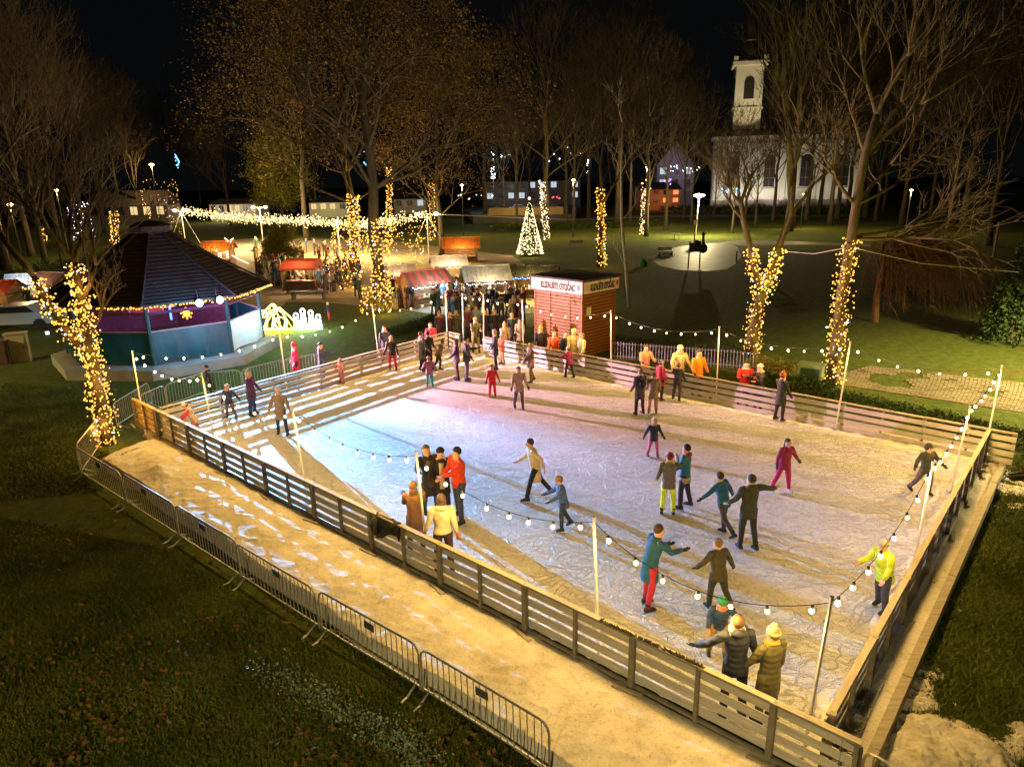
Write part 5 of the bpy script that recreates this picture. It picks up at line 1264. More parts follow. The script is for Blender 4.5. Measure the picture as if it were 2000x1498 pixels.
# trees with branches of their own, seen close: the trunks follow what the photograph shows
def trunk_path(pxs, base, Y=None):
    Y = Y or base.y
    return [base] + [atY(x, y, Y) for x, y in pxs]
def fairy_wrap(name, label, pts, rad, n, m, br=.034, group='fairy light wraps on trunks'):
    pts = [Vector(p) for p in pts]; seg = [(pts[i + 1] - pts[i]).length for i in range(len(pts) - 1)]; T_ = sum(seg)
    t = thing(name, label, 'fairy lights', pts[0], 0, group); b = MB(); w = MB(); wp = []; turns = max(4, T_ / .28)
    def pos(s_):
        for i, L in enumerate(seg):
            if s_ <= L or i == len(seg) - 1: return pts[i].lerp(pts[i + 1], min(1, s_ / L)), (pts[i + 1] - pts[i]).normalized()
            s_ -= L
    bm = [MB(), MB()]
    if br < .04: n = int(n * 1.3)
    for k in range(n):
        u = (k + random.uniform(-.4, .4)) / n; u = min(.999, max(0, u)); p, d = pos(u * T_); a, c = _perp(d)
        rr = (rad if not hasattr(rad, '__len__') else rad[0] + (rad[1] - rad[0]) * u) + random.uniform(.0, .10) + (random.random() ** 4) * .22
        az = u * turns * 2 * PI + random.gauss(0, 1.3)
        q = p + a * (rr * math.cos(az)) + c * (rr * math.sin(az)) - pts[0]; s_ = br * random.uniform(.45, 1.4)
        bm[1 if random.random() < .05 else 0].ell(q, (s_, s_, s_), 5, 3); wp.append(q)
    o = bm[0].build('bulbs', m, t); o['kind'] = 'stuff'
    if bm[1].f: o = bm[1].build('cold_bulbs', M_FAIRYB, t); o['kind'] = 'stuff'
    b.tube(wp, .007, 3); b.build('wire', M_BLACK, t)
    nl = 4 if br < .04 else 2
    for k in range(nl):
        p, d = pos((k + .5) / nl * T_); rr = rad if not hasattr(rad, '__len__') else rad[0]
        a = 2.1 * k - .9
        lamp('fairy_glow', p - pts[0] + Vector((math.cos(a) * (rr + .35), -abs(math.sin(a)) * (rr + .35), 0)), n * (.045 if br < .04 else .35), (1, .50, .09), .25, t)
    return t
# left leaning wrapped tree
bL = at(208, 868, G); Y = bL.y
mainp = trunk_path([(196, 790), (186, 730), (172, 660), (158, 590), (148, 515)], bL)
armp = [atY(180, 705, Y), atY(140, 655, Y), atY(100, 605, Y), atY(66, 540, Y)]
T = Tree(31); T.big.tube([p - bL for p in [bL - Vector((0, 0, .2))] + mainp[1:]], [.22, .18, .165, .15, .125, .1], 9)
T.big.tube([p - bL for p in armp], [.14, .12, .1, .08], 7)
for src, d, L in ((mainp[-1], (-.25, .2, 1), 1.7), (mainp[-1], (.35, .3, .8), 1.5), (mainp[-2], (.5, -.1, .8), 1.3), (mainp[-1], (-.6, -.1, .8), 1.5), (armp[-1], (-.3, .2, 1), 1.5), (armp[-1], (-.7, .1, .7), 1.4), (mainp[-3], (.5, .2, .9), 1.0)):
    T.grow(src - bL, Vector(d).normalized(), L, .075, 1, 5, .5, .3, .74, 3)
plant_tree('wrapped_tree', 'leaning tree at the left corner of the rink, forked, wrapped in amber fairy lights', bL, T.meshes(M_BARK))
fairy_wrap('fairy_lights', 'amber fairy lights wound round the trunk at the left rink corner', mainp, (.20, .12), 620, M_FAIRY, .025)
fairy_wrap('fairy_lights', 'amber fairy lights on the left arm of the leaning tree', armp, (.13, .10), 200, M_FAIRY, .025)
# forked wrapped tree in front of the lawn
bR = at(1466, 694, G); Y = bR.y
mp = trunk_path([(1470, 650), (1478, 610), (1488, 570)], bR)
a1 = [mp[-1], atY(1478, 545, Y), atY(1472, 515, Y), atY(1466, 485, Y), atY(1452, 430, Y), atY(1447, 395, Y)]
a2 = [mp[-1], atY(1505, 540, Y), atY(1516, 510, Y), atY(1520, 486, Y), atY(1545, 420, Y), atY(1550, 330, Y)]
T = Tree(32); T.big.tube([p - bR for p in [bR - Vector((0, 0, .2))] + mp[1:]], [.3, .26, .24, .2], 9); T.big.tube([p - bR for p in a1], [.17, .15, .14, .13, .12, .1], 7); T.big.tube([p - bR for p in a2], [.19, .17, .16, .15, .14, .12], 7)
for src, d, L in ((a1[-1], (-.5, .1, 1), 1.6), (a1[-1], (.3, .2, 1), 1.8), (a1[-2], (-.7, 0, .6), 1.5), (a1[-2], (.4, -.2, 1), 1.4), (a2[-1], (-.2, .2, 1), 2.4), (a2[-1], (.4, 0, 1), 2.2), (a2[-2], (.7, .1, .7), 1.7), (a2[-1], (.1, -.4, .9), 2.0), (a1[-1], (-.9, 0, .5), 1.5)):
    T.grow(src - bR, Vector(d).normalized(), L * (.62 if src is a1[-1] or src is a1[-2] else .9), .085, 1, 5, .48, .35, .76, 3)
plant_tree('wrapped_tree', 'V shaped forked tree wrapped in fairy lights behind the orange jacket', bR, T.meshes(M_MOSS))
fairy_wrap('fairy_lights', 'fairy lights round the lower trunk of the V shaped tree', mp, (.28, .24), 170, M_FAIRY, .026)
fairy_wrap('fairy_lights', 'fairy lights on the left arm of the V shaped tree', a1[:4], (.2, .15), 120, M_FAIRY, .032)
fairy_wrap('fairy_lights', 'fairy lights on the right arm of the V shaped tree', a2[:4], (.22, .17), 170, M_FAIRY, .032)
# straight wrapped tree to its right
bS = at(1625, 752, G); Y = bS.y
mp = trunk_path([(1632, 690), (1638, 630), (1645, 570), (1655, 510), (1663, 465), (1672, 400), (1690, 300), (1712, 225)], bS)
T = Tree(33); T.big.tube([p - bS for p in [bS - Vector((0, 0, .2))] + mp[1:]], [.25, .22, .2, .19, .18, .17, .16, .14, .11], 9)
for k, d, L in ((8, (-.3, .1, 1), 2.2), (8, (.4, .2, 1), 2.4), (8, (.1, -.3, 1), 2.0), (7, (-.55, .1, .9), 2.2), (7, (.8, .2, .7), 2.4), (7, (.5, -.2, 1), 2.0), (6, (.95, .1, .35), 2.3), (6, (-.8, 0, .5), 1.7), (5, (.9, .2, .12), 2.0), (5, (.8, -.2, -.1), 1.8), (6, (.7, .3, .6), 2.2)):
    T.grow(mp[k] - bS, Vector(d).normalized(), L, .075, 1, 5, .45, .35 if k > 6 else .1, .76, 3)
plant_tree('wrapped_tree', 'straight tall tree wrapped in fairy lights by the green cabinet', bS, T.meshes(M_MOSS))
fairy_wrap('fairy_lights', 'fairy lights spiralling up the straight trunk by the green cabinet', mp[:6], (.24, .18), 340, M_FAIRY, .026)
# wraps on farther trunks
def wrap_at(label, bx, by, tx_, ty, rad, n, br=.055, m=M_FAIRY, z0=0.0):
    b0 = at(bx, by, G); H = top_of(b0, tx_, ty); p1 = atY(tx_, ty, b0.y)
    return fairy_wrap('fairy_lights', label, [b0 + (p1 - b0) * z0, b0 + (p1 - b0) * .5, p1], rad, n, m, br)
wrap_at('fairy lights on the long trunk behind the kiosk', 1176, 522, 1173, 366, .26, 210, .055)
wrap_at('fairy lights on the trunk right beside the light cone', 1068, 468, 1058, 352, .32, 170, .06, M_FAIRYW)
wrap_at('fairy lights on the trunk left of the round plaza', 1256, 458, 1262, 366, .36, 150, .065, M_FAIRYW)
wrap_at('rings of fairy lights on a trunk left of the bandstand roof', 225, 480, 222, 412, .42, 130, .065)
wrap_at('fairy lights winding up the trunk beside the right guyed mast', 845, 470, 843, 358, .3, 170, .055)
wrap_at('fairy lights high on a slim trunk behind the big leafy tree', 760, 480, 760, 325, .28, 190, .055, z0=.25)
wrap_at('thick fairy lights on the trunk left of the big market tree', 694, 520, 690, 380, .45, 330, .058)
wrap_at('fairy lights round the big market tree trunk', 742, 600, 745, 430, .5, 330, .045)
wrap_at('fairy lights thrown through the low branches at the market centre', 665, 560, 690, 440, 1.3, 330, .05)
wrap_at('loose fairy lights in the branches right of the big trunk', 790, 520, 800, 430, 1.6, 160, .05)
wrap_at('fairy lights hanging in the shrub at the foot of the big market tree', 735, 612, 738, 560, .8, 110, .04)
wrap_at('fairy lights on a twisted far trunk at the left edge', 88, 470, 76, 440, .35, 50, .06)
wrap_at('cold white lights tangled in the branches above the left stalls', 165, 470, 150, 395, 1.4, 90, .06, emit('cold_tangle', (.85, .85, 1), 4))
wrap_at('golden dotted lights in the branches beside the left mast', 320, 460, 310, 350, 2.6, 120, .05)
wrap_at('few fairy lights in the conifer at the right edge', 1988, 570, 1992, 518, .35, 22, .03)
# pale birch in front of the park
bB = at(1228, 600, G); T = Tree(41); pts_ = [bB, atY(1222, 520, bB.y), atY(1214, 430, bB.y), atY(1213, 340, bB.y), atY(1216, 240, bB.y)]
T.big.tube([p - bB for p in pts_], [.11, .1, .09, .07, .035], 7)
for k in (1, 2, 3, 3, 4, 4):
    az = random.random() * 6.28; T.grow(pts_[k] - bB, Vector((math.cos(az) * .6, math.sin(az) * .6, .8)).normalized(), 1.3, .03, 2, 4, .5, .2, .75, 3)
plant_tree('birch_tree', 'slender pale birch rising right behind the kiosk', bB, T.meshes(M_BIRCH))
# arching mossy limb over the church (tall tree)
bM = at(1548, 446, G); Ym = bM.y
pts_ = [bM, atY(1545, 380, Ym), atY(1542, 300, Ym), atY(1538, 200, Ym), atY(1530, 90, Ym), atY(1500, 20, Ym), atY(1470, -10, Ym)]
T = Tree(42); T.big.tube([p - bM for p in pts_], [.55, .5, .45, .4, .33, .22, .12], 9)
for k in (2, 3, 3, 4, 4, 5, 5):
    az = random.random() * 6.28; T.grow(pts_[k] - bM, Vector((math.cos(az) * .7, math.sin(az) * .7, .7)).normalized(), 5.0, .13, 1, 5, .45, .3, .74, 3)
plant_tree('mossy_tree', 'very tall mossy tree whose trunk arches over the church', bM, T.meshes(M_MOSS))
# weeping reddish tree
bW = at(1790, 628, G); T = Tree(43); R_ = T.r
T.big.tube([Vector((-2.3, 0, -.2)), Vector((-2.4, 0, 1.5)), Vector((-2.1, .2, 3.4))], [.2, .16, .12], 8)
for k in range(150):
    az = R_.gauss(0, .75); rr = R_.uniform(1.2, 6.6) * (1 - .12 * abs(az)); zt = R_.uniform(3.2, 4.9) + rr * .05; st = Vector((-2.2, .2, R_.uniform(1.2, 3.6)))
    cx_, cy_ = math.cos(az), math.sin(az) * .7; ze = R_.uniform(.5, 3.2)
    pts_ = [st, st + Vector((cx_ * rr * .3, cy_ * rr * .3, (zt - st.z) * .8)), st + Vector((cx_ * rr * .62, cy_ * rr * .62, (zt - st.z) * .95)), st + Vector((cx_ * rr * .9, cy_ * rr * .9, (zt - st.z) * .55 - .3)), st + Vector((cx_ * rr * 1.05, cy_ * rr * 1.05, ze - st.z))]
    T.twig(pts_, .04 if k % 6 else .075)
    for j in range(16):
        f = R_.uniform(.3, 1) * 4; i = min(3, int(f)); p = pts_[i].lerp(pts_[i + 1], f - i)
        d = Vector((R_.gauss(.5, .5), R_.gauss(0, .5), R_.uniform(-1, .25))).normalized(); L = R_.uniform(.4, 1.1)
        T.twig([p, p + d * L * .5 + Vector((0, 0, .04)), p + d * L + Vector((0, 0, -.15))], .014)
ms = T.meshes(M_TWIG)
plant_tree('weeping_tree', 'weeping reddish twigged tree drooping over the right lawn', bW, ms)
# conifer at the right edge
bC = at(1975, 668, G); t = thing('conifer', 'dark green bushy conifer at the right edge of the lawn', 'tree', bC)
b = MB(); b.cyl((0, 0, -.1), (0, 0, 4.6), .12, 8, .03); b.build('trunk', M_BARK, t)
cs = []
for k in range(1500):
    u = random.random() ** .8; r_ = 1.75 * (1 - u) + .05; a = random.random() * 6.28; q = r_ * math.sqrt(random.random()) * (1 + .2 * math.sin(a * 5 + u * 20)); cs.append((q * math.cos(a), q * math.sin(a), .3 + u * 4.4 - .12 * q))
link('foliage', leaf_mesh(cs, .17, M_PINE, 7, .12, 5), t)

# hedges, shrubs
def hedge(name, label, pxs, w, h, dens, m=M_HEDGE, cat='hedge', leaf=.085):
    P = [at(x, y, G) for x, y in pxs]; cs = []
    for i in range(len(P) - 1):
        L = (P[i + 1] - P[i]).length; d = (P[i + 1] - P[i]).normalized(); n_ = Vector((-d.y, d.x, 0))
        for k in range(int(L * dens)):
            s_ = random.random() * L; u = random.uniform(-1, 1); hh = h * (.75 + .45 * abs(fbm(s_ * .8 + i * 7, u, 3))) * math.sqrt(max(0.02, 1 - u * u * .8))
            p = P[i] + d * s_ + n_ * (u * w) - P[0]; cs.append((p.x, p.y, random.random() ** .6 * hh))
    t = thing(name, label, cat, P[0]); link('foliage', leaf_mesh(cs, leaf, m, 5, .06, len(cs)), t)
    b = MB()
    for k in range(0, len(cs), max(1, len(cs) // 30)): c_ = cs[k]; b.cyl((c_[0], c_[1], 0), (c_[0], c_[1], c_[2]), .012, 4)
    o = b.build('stem', M_BARK, t); o['kind'] = 'stuff'; return t
hedge('hedge', 'low dark hedge running along the outside of the right rear fence', ((1470, 742), (1700, 800), (2080, 885)), .45, .5, 260)
hedge('hedge', 'clipped hedge behind the iron garden fence right of the kiosk', ((1195, 680), (1330, 694), (1450, 705)), .5, .75, 220)
hedge('shrub', 'yellow green shrub left of the green cabinet', ((1470, 735), (1545, 745)), .7, .9, 300, M_GLEAF, 'shrub', .09)
hedge('shrub', 'loose shrub around the foot of the green cabinet', ((1530, 765), (1620, 772)), .45, .7, 260, M_HEDGE, 'shrub')
hedge('shrub', 'small dark shrub on the left rim of the plaza', ((1285, 502), (1312, 500)), .5, .5, 120, M_HEDGE, 'shrub')
hedge('shrub', 'bush at the foot of the big market tree', ((715, 612), (770, 606)), .7, 1.1, 160, M_GLEAF, 'shrub', .11)
hedge('hedge', 'grassy hedge strip between the left rear fence and the market', ((750, 660), (850, 628)), .5, .45, 200, M_HEDGE)
hedge('shrub', 'dark undergrowth at the far side of the left lawn', ((-20, 575), (180, 530), (300, 500)), 1.6, 2.0, 120, M_HEDGE, 'undergrowth', .16)
hedge('shrub', 'undergrowth behind the cone of lights', ((960, 452), (1200, 446), (1300, 440)), 1.2, 1.3, 60, M_HEDGE, 'undergrowth', .2)
hedge('hedge', 'long dark hedge along the far side path under the church', ((1290, 416), (1500, 418), (1700, 420)), 1.2, 2.0, 30, M_HEDGE, leaf=.35)
hedge('undergrowth', 'scrub beneath the weeping tree', ((1700, 560), (1800, 560)), 1.4, .9, 200, M_TWIG, 'scrub', .09)

# grass blades and fallen leaves close to the camera
def blades(name, label, px, dens, h, m, seed, wmul=1.0):
    P = [at(x, y, G) for x, y in px]; g = np.random.default_rng(seed); n = dens
    u = g.random(n); v = g.random(n)
    A_, B_, C_, D_ = (np.array(p) for p in P)
    c = ((1 - u) * (1 - v))[:, None] * A_ + (u * (1 - v))[:, None] * B_ + (u * v)[:, None] * C_ + ((1 - u) * v)[:, None] * D_
    a = g.random(n) * 6.28; hh = h * g.uniform(.4, 1.3, n); w = .012 * wmul * g.uniform(.6, 1.6, n)
    lean = g.normal(0, .6, (n, 2)) * hh[:, None]
    e = np.stack([np.cos(a), np.sin(a), np.zeros(n)], 1) * w[:, None]
    tip = c + np.concatenate([lean, hh[:, None]], 1)
    v_ = np.stack([c - e, c + e, tip], 1).reshape(-1, 3)
    return tag(link(name, mesh_np(name, v_, np.arange(n * 3).reshape(-1, 3), m)), label, 'grass', kind='stuff')
M_BL = mat('grass_blade', (0.05, 0.07, 0.010), (0.14, 0.17, 0.025), .8, .7, 0, spec=.2)
M_DL = mat('dry_leaf', (0.10, 0.05, 0.016), (0.22, 0.12, 0.04), .9, 2, 0, spec=.1)
blades('grass', 'short damp grass on the dark lawn in front of the barriers', [(-60, 1000), (330, 1075), (1180, 1620), (-500, 1620)], 120000, .06, M_BL, 1)
blades('grass', 'short grass on the lawn left of the wrapped tree', [(-150, 740), (230, 760), (200, 960), (-200, 1000)], 50000, .06, M_BL, 2, 1.5)
blades('grass', 'grass between the snow remains on the right lawn', [(1850, 900), (2120, 880), (2400, 1560), (1690, 1560)], 60000, .08, M_BL, 3)
blades('grass', 'grass at the foot of the carpet walkway', [(180, 900), (200, 880), (1420, 1640), (1100, 1600)], 24000, .06, M_BL, 4)
g = np.random.default_rng(9); cs = []
for k in range(2600):
    x, y = g.uniform(-50, 1050), g.uniform(900, 1530)
    if y < 900 + (x - 140) * .62 + 30: continue
    p = at(x, y, G)
    if fbm(p.x * .35, p.y * .35, 6) < -.05: continue
    cs.append((p.x, p.y, G + .03))
o = link('fallen_leaves', leaf_mesh(cs, .09, M_DL, 2, .05, 77)); o.location = (0, 0, .012); tag(o, 'fallen brown leaves strewn on the dark lawn', 'leaves', kind='stuff')
# trampled pale clover patch
cs = []
for k in range(900):
    t_ = g.random(); x = 520 + t_ * 330 + g.normal(0, 22); y = 1310 + t_ * 180 + g.normal(0, 16); p = at(x, y, G); cs.append((p.x, p.y, G + .03))
o = link('clover', leaf_mesh(cs, .05, mat('clover_leaf', (0.12, 0.18, 0.10), (0.22, 0.30, 0.18), .5, 3, 0), 4, .05, 78)); tag(o, 'patch of glossy pale clover in the front lawn', 'clover', kind='stuff')

# ================================================================== PEOPLE
def rotx(v, a): c, s_ = math.cos(a), math.sin(a); return Vector((v.x, v.y * c - v.z * s_, v.y * s_ + v.z * c))
def roty(v, a): c, s_ = math.cos(a), math.sin(a); return Vector((v.x * c + v.z * s_, v.y, -v.x * s_ + v.z * c))
def hand_mesh(m, name):
    b = MB()
    b.loft([[Vector((x * w, y * w2, z)) for x, y in ((-1, -1), (1, -1), (1, 1), (-1, 1))] for w, w2, z in ((.022, .016, .01), (.032, .017, -.035), (.038, .015, -.085))])
    for k, (x, L) in enumerate(((-.029, .062), (-.010, .074), (.010, .070), (.029, .055))):
        b.tube([(x, 0, -.075), (x * 1.05, .008, -.085 - L * .5), (x * 1.05, .030, -.085 - L)], [.0105, .0098, .008], 5)
    b.tube([(-.025, .004, -.02), (-.052, .014, -.055), (-.05, .026, -.092)], [.013, .011, .009], 5)
    me = b.mesh(name); me.materials.append(m); me.polygons.foreach_set('use_smooth', [True] * len(me.polygons)); return me
HANDS = {}
M_EYE = mat('eye_dark', (0.02, 0.015, 0.012), (0.03, 0.02, 0.02), .3, 3, 0)
M_BLADE = mat('skate_blade', (0.5, 0.5, 0.5), (0.6, 0.6, 0.6), .3, 3, 0, metal=.8)
def E3(cx_, cy_, cz, rx, ry, n, F):
    return [F(Vector((cx_ + rx * math.cos(2 * PI * i / n), cy_ + ry * math.sin(2 * PI * i / n), cz))) for i in range(n)]
NP = 0
def person(px, py, h, head, label, jc, tc=(.03, .035, .06), z=0.0, coat=.16, hat=None, hatk='beanie', hair=(.06, .035, .02), long=False, hood=None, scarf=None, lean=0, tilt=0,
           la=(12, 5, 15), ra=(12, 5, 15), ll=(0, 4, 4), rl=(0, 4, 4), quilt=.5, skates=None, boots=(.02, .02, .02), group=None, P=None, trim=None, bag=None, inner=None, mitt=None, vest=None, det=True, twist=0):
    """arms (abduct, swing forward, elbow), legs (swing forward, abduct, knee); heading 0 = away from the camera, 90 = left, 180 = towards it"""
    global NP; NP += 1
    if P is None: P = at(px, py, z)
    if skates is None: skates = (z == 0.0)
    s = h / 1.75; kid = h < 1.45; hs = 1.0 if not kid else 1.0 + (1.45 - h) * .55
    n = 14 if det else 7; la, ra = ([a_[0] + random.uniform(-5, 4), a_[1] + random.uniform(-8, 10), a_[2] + random.uniform(0, 16)] for a_ in (la, ra)); g = lambda v: tuple(min(1, max(0, c)) for c in v)
    root = thing('person', label, 'person', P, R(head), group)
    lift = .05 if skates else 0
    # legs by forward kinematics
    legs = []; low = 9
    for sg, (fl, ab, kn) in ((-1, ll), (1, rl)):
        hip = Vector((sg * .095, 0, .92)); d = Vector((0, 0, -1)); d = rotx(d, R(fl)); d = roty(d, R(-sg * ab)); 
        kne = hip + d * .43; d2 = rotx(Vector((0, 0, -1)), R(fl - kn)); d2 = roty(d2, R(-sg * ab)); ank = kne + d2 * .42
        legs.append((sg, hip, kne, ank, fl - kn)); low = min(low, ank.z)
    off = .075 + lift - low
    def FB(v):                       # body leans about the hips
        q = v - Vector((0, 0, .95)); q = rotx(q, R(-lean)); q = roty(q, R(tilt)); return (q + Vector((0, 0, .95 + off))) * s
    def FL(v): return (v + Vector((0, 0, off))) * s
    arms = []
    for sg, (ab, fl, el) in ((-1, la), (1, ra)):
        sh = Vector((sg * .175, 0, 1.42)); d = rotx(Vector((0, 0, -1)), R(fl)); d = roty(d, R(-sg * ab)); elb = sh + d * .28
        d2 = rotx(Vector((0, 0, -1)), R(fl + el)); d2 = roty(d2, R(-sg * ab * (.6 if el > 30 else 1))); wr = elb + d2 * .25; arms.append((sg, sh, elb, wr, d2))
    # body: one continuous skinned figure
    V = [FB(Vector((0, 0, .95))), FB(Vector((0, 0, 1.15))), FB(Vector((0, 0, 1.36))), FB(Vector((0, .01, 1.49))), FB(Vector((0, .015, 1.49 + .10 * hs))), FB(Vector((0, .01, 1.49 + .20 * hs)))]
    Ed = [(0, 1), (1, 2), (2, 3), (3, 4), (4, 5)]; Ra = [(.11, .09), (.10, .08), (.12, .08), (.06, .06), (.104 * hs, .118 * hs), (.088 * hs, .098 * hs)]
    if not det: Ra[4] = (.078 * hs, .090 * hs); Ra[5] = (.066 * hs, .074 * hs)
    for sg, sh, elb, wr, d2 in arms:
        o = len(V); V += [FB(sh), FB(elb), FB(wr)]; Ed += [(2, o), (o, o + 1), (o + 1, o + 2)]; Ra += [(.05, .05), (.036, .036), (.026, .026)]
    for sg, hip, kne, ank, a in legs:
        o = len(V); V += [FL(hip), FL(kne), FL(ank)]; Ed += [(0, o), (o, o + 1), (o + 1, o + 2)]; Ra += [(.075, .075), (.052, .052), (.035, .035)]
    me = bpy.data.meshes.new('body'); me.from_pydata([tuple(v) for v in V], Ed, []); me.materials.append(M_SKIN)
    bo = link('body', me, root); mo = bo.modifiers.new('skin', 'SKIN'); mo.use_smooth_shade = True
    for k, sv in enumerate(me.skin_vertices[0].data): sv.radius = (Ra[k][0] * s, Ra[k][1] * s); sv.use_root = (k == 0)
    if det: bo.modifiers.new('sub', 'SUBSURF').levels = 1; bo.modifiers['sub'].render_levels = 1
    hc = Vector((0, .012, 1.49 + .125 * hs))
    # jacket
    b = MB(); hem = .93 - coat; fl_ = 1.0 + max(0, coat - .15) * .35
    prof = [(hem, .185 * fl_, .145 * fl_), (hem + .03, .192 * fl_, .15 * fl_), (.95, .18, .14), (1.08, .165, .128), (1.22, .185, .137), (1.34, .195, .135), (1.41, .175, .115), (1.455, .115, .085), (1.50, .072, .07)]
    if kid: prof = [(z_, a * 1.08, c * 1.12) for z_, a, c in prof]
    prof = [p_ for p_ in prof if p_[0] >= hem - 1e-6]
    sw = (ll[0] + rl[0]) * .5
    def FJ(v):
        if v.z < .95 and coat > .25: v = v + Vector((0, math.tan(R(sw)) * (.95 - v.z) * .6, 0)); q = FL(v); q2 = FB(v); t = min(1, (.95 - v.z) / .3); return q2.lerp(q, t)
        return FB(v)
    b.loft([E3(0, 0, z_, a, c, n, FJ) for z_, a, c in prof])
    if vest is None:
        for sg, sh, elb, wr, d2 in arms: b.tube([FB(sh + Vector((-sg * .05, 0, .0))), FB(sh + Vector((sg * .012, 0, -.01))), FB(sh.lerp(elb, .55)), FB(elb), FB(elb.lerp(wr, .5)), FB(wr)], [v * s * (1.1 if kid else 1) for v in (.06, .078, .068, .06, .054, .045)], max(6, n - 2))
    if det:
        for i_, v_ in enumerate(b.v):
            q_ = Vector(v_) * 7; nz_ = mnoise.noise_vector(q_ + P * 3); b.v[i_] = tuple(Vector(v_) + nz_ * .016 * s)
    jk = b.build('jacket' if coat < .35 else 'coat', cloth(g(jc), quilt), root, True)
    if vest is not None:
        b = MB()
        for sg, sh, elb, wr, d2 in arms: b.tube([FB(sh + Vector((-sg * .05, 0, 0))), FB(sh + Vector((sg * .01, 0, -.01))), FB(sh.lerp(elb, .55)), FB(elb), FB(wr)], [v * s for v in (.056, .068, .06, .053, .042)], max(6, n - 2))
        b.build('sleeves', cloth(g(vest), 0), root, True)
    if inner is not None:
        b = MB(); b.loft([[FJ(Vector((x, .118 * k_ + (.03 if z_ < 1.2 else .018), z_))) for x, k_ in ((-.06, 1), (.06, 1), (.05, .7), (-.05, .7))] for z_ in (max(hem + .02, .7), .95, 1.2, 1.38)]); b.build('front_lining', cloth(g(inner), 0), root, True)
    if trim is not None:
        b = MB(); b.loft([E3(0, 0, z_, a, c, n, FJ) for z_, a, c in ((hem - .01, .19 * fl_, .15 * fl_), (hem + .10, .196 * fl_, .156 * fl_), (hem + .14, .192 * fl_, .152 * fl_))], False, False); b.build('lower_band', cloth(g(trim), quilt), root, True)
    # trousers
    b = MB()
    b.loft([E3(0, 0, .82, .15, .105, n, FL), E3(0, 0, .9, .165, .118, n, FL), E3(0, 0, 1.0, .15, .11, n, FB)])
    for sg, hip, kne, ank, a in legs: b.tube([FL(hip), FL(hip.lerp(kne, .4)), FL(kne), FL(kne.lerp(ank, .5)), FL(ank)], [v * s * (1.12 if kid else 1) for v in (.098, .09, .068, .062, .053)], max(6, n - 2))
    if det:
        for i_, v_ in enumerate(b.v): b.v[i_] = tuple(Vector(v_) + mnoise.noise_vector(Vector(v_) * 9 + P) * .014 * s)
    b.build('trousers', cloth(g(tc), 0), root, True)
    # boots or skates
    for sg, hip, kne, ank, a in legs:
        a_ = FL(ank); b = MB(); fd = Vector((0, 1, 0)); pitch_ = R(max(-50, min(30, a)) * .7) if abs(a) > 12 else 0; fd = rotx(fd, pitch_); up_ = rotx(Vector((0, 0, 1)), pitch_)
        b.tube([a_ + up_ * .10 * s, a_ + up_ * .02 * s, a_ - up_ * .02 * s], [.056 * s, .055 * s, .05 * s], 7)
        c0_ = a_ - up_ * .045 * s
        b.loft([[c0_ + fd * (y * s) + Vector((x * w * s, 0, 0)) + up_ * (zz * s) for x, zz in ((-1, -.03), (1, -.03), (.9, hh), (-.9, hh))] for y, w, hh in ((-.075, .034, .04), (-.03, .042, .05), (.06, .046, .035), (.14, .045, .01), (.175, .03, -.005))])
        bt = b.build('boot', cloth(g(boots), 0), root, True)
        if skates:
            b = MB(); bc = c0_ - up_ * (.055 * s) + fd * (.04 * s)
            b.loft([[bc + fd * (y * s) + Vector((x, 0, 0)) + up_ * (zz * s) for x, zz in ((-.003, -.022), (.003, -.022), (.003, .025), (-.003, .025))] for y in (-.13, .14)]); b.build('blade', M_BLADE, bt)
    # hands
    mc = mitt if mitt is not None else ((.03, .03, .035) if NP % 3 else None)
    key = 'glove_%s' % str(mc) if mc is not None else 'hand'
    if key not in HANDS: HANDS[key] = hand_mesh(cloth(mc, 0) if mc is not None else M_SKIN, 'glove' if mc is not None else 'hand')
    if det:
        for sg, sh, elb, wr, d2 in arms:
            w = FB(wr); dirv = (FB(wr + d2 * .1) - w).normalized(); qn = Vector((0, 0, -1)).rotation_difference(dirv)
            o = link('glove' if mc is not None else 'hand', HANDS[key], root, w); o.rotation_mode = 'QUATERNION'; o.rotation_quaternion = qn; o.scale = (s * (-sg) * 1.05, s * 1.05, s * 1.05)
    # face
    if det:
        b = MB()
        for x in (-.031, .031): b.ell(FB(hc + Vector((x * hs, .084 * hs, .012 * hs))), (.0095 * s,) * 3, 6, 4)
        b.build('eyes', M_EYE, root)
        b = MB(); b.ell(FB(hc + Vector((0, .098 * hs, -.012 * hs))), (.012 * s, .016 * s, .02 * s), 6, 4); b.build('nose', M_SKIN, root, True)
        b = MB(); b.ell(FB(hc + Vector((0, .086 * hs, -.048 * hs))), (.024 * s, .008 * s, .006 * s), 6, 4); b.build('mouth', mat('lips', (.35, .1, .08)), root)
    # hair
    rm = Matrix.Rotation(R(-22), 3, 'X')
    if hair is not None:
        b = MB(); b.ell(FB(hc + Vector((0, -.036, .030))), (.092 * s * hs, .098 * s * hs, .105 * s * hs), n, 6, rm, -.72, 1)
        if long: b.loft([E3(0, -.05 * hs, z_, a, c, 8, FB) for z_, a, c in ((1.25, .07, .03), (1.38, .105, .045), (1.49, .10, .06), (1.49 + .1 * hs, .088 * hs, .07 * hs))])
        b.build('hair', cloth(g(hair), 0), root, True)
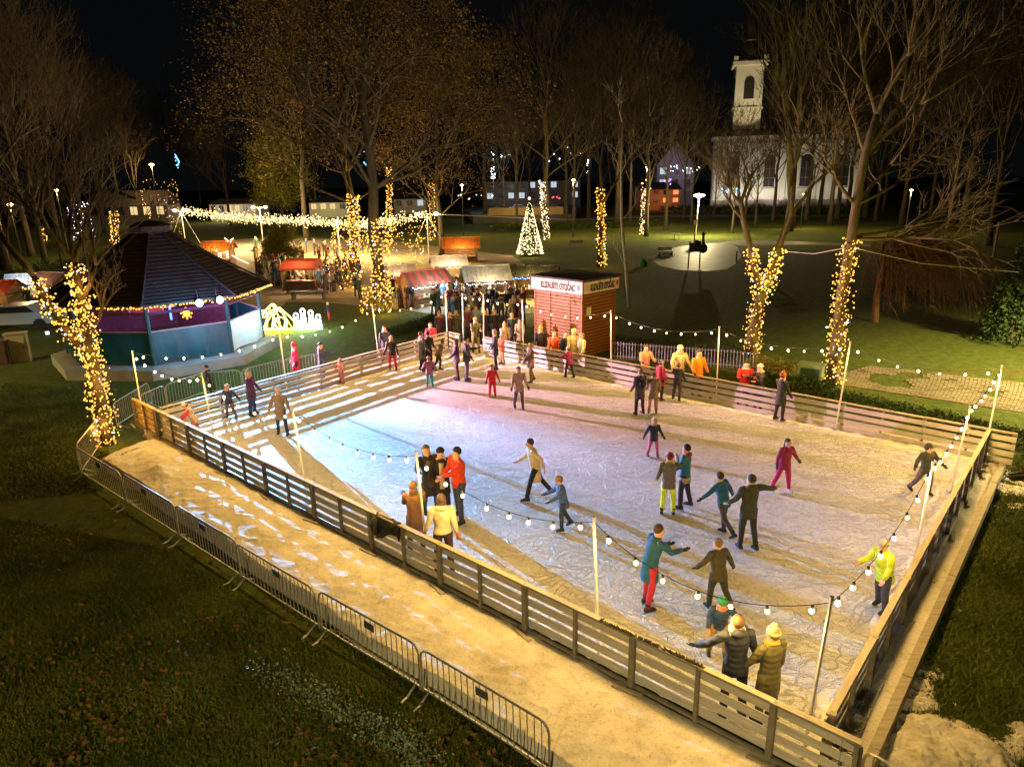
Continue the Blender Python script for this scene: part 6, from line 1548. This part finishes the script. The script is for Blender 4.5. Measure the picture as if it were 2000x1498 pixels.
    if hat is not None:
        b = MB(); top = hc + Vector((0, -.006, .045)) * hs
        b.ell(FB(top), (.100 * s * hs, .108 * s * hs, .098 * s * hs), n, 6, None, -.12, 1)
        hb = b.build('hat' if hatk != 'helmet' else 'helmet', cloth(g(hat), 0), root, True)
        b = MB(); b.loft([E3(0, -.006 * hs, top.z + z_, a * hs, c * hs, n, FB) for z_, a, c in ((-.03, .103, .111), (.0, .110, .118), (.022, .104, .112))]); b.build('hat_band', cloth(g(tuple(v * .8 for v in hat)), 0), hb, True)
        if hatk == 'pompom': b = MB(); b.ell(FB(top + Vector((0, -.01, .115 * hs))), (.045 * s, .045 * s, .042 * s), 8, 5); b.build('pompom', cloth(g(tuple(min(1, v * 1.3) for v in hat)), 0), hb, True)
    if hood is not None:
        up_on = hatk == 'hoodup'
        b = MB()
        if up_on: b.ell(FB(hc + Vector((0, -.026, .016)) * hs), (.118 * s * hs, .118 * s * hs, .135 * s * hs), n, 6, Matrix.Rotation(R(-30), 3, 'X'), -.6, 1)
        else: b.ell(FB(Vector((0, -.07, 1.47))), (.13 * s, .085 * s, .062 * s), n, 5)
        b.build('hood', cloth(g(hood), 0), root, True)
    if scarf is not None:
        b = MB(); pts_ = [FB(Vector((.095 * math.cos(t), .012 + .088 * math.sin(t), 1.485 + .01 * math.sin(t * 3)))) for t in [2 * PI * i / 10 for i in range(11)]]; b.tube(pts_, .036 * s, 6); b.build('scarf', cloth(g(scarf), 0), root, True)
    if bag is not None:
        b = MB(); c_ = FB(Vector((0, -.19, 1.2)) if bag[1] == 'back' else Vector((-.27, .02, .95))); b.ell(c_, (.14 * s, .09 * s, .18 * s), 8, 6); b.build('backpack' if bag[1] == 'back' else 'bag', cloth(g(bag[0]), 0), root, True)
    return root

NAVY = (.018, .022, .045); BLK = (.014, .014, .016); JEAN = (.03, .045, .10); DGREY = (.035, .035, .04); CREAM = (.60, .50, .33); RED = (.55, .035, .02); BRN = (.10, .055, .03)
TEAL = (.02, .15, .28); OLV = (.09, .085, .04); PINK = (.65, .25, .28); MAG = (.35, .01, .10); BLOND = (.40, .26, .10); NEON = (.55, .68, .02); ORG = (.75, .24, .02); GREYB = (.30, .27, .24)
DOWN = (10, 6, 12)
pl = person
# the three friends and the two by the near fence
pl(843, 1003, 1.72, 200, 'person in long black open coat with brown hair, left of the hugging three', BLK, JEAN, coat=.45, hair=(.15, .08, .035), long=True, inner=(.10, .07, .05), ra=(35, 35, 60), la=(14, 10, 20), tilt=4, quilt=0)
pl(866, 1004, 1.66, 190, 'person in black hat and dark coat with beige lining, middle of the three', BLK, NAVY, coat=.42, hat=BLK, inner=(.55, .45, .3), la=(30, 20, 40), ra=(20, 10, 30), quilt=0)
pl(899, 1018, 1.86, 130, 'tall person in bright red jacket and blue jeans hugging two friends', (.60, .045, .012), JEAN, coat=.12, hair=BLK, la=(20, 60, 30), ra=(18, 5, 10), lean=6, tilt=-5, ll=(10, 6, 8), rl=(-6, 8, 6), quilt=0)
pl(815, 1083, 1.66, 10, 'person in brown fur coat standing behind a light pole at the near fence', (.26, .13, .07), BRN, coat=.40, hair=(.16, .09, .05), long=True, la=(8, 30, 60), ra=(8, 40, 70), quilt=0)
pl(869, 1122, 1.74, 8, 'person in cream hooded jacket with dark hair leaning on the near fence', (.66, .56, .36), (.05, .02, .03), coat=.02, hair=(.05, .028, .018), long=True, hood=CREAM, la=(22, 8, 10), ra=(16, -10, 8), quilt=0, mitt=(.45, .16, .08))
# skaters in the middle
pl(1046, 975, 1.62, 95, 'skater in pale cream coat with dark hair gliding left', (.66, .55, .36), BLK, coat=.38, hair=(.05, .03, .02), lean=12, ll=(22, 4, 10), rl=(-22, 4, 14), la=(20, -30, 20), ra=(20, 35, 20), quilt=0)
pl(1099, 1034, 1.28, 100, 'small skater in blue jacket with mustard hat beside the cream coat', (.06, .12, .30), (.03, .05, .12), hat=(.35, .22, .05), coat=.2, lean=10, ll=(10, 4, 10), rl=(-10, 4, 20), la=(20, 40, 30), ra=(20, 40, 30))
pl(1275, 893, 1.12, 190, 'child in navy jacket and pink skirt with pale pink hat', NAVY, (.5, .12, .22), hat=(.62, .42, .36), hatk='pompom', hair=BLOND, long=True, la=(22, 5, 8), ra=(40, 5, 10), boots=(.12, .06, .04), ll=(8, 6, 10), rl=(-4, 8, 8), scarf=BLOND)
pl(1303, 1005, 1.52, 350, 'child in grey vest, neon yellow trousers and red hat seen from behind', (.13, .12, .14), (.62, .78, .03), hat=(.4, .02, .03), vest=OLV, la=(14, 5, 10), ra=(45, 50, 60), coat=.18)
pl(1334, 992, 1.60, 60, 'youth in teal blue jacket with beige lower half and dark hair', (.02, .13, .22), NAVY, hair=BLK, trim=(.40, .32, .2), coat=.2, la=(10, 25, 40), ra=(10, 10, 20), hood=(.25, .04, .04), ll=(6, 5, 8), rl=(-6, 5, 6))
pl(1408, 1046, 1.48, 40, 'skater in blue jacket stretching one arm far to the left', (.012, .12, .26), (.05, .05, .06), hair=(.03, .025, .02), la=(72, 10, 5), ra=(30, 0, 10), lean=10, tilt=-6, ll=(-20, 4, 25), rl=(6, 4, 8), coat=.14, quilt=0)
pl(1456, 1072, 1.68, 10, 'skater all in dark grey green with right arm stretched out', (.028, .035, .028), (.02, .022, .024), hair=(.03, .03, .025), ra=(75, 10, 5), la=(20, 10, 15), coat=.2, ll=(2, 3, 4), rl=(-6, 4, 8), quilt=0, hood=(.03, .035, .03))
pl(1527, 962, 1.40, 200, 'skater in magenta jacket and magenta trousers with dark hair', (.22, .012, .07), (.42, .01, .10), hair=(.06, .04, .03), long=True, la=(38, -5, 8), ra=(24, 8, 10), ll=(6, 8, 6), rl=(-10, 10, 10), tilt=-4, boots=(.6, .45, .42), quilt=0)
pl(1801, 967, 1.32, 190, 'child in dark green hooded jacket with both arms spread, right side', (.035, .04, .025), (.10, .08, .07), hair=None, hood=(.03, .035, .02), hatk='hoodup', la=(38, 5, 8), ra=(48, 5, 10), ll=(10, 8, 16), rl=(-14, 8, 20), tilt=3)
pl(1716, 1192, 1.44, 110, 'child in neon yellow jacket with grey hat at the right fence', (.50, .62, .02), (.05, .045, .05), hat=(.33, .30, .24), trim=DGREY, coat=.22, la=(15, 20, 30), ra=(28, 30, 50), lean=12, ll=(8, 5, 14), rl=(-6, 5, 10))
pl(1266, 1188, 1.66, 290, 'skater in dark blue coat with red trousers and black boots', (.01, .085, .18), (.42, .02, .05), hair=(.05, .03, .02), coat=.34, lean=14, la=(14, 40, 40), ra=(14, 55, 40), ll=(4, 3, 6), rl=(-3, 4, 8), boots=BLK, quilt=0)
pl(1398, 1190, 1.38, 20, 'blurry dark olive clad skater just behind the green hatted child', (.05, .045, .02), (.03, .03, .02), hair=(.16, .11, .04), la=(35, 10, 20), ra=(30, 5, 10), lean=8, ll=(10, 4, 10), rl=(-12, 6, 24), quilt=0)
pl(1400, 1285, 1.22, 170, 'child in green white hat, navy jacket and mustard trousers', (.02, .05, .12), (.42, .26, .03), hat=(.03, .22, .09), hatk='pompom', la=(50, 15, 20), ra=(20, 15, 30), lean=18, scarf=(.55, .16, .10), coat=.1, ll=(6, 6, 14), rl=(-4, 6, 10))
pl(1428, 1400, 1.70, 5, 'person in navy hooded jacket with brown hair holding the near fence', (.02, .028, .045), BLK, hair=(.06, .032, .015), hood=(.02, .025, .04), scarf=(.5, .34, .27), la=(48, 12, 14), ra=(20, 5, 10), coat=.16, tilt=-2)
pl(1492, 1412, 1.58, 20, 'person in olive coat with yellow pompom hat and mustard scarf', (.13, .12, .05), OLV, hat=(.62, .50, .22), hatk='pompom', hair=(.2, .12, .06), scarf=(.45, .28, .04), la=(22, 12, 14), ra=(10, 5, 10), coat=.36, mitt=(.07, .07, .04))
# left side
pl(384, 858, 1.22, 120, 'child in red sleeves and cream vest holding the fence at the left corner', (.55, .40, .24), (.40, .15, .10), vest=(.5, .02, .02), hat=(.55, .45, .25), hatk='pompom', lean=22, la=(25, 50, 20), ra=(25, 40, 20), ll=(10, 6, 16), rl=(-12, 6, 18))
pl(452, 818, 1.18, 180, 'child with pale pink hat, pink scarf and brown trousers by the left fence', NAVY, (.20, .09, .05), hat=(.55, .40, .38), scarf=(.6, .2, .25), la=(50, 10, 10), ra=(20, 5, 10), ll=(5, 10, 12), rl=(-5, 10, 8))
pl(496, 812, 1.60, 260, 'long haired person in plum coat at the left rear fence', (.10, .02, .08), JEAN, hair=(.40, .32, .24), long=True, coat=.32, la=(8, 4, 8), ra=(8, 10, 14), quilt=0)
pl(553, 850, 1.55, 185, 'person in beige brown coat with whitish fur hat on the left ice', (.28, .19, .12), (.02, .04, .09), hat=(.62, .57, .5), hair=(.25, .15, .09), long=True, coat=.36, la=(22, 0, 6), ra=(22, 6, 8), ll=(8, 6, 8), rl=(-6, 6, 8), quilt=0)
pl(668, 750, .98, 150, 'toddler in pink snowsuit and pink hat against the left rear fence', PINK, (.6, .22, .26), hat=(.7, .35, .35), la=(25, 10, 10), ra=(25, 10, 10))
pl(768, 724, 1.46, 185, 'blonde girl in black jacket and red trousers at the left rear fence', BLK, (.45, .015, .04), hair=(.55, .38, .14), long=True, la=(14, 5, 8), ra=(16, 5, 10), boots=BLK)
pl(826, 725, 1.66, 300, 'person in long grey coat near the rear corner', (.10, .09, .085), BLK, coat=.42, hair=BRN, la=(12, 15, 20), ra=(10, 10, 10), quilt=0)
pl(838, 722, 1.60, 340, 'person in near black coat beside the grey coat', (.025, .022, .022), BLK, coat=.3, hair=BLK, lean=5)
pl(840, 757, 1.18, 10, 'child in mauve jacket, pink hat and bright teal trousers', (.28, .08, .14), (.01, .32, .42), hat=(.65, .28, .32), coat=.2, la=(28, 10, 10), ra=(28, 10, 10), boots=(.01, .2, .3))
pl(858, 724, 1.30, 280, 'child in brown olive jacket bending forward near the rear corner', (.13, .08, .03), (.04, .03, .03), hair=BRN, lean=24, ll=(14, 4, 20), rl=(-18, 4, 14))
pl(893, 742, 1.62, 100, 'long haired person in dark violet jacket with a lilac bag', (.06, .03, .08), (.12, .06, .10), hair=(.08, .06, .06), long=True, bag=((.3, .18, .42), 'side'), la=(10, 14, 30), ra=(12, 10, 20))
pl(913, 745, 1.76, 275, 'tall person in black jacket and grey blue jeans near the gateway', (.022, .024, .028), (.08, .08, .13), hair=BLK, la=(12, 30, 50), ra=(12, 5, 10))
pl(930, 690, 1.62, 190, 'person in olive jacket and yellowish trousers standing in the gateway', (.10, .10, .04), (.30, .26, .07), hat=(.50, .28, .05), la=(8, 20, 50), ra=(8, 20, 50))
pl(968, 722, 1.66, 95, 'person in dark navy jacket with pale pink hat by the kiosk corner', (.018, .028, .04), NAVY, hat=(.5, .35, .33), la=(12, 10, 20), ra=(10, 8, 14), coat=.3)
pl(962, 776, 1.18, 190, 'child in bright red snow overalls on the rear ice', (.62, .015, .02), (.65, .012, .02), hair=BRN, la=(18, 5, 10), ra=(18, 5, 10), coat=.05, boots=(.55, .1, .08))
pl(981, 712, 1.30, 120, 'child in orange red jacket with cream hat at the right rear fence', (.6, .10, .04), (.35, .30, .14), hat=(.6, .5, .35), hatk='pompom', scarf=(.55, .3, .25), la=(30, 20, 20), ra=(25, 10, 10))
pl(1037, 747, 1.54, 110, 'person in brown coat with beige fur hood carrying a pink bag', (.12, .08, .05), (.22, .16, .10), hair=BRN, hood=(.40, .34, .2), hatk='hoodup', bag=((.75, .30, .30), 'side'), la=(14, 30, 20), ra=(10, 10, 10), coat=.3, ll=(8, 4, 8), rl=(-8, 4, 10))
pl(1014, 800, 1.50, 190, 'skater in faded pink beige top and violet trousers on the rear ice', (.38, .24, .17), (.10, .05, .10), hair=(.15, .09, .05), coat=.2, la=(16, 5, 10), ra=(16, -5, 10), ll=(8, 3, 8), rl=(-10, 3, 12), quilt=0)
pl(1112, 738, 1.22, 40, 'child in magenta jacket with cream yellow hat leaning on the fence', (.38, .03, .14), (.03, .03, .05), hat=(.66, .55, .3), hatk='pompom', lean=10, ll=(20, 4, 20), rl=(-10, 5, 6), la=(40, 30, 20), ra=(30, 30, 20))
pl(1248, 810, 1.56, 20, 'person in dark violet coat with black backpack on the right rear ice', (.05, .035, .07), BLK, hat=(.35, .30, .30), coat=.34, bag=(BLK, 'back'), la=(12, 5, 20), ra=(12, 20, 20))
pl(1274, 808, 1.40, 350, 'girl in grey beige coat with bare coloured tights beside the violet coat', (.22, .18, .12), (.40, .22, .14), hair=BRN, coat=.3, boots=BLK, la=(12, 20, 20), ra=(14, 5, 10))
pl(1288, 782, 1.42, 300, 'child in crimson coat with cream hat at the right rear fence', (.5, .02, .05), BLK, hat=(.6, .5, .36), coat=.28, la=(16, 15, 15), ra=(12, 5, 10))
pl(1322, 782, 1.34, 330, 'child in dark grey jacket with brown hair facing the right rear fence', (.04, .04, .055), (.08, .07, .07), hair=(.14, .08, .04), la=(30, 30, 20), ra=(14, 10, 10), ll=(14, 8, 18), rl=(-12, 6, 14))
pl(1521, 822, 1.58, 300, 'person in long blackish green coat with orange red hat at the right rear fence', (.02, .028, .018), (.022, .024, .018), hat=(.75, .13, .05), hatk='pompom', coat=.34, la=(10, 20, 60), ra=(8, 10, 14), inner=(.5, .2, .25))
# spectators outside the left rear fence
def out(px, top, h, *a, deck=False, **k):
    """spectator outside a fence, standing where a figure of height h has its head at picture row `top`"""
    if deck:
        A_, d_, n_ = deck; z_ = -.06; q = at(px, top, h + z_); p = A_ + d_ * (Vector((q.x, q.y, 0)) - A_).dot(d_)
        # slide along the outside of the fence to the right column
        lo, hi = -3.0, 3.0
        for _ in range(30):
            m_ = (lo + hi) / 2; w = p + d_ * m_ + n_ * .42; P_ = np.array([w.x, w.y, z_ + h]) - CAM; xx = 1000 + F_PX * (P_ @ RT) / (P_ @ FW)
            if xx < px: lo = m_
            else: hi = m_
        return person(0, 0, h, *a, P=Vector((w.x, w.y, z_)), skates=False, **k)
    q = at(px, top, G + h)
    return person(0, 0, h, *a, P=Vector((q.x, q.y, G)), skates=False, **k)
DR = (CG, dfr, nfr)
out(573, 668, 1.72, 120, 'spectator in crimson hooded coat outside the left rear fence', (.50, .012, .05), BLK, coat=.4, hair=None, hood=(.5, .02, .05), hatk='hoodup', quilt=0)
out(625, 668, 1.64, 260, 'spectator in navy jacket with beige fur hood outside the left fence', (.02, .03, .07), BLK, hat=(.01, .02, .05), hood=(.42, .36, .26), coat=.3, la=(12, 20, 70), ra=(12, 20, 70))
out(750, 636, 1.72, 200, 'spectator in dark navy jacket beside the blonde girl, outside the fence', (.02, .022, .04), BLK, hair=(.12, .07, .04), coat=.26)
out(408, 713, 1.20, 90, 'small dark clad spectator by the bandstand plinth', (.015, .02, .04), BLK, hair=BLK, lean=14, ll=(10, 6, 20), coat=.1)
out(840, 630, 1.66, 200, 'spectator in hot pink red jacket behind the rear corner', (.65, .03, .08), BLK, hair=(.35, .12, .05), coat=.2)
sp = [(857, 608, 1.66, 180, (.08, .01, .03), (.5, .27, .04), 'maroon jacket with mustard hat left of the gateway'), (877, 611, 1.6, 200, (.05, .015, .03), (.55, .3, .04), 'wine coloured coat with orange hat behind the rear corner'), (890, 604, 1.7, 190, (.10, .10, .06), None, 'drab olive coat behind the rear corner pole'),
      (912, 598, 1.66, 170, (.30, .06, .04), (.5, .25, .05), 'rust coloured jacket in the gateway crowd'), (930, 596, 1.7, 160, (.30, .40, .5), None, 'pale blue jacket in the gateway crowd'), (948, 604, 1.74, 185, (.02, .02, .025), None, 'black jacket left of the kiosk'), (966, 603, 1.78, 190, (.018, .018, .02), None, 'wide black coat touching the kiosk corner'),
      (985, 630, 1.6, 200, (.55, .42, .3), (.55, .42, .2), 'cream coat with yellow hat by the kiosk corner'), (1000, 611, 1.76, 180, (.02, .04, .03), (.6, .5, .16), 'dark green coat with yellow hat at the kiosk corner'), (1015, 622, 1.66, 175, (.36, .28, .20), None, 'beige coat behind the pole at the kiosk corner')]
for x, y, h, hd, c, ht, lb in sp: out(x, y, h, hd, 'spectator in ' + lb, c, BLK if x % 2 else JEAN, hat=ht, hatk='pompom' if ht and x % 2 else 'beanie', coat=.3, la=(10, 15, 40), ra=(10, 20, 40), det=False)
out(1056, 620, 1.74, 185, 'spectator in black coat and orange knitted hat before the kiosk', BLK, BLK, deck=DR, hat=(.65, .32, .03), hatk='pompom', coat=.34, hair=(.3, .2, .1), long=True)
out(1083, 632, 1.62, 170, 'spectator in bright orange red jacket in front of the kiosk boards', (.75, .10, .01), BLK, deck=DR, hair=(.5, .2, .08), long=True, coat=.24)
out(1105, 638, 1.70, 195, 'spectator in blue black jacket between orange and yellow neighbours', (.02, .03, .045), JEAN, deck=DR, hair=BRN, coat=.26)
out(1121, 624, 1.86, 185, 'spectator with yellow hat and pale coat at the kiosk corner', (.5, .42, .22), BLK, deck=DR, hat=(.7, .55, .12), coat=.3)
out(1136, 638, 1.76, 120, 'spectator in long yellow beige coat with long brown hair by the kiosk', (.62, .46, .18), BLK, deck=DR, hair=(.2, .09, .04), long=True, coat=.45, inner=(.6, .35, .25))
out(1262, 685, 1.66, 190, 'spectator in pink jacket outside the right rear fence', (.70, .30, .22), BLK, deck=DR, hair=BRN, coat=.2, la=(22, 40, 40), ra=(20, 30, 40))
out(1329, 674, 1.86, 185, 'spectator in cream puffer jacket with hood outside the right rear fence', (.68, .58, .30), BLK, deck=DR, hood=(.6, .5, .25), hat=(.6, .5, .28), hair=None, coat=.2, la=(26, 15, 20), ra=(26, 15, 20), inner=(.7, .55, .4), scarf=(.6, .35, .25))
out(1366, 682, 1.80, 200, 'spectator in bright orange jacket outside the right rear fence', (.85, .26, .01), BLK, deck=DR, hair=(.06, .04, .03), coat=.16, la=(16, 5, 12), ra=(18, 20, 20), quilt=0)
out(1458, 703, 1.66, 170, 'spectator in scarlet jacket outside the right rear fence', (.65, .012, .02), BLK, deck=DR, hair=BLK, coat=.2, la=(30, 30, 60), ra=(20, 30, 60), scarf=(.6, .4, .4))
out(1486, 708, 1.64, 110, 'spectator in black jacket with pale pink hat and fur hood', BLK, BLK, deck=DR, hat=(.70, .42, .36), hood=(.45, .38, .22), coat=.24, la=(14, 30, 50), ra=(14, 40, 60))

# crowd at the stalls: every visitor a figure of its own
JC = [((.02, .022, .03), 'black'), ((.03, .04, .09), 'navy'), ((.35, .03, .02), 'dark red'), ((.10, .06, .03), 'brown'), ((.09, .09, .045), 'olive'), ((.55, .40, .10), 'mustard'), ((.55, .47, .35), 'cream'), ((.14, .14, .15), 'grey'), ((.65, .2, .02), 'orange'), ((.04, .12, .25), 'blue'), ((.25, .05, .12), 'plum'), ((.03, .10, .05), 'dark green')]
HC = [(None, 'bare head'), ((.5, .3, .05), 'ochre hat'), ((.6, .5, .35), 'cream hat'), ((.4, .03, .03), 'red hat'), ((.02, .02, .02), 'black hat'), ((.2, .3, .45), 'pale blue hat')]
zones = [('queueing left of the red stall', 20, (496, 556), (520, 560)), ('near the long dark table', 24, (560, 655), (545, 572)), ('under the red canopy', 8, (566, 628), (560, 568)), ('between red stall and big tree', 22, (636, 705), (530, 585)),
         ('farthest back in the market', 26, (500, 720), (490, 515)), ('right of the big tree trunk', 14, (752, 820), (580, 606)), ('before the icy lit hut', 12, (845, 905), (590, 618)), ('before the grey tiled hut', 20, (875, 990), (585, 632)), ('between grey tiled hut and kiosk', 10, (985, 1025), (590, 640)), ('by huts left of the bandstand', 4, (40, 120), (600, 625))]
cr_ = random.Random(5); used = set()
for zn, cnt, (xa, xb), (ya, yb) in zones:
    for k in range(cnt):
        for _t in range(40):
            j = cr_.choice(JC); h_ = cr_.choice(HC); key = (zn, j[1], h_[1])
            if key not in used: break
        used.add(key)
        child = cr_.random() < .15
        lb = '%s in %s jacket, %s, %s' % ('child' if child else 'visitor', j[1], h_[1], zn)
        person(cr_.uniform(xa, xb), cr_.uniform(ya, yb), 1.2 if child else cr_.uniform(1.6, 1.82), cr_.uniform(0, 360), lb, j[0], cr_.choice((BLK, JEAN, NAVY, BRN)), z=G, hat=h_[0], coat=cr_.uniform(.12, .42), hair=cr_.choice((BLK, BRN, BLOND)), det=False, la=(12, cr_.uniform(0, 60), 30), ra=(12, cr_.uniform(0, 40), 20), ll=(cr_.uniform(-4, 12), 4, 6), rl=(cr_.uniform(-12, 4), 4, 6), group='visitors of the winter market')
out(640, 590, 1.15, 90, 'child in navy jacket and red trousers on the grass by the long table', NAVY, (.5, .03, .03), hair=BLOND, det=False)
# coat hung over the near fence
A_ = on_line(CL, CN, 745, 1020); t = thing('hung_coat', 'black coat thrown over the top rail of the near fence', 'coat', A_ + Vector((0, 0, RH)), math.atan2(dn.y, dn.x))
vs = []; fs = []; nx_, ny_ = 14, 12
for j in range(ny_):
    v = j / (ny_ - 1) * 2 - 1
    for i in range(nx_):
        u = i / (nx_ - 1); wob = fbm(u * 4, v * 3, 7)
        L = .42 + .12 * math.sin(u * 5 + 1); zz = .03 - max(0, abs(v) - .14) * L * 1.15; yy = (v * .16 if abs(v) < .3 else math.copysign(.05 + .02 * abs(v), v)) + wob * .05
        vs.append((u * .75 - .37 + wob * .06, -.02 + yy * 1.2, zz + wob * .03))
for j in range(ny_ - 1):
    for i in range(nx_ - 1): a = j * nx_ + i; fs.append((a, a + 1, a + nx_ + 1, a + nx_))
b = MB(); b.add(vs, fs); o = b.build('cloth', cloth(BLK, 0), t, True); o.modifiers.new('thick', 'SOLIDIFY').thickness = .03
b = MB(); b.tube([(-.33, -.10, -.05), (-.38, -.13, -.2), (-.33, -.14, -.42)], [.07, .09, .06], 8); b.build('sleeve', cloth(BLK, 0), t, True)
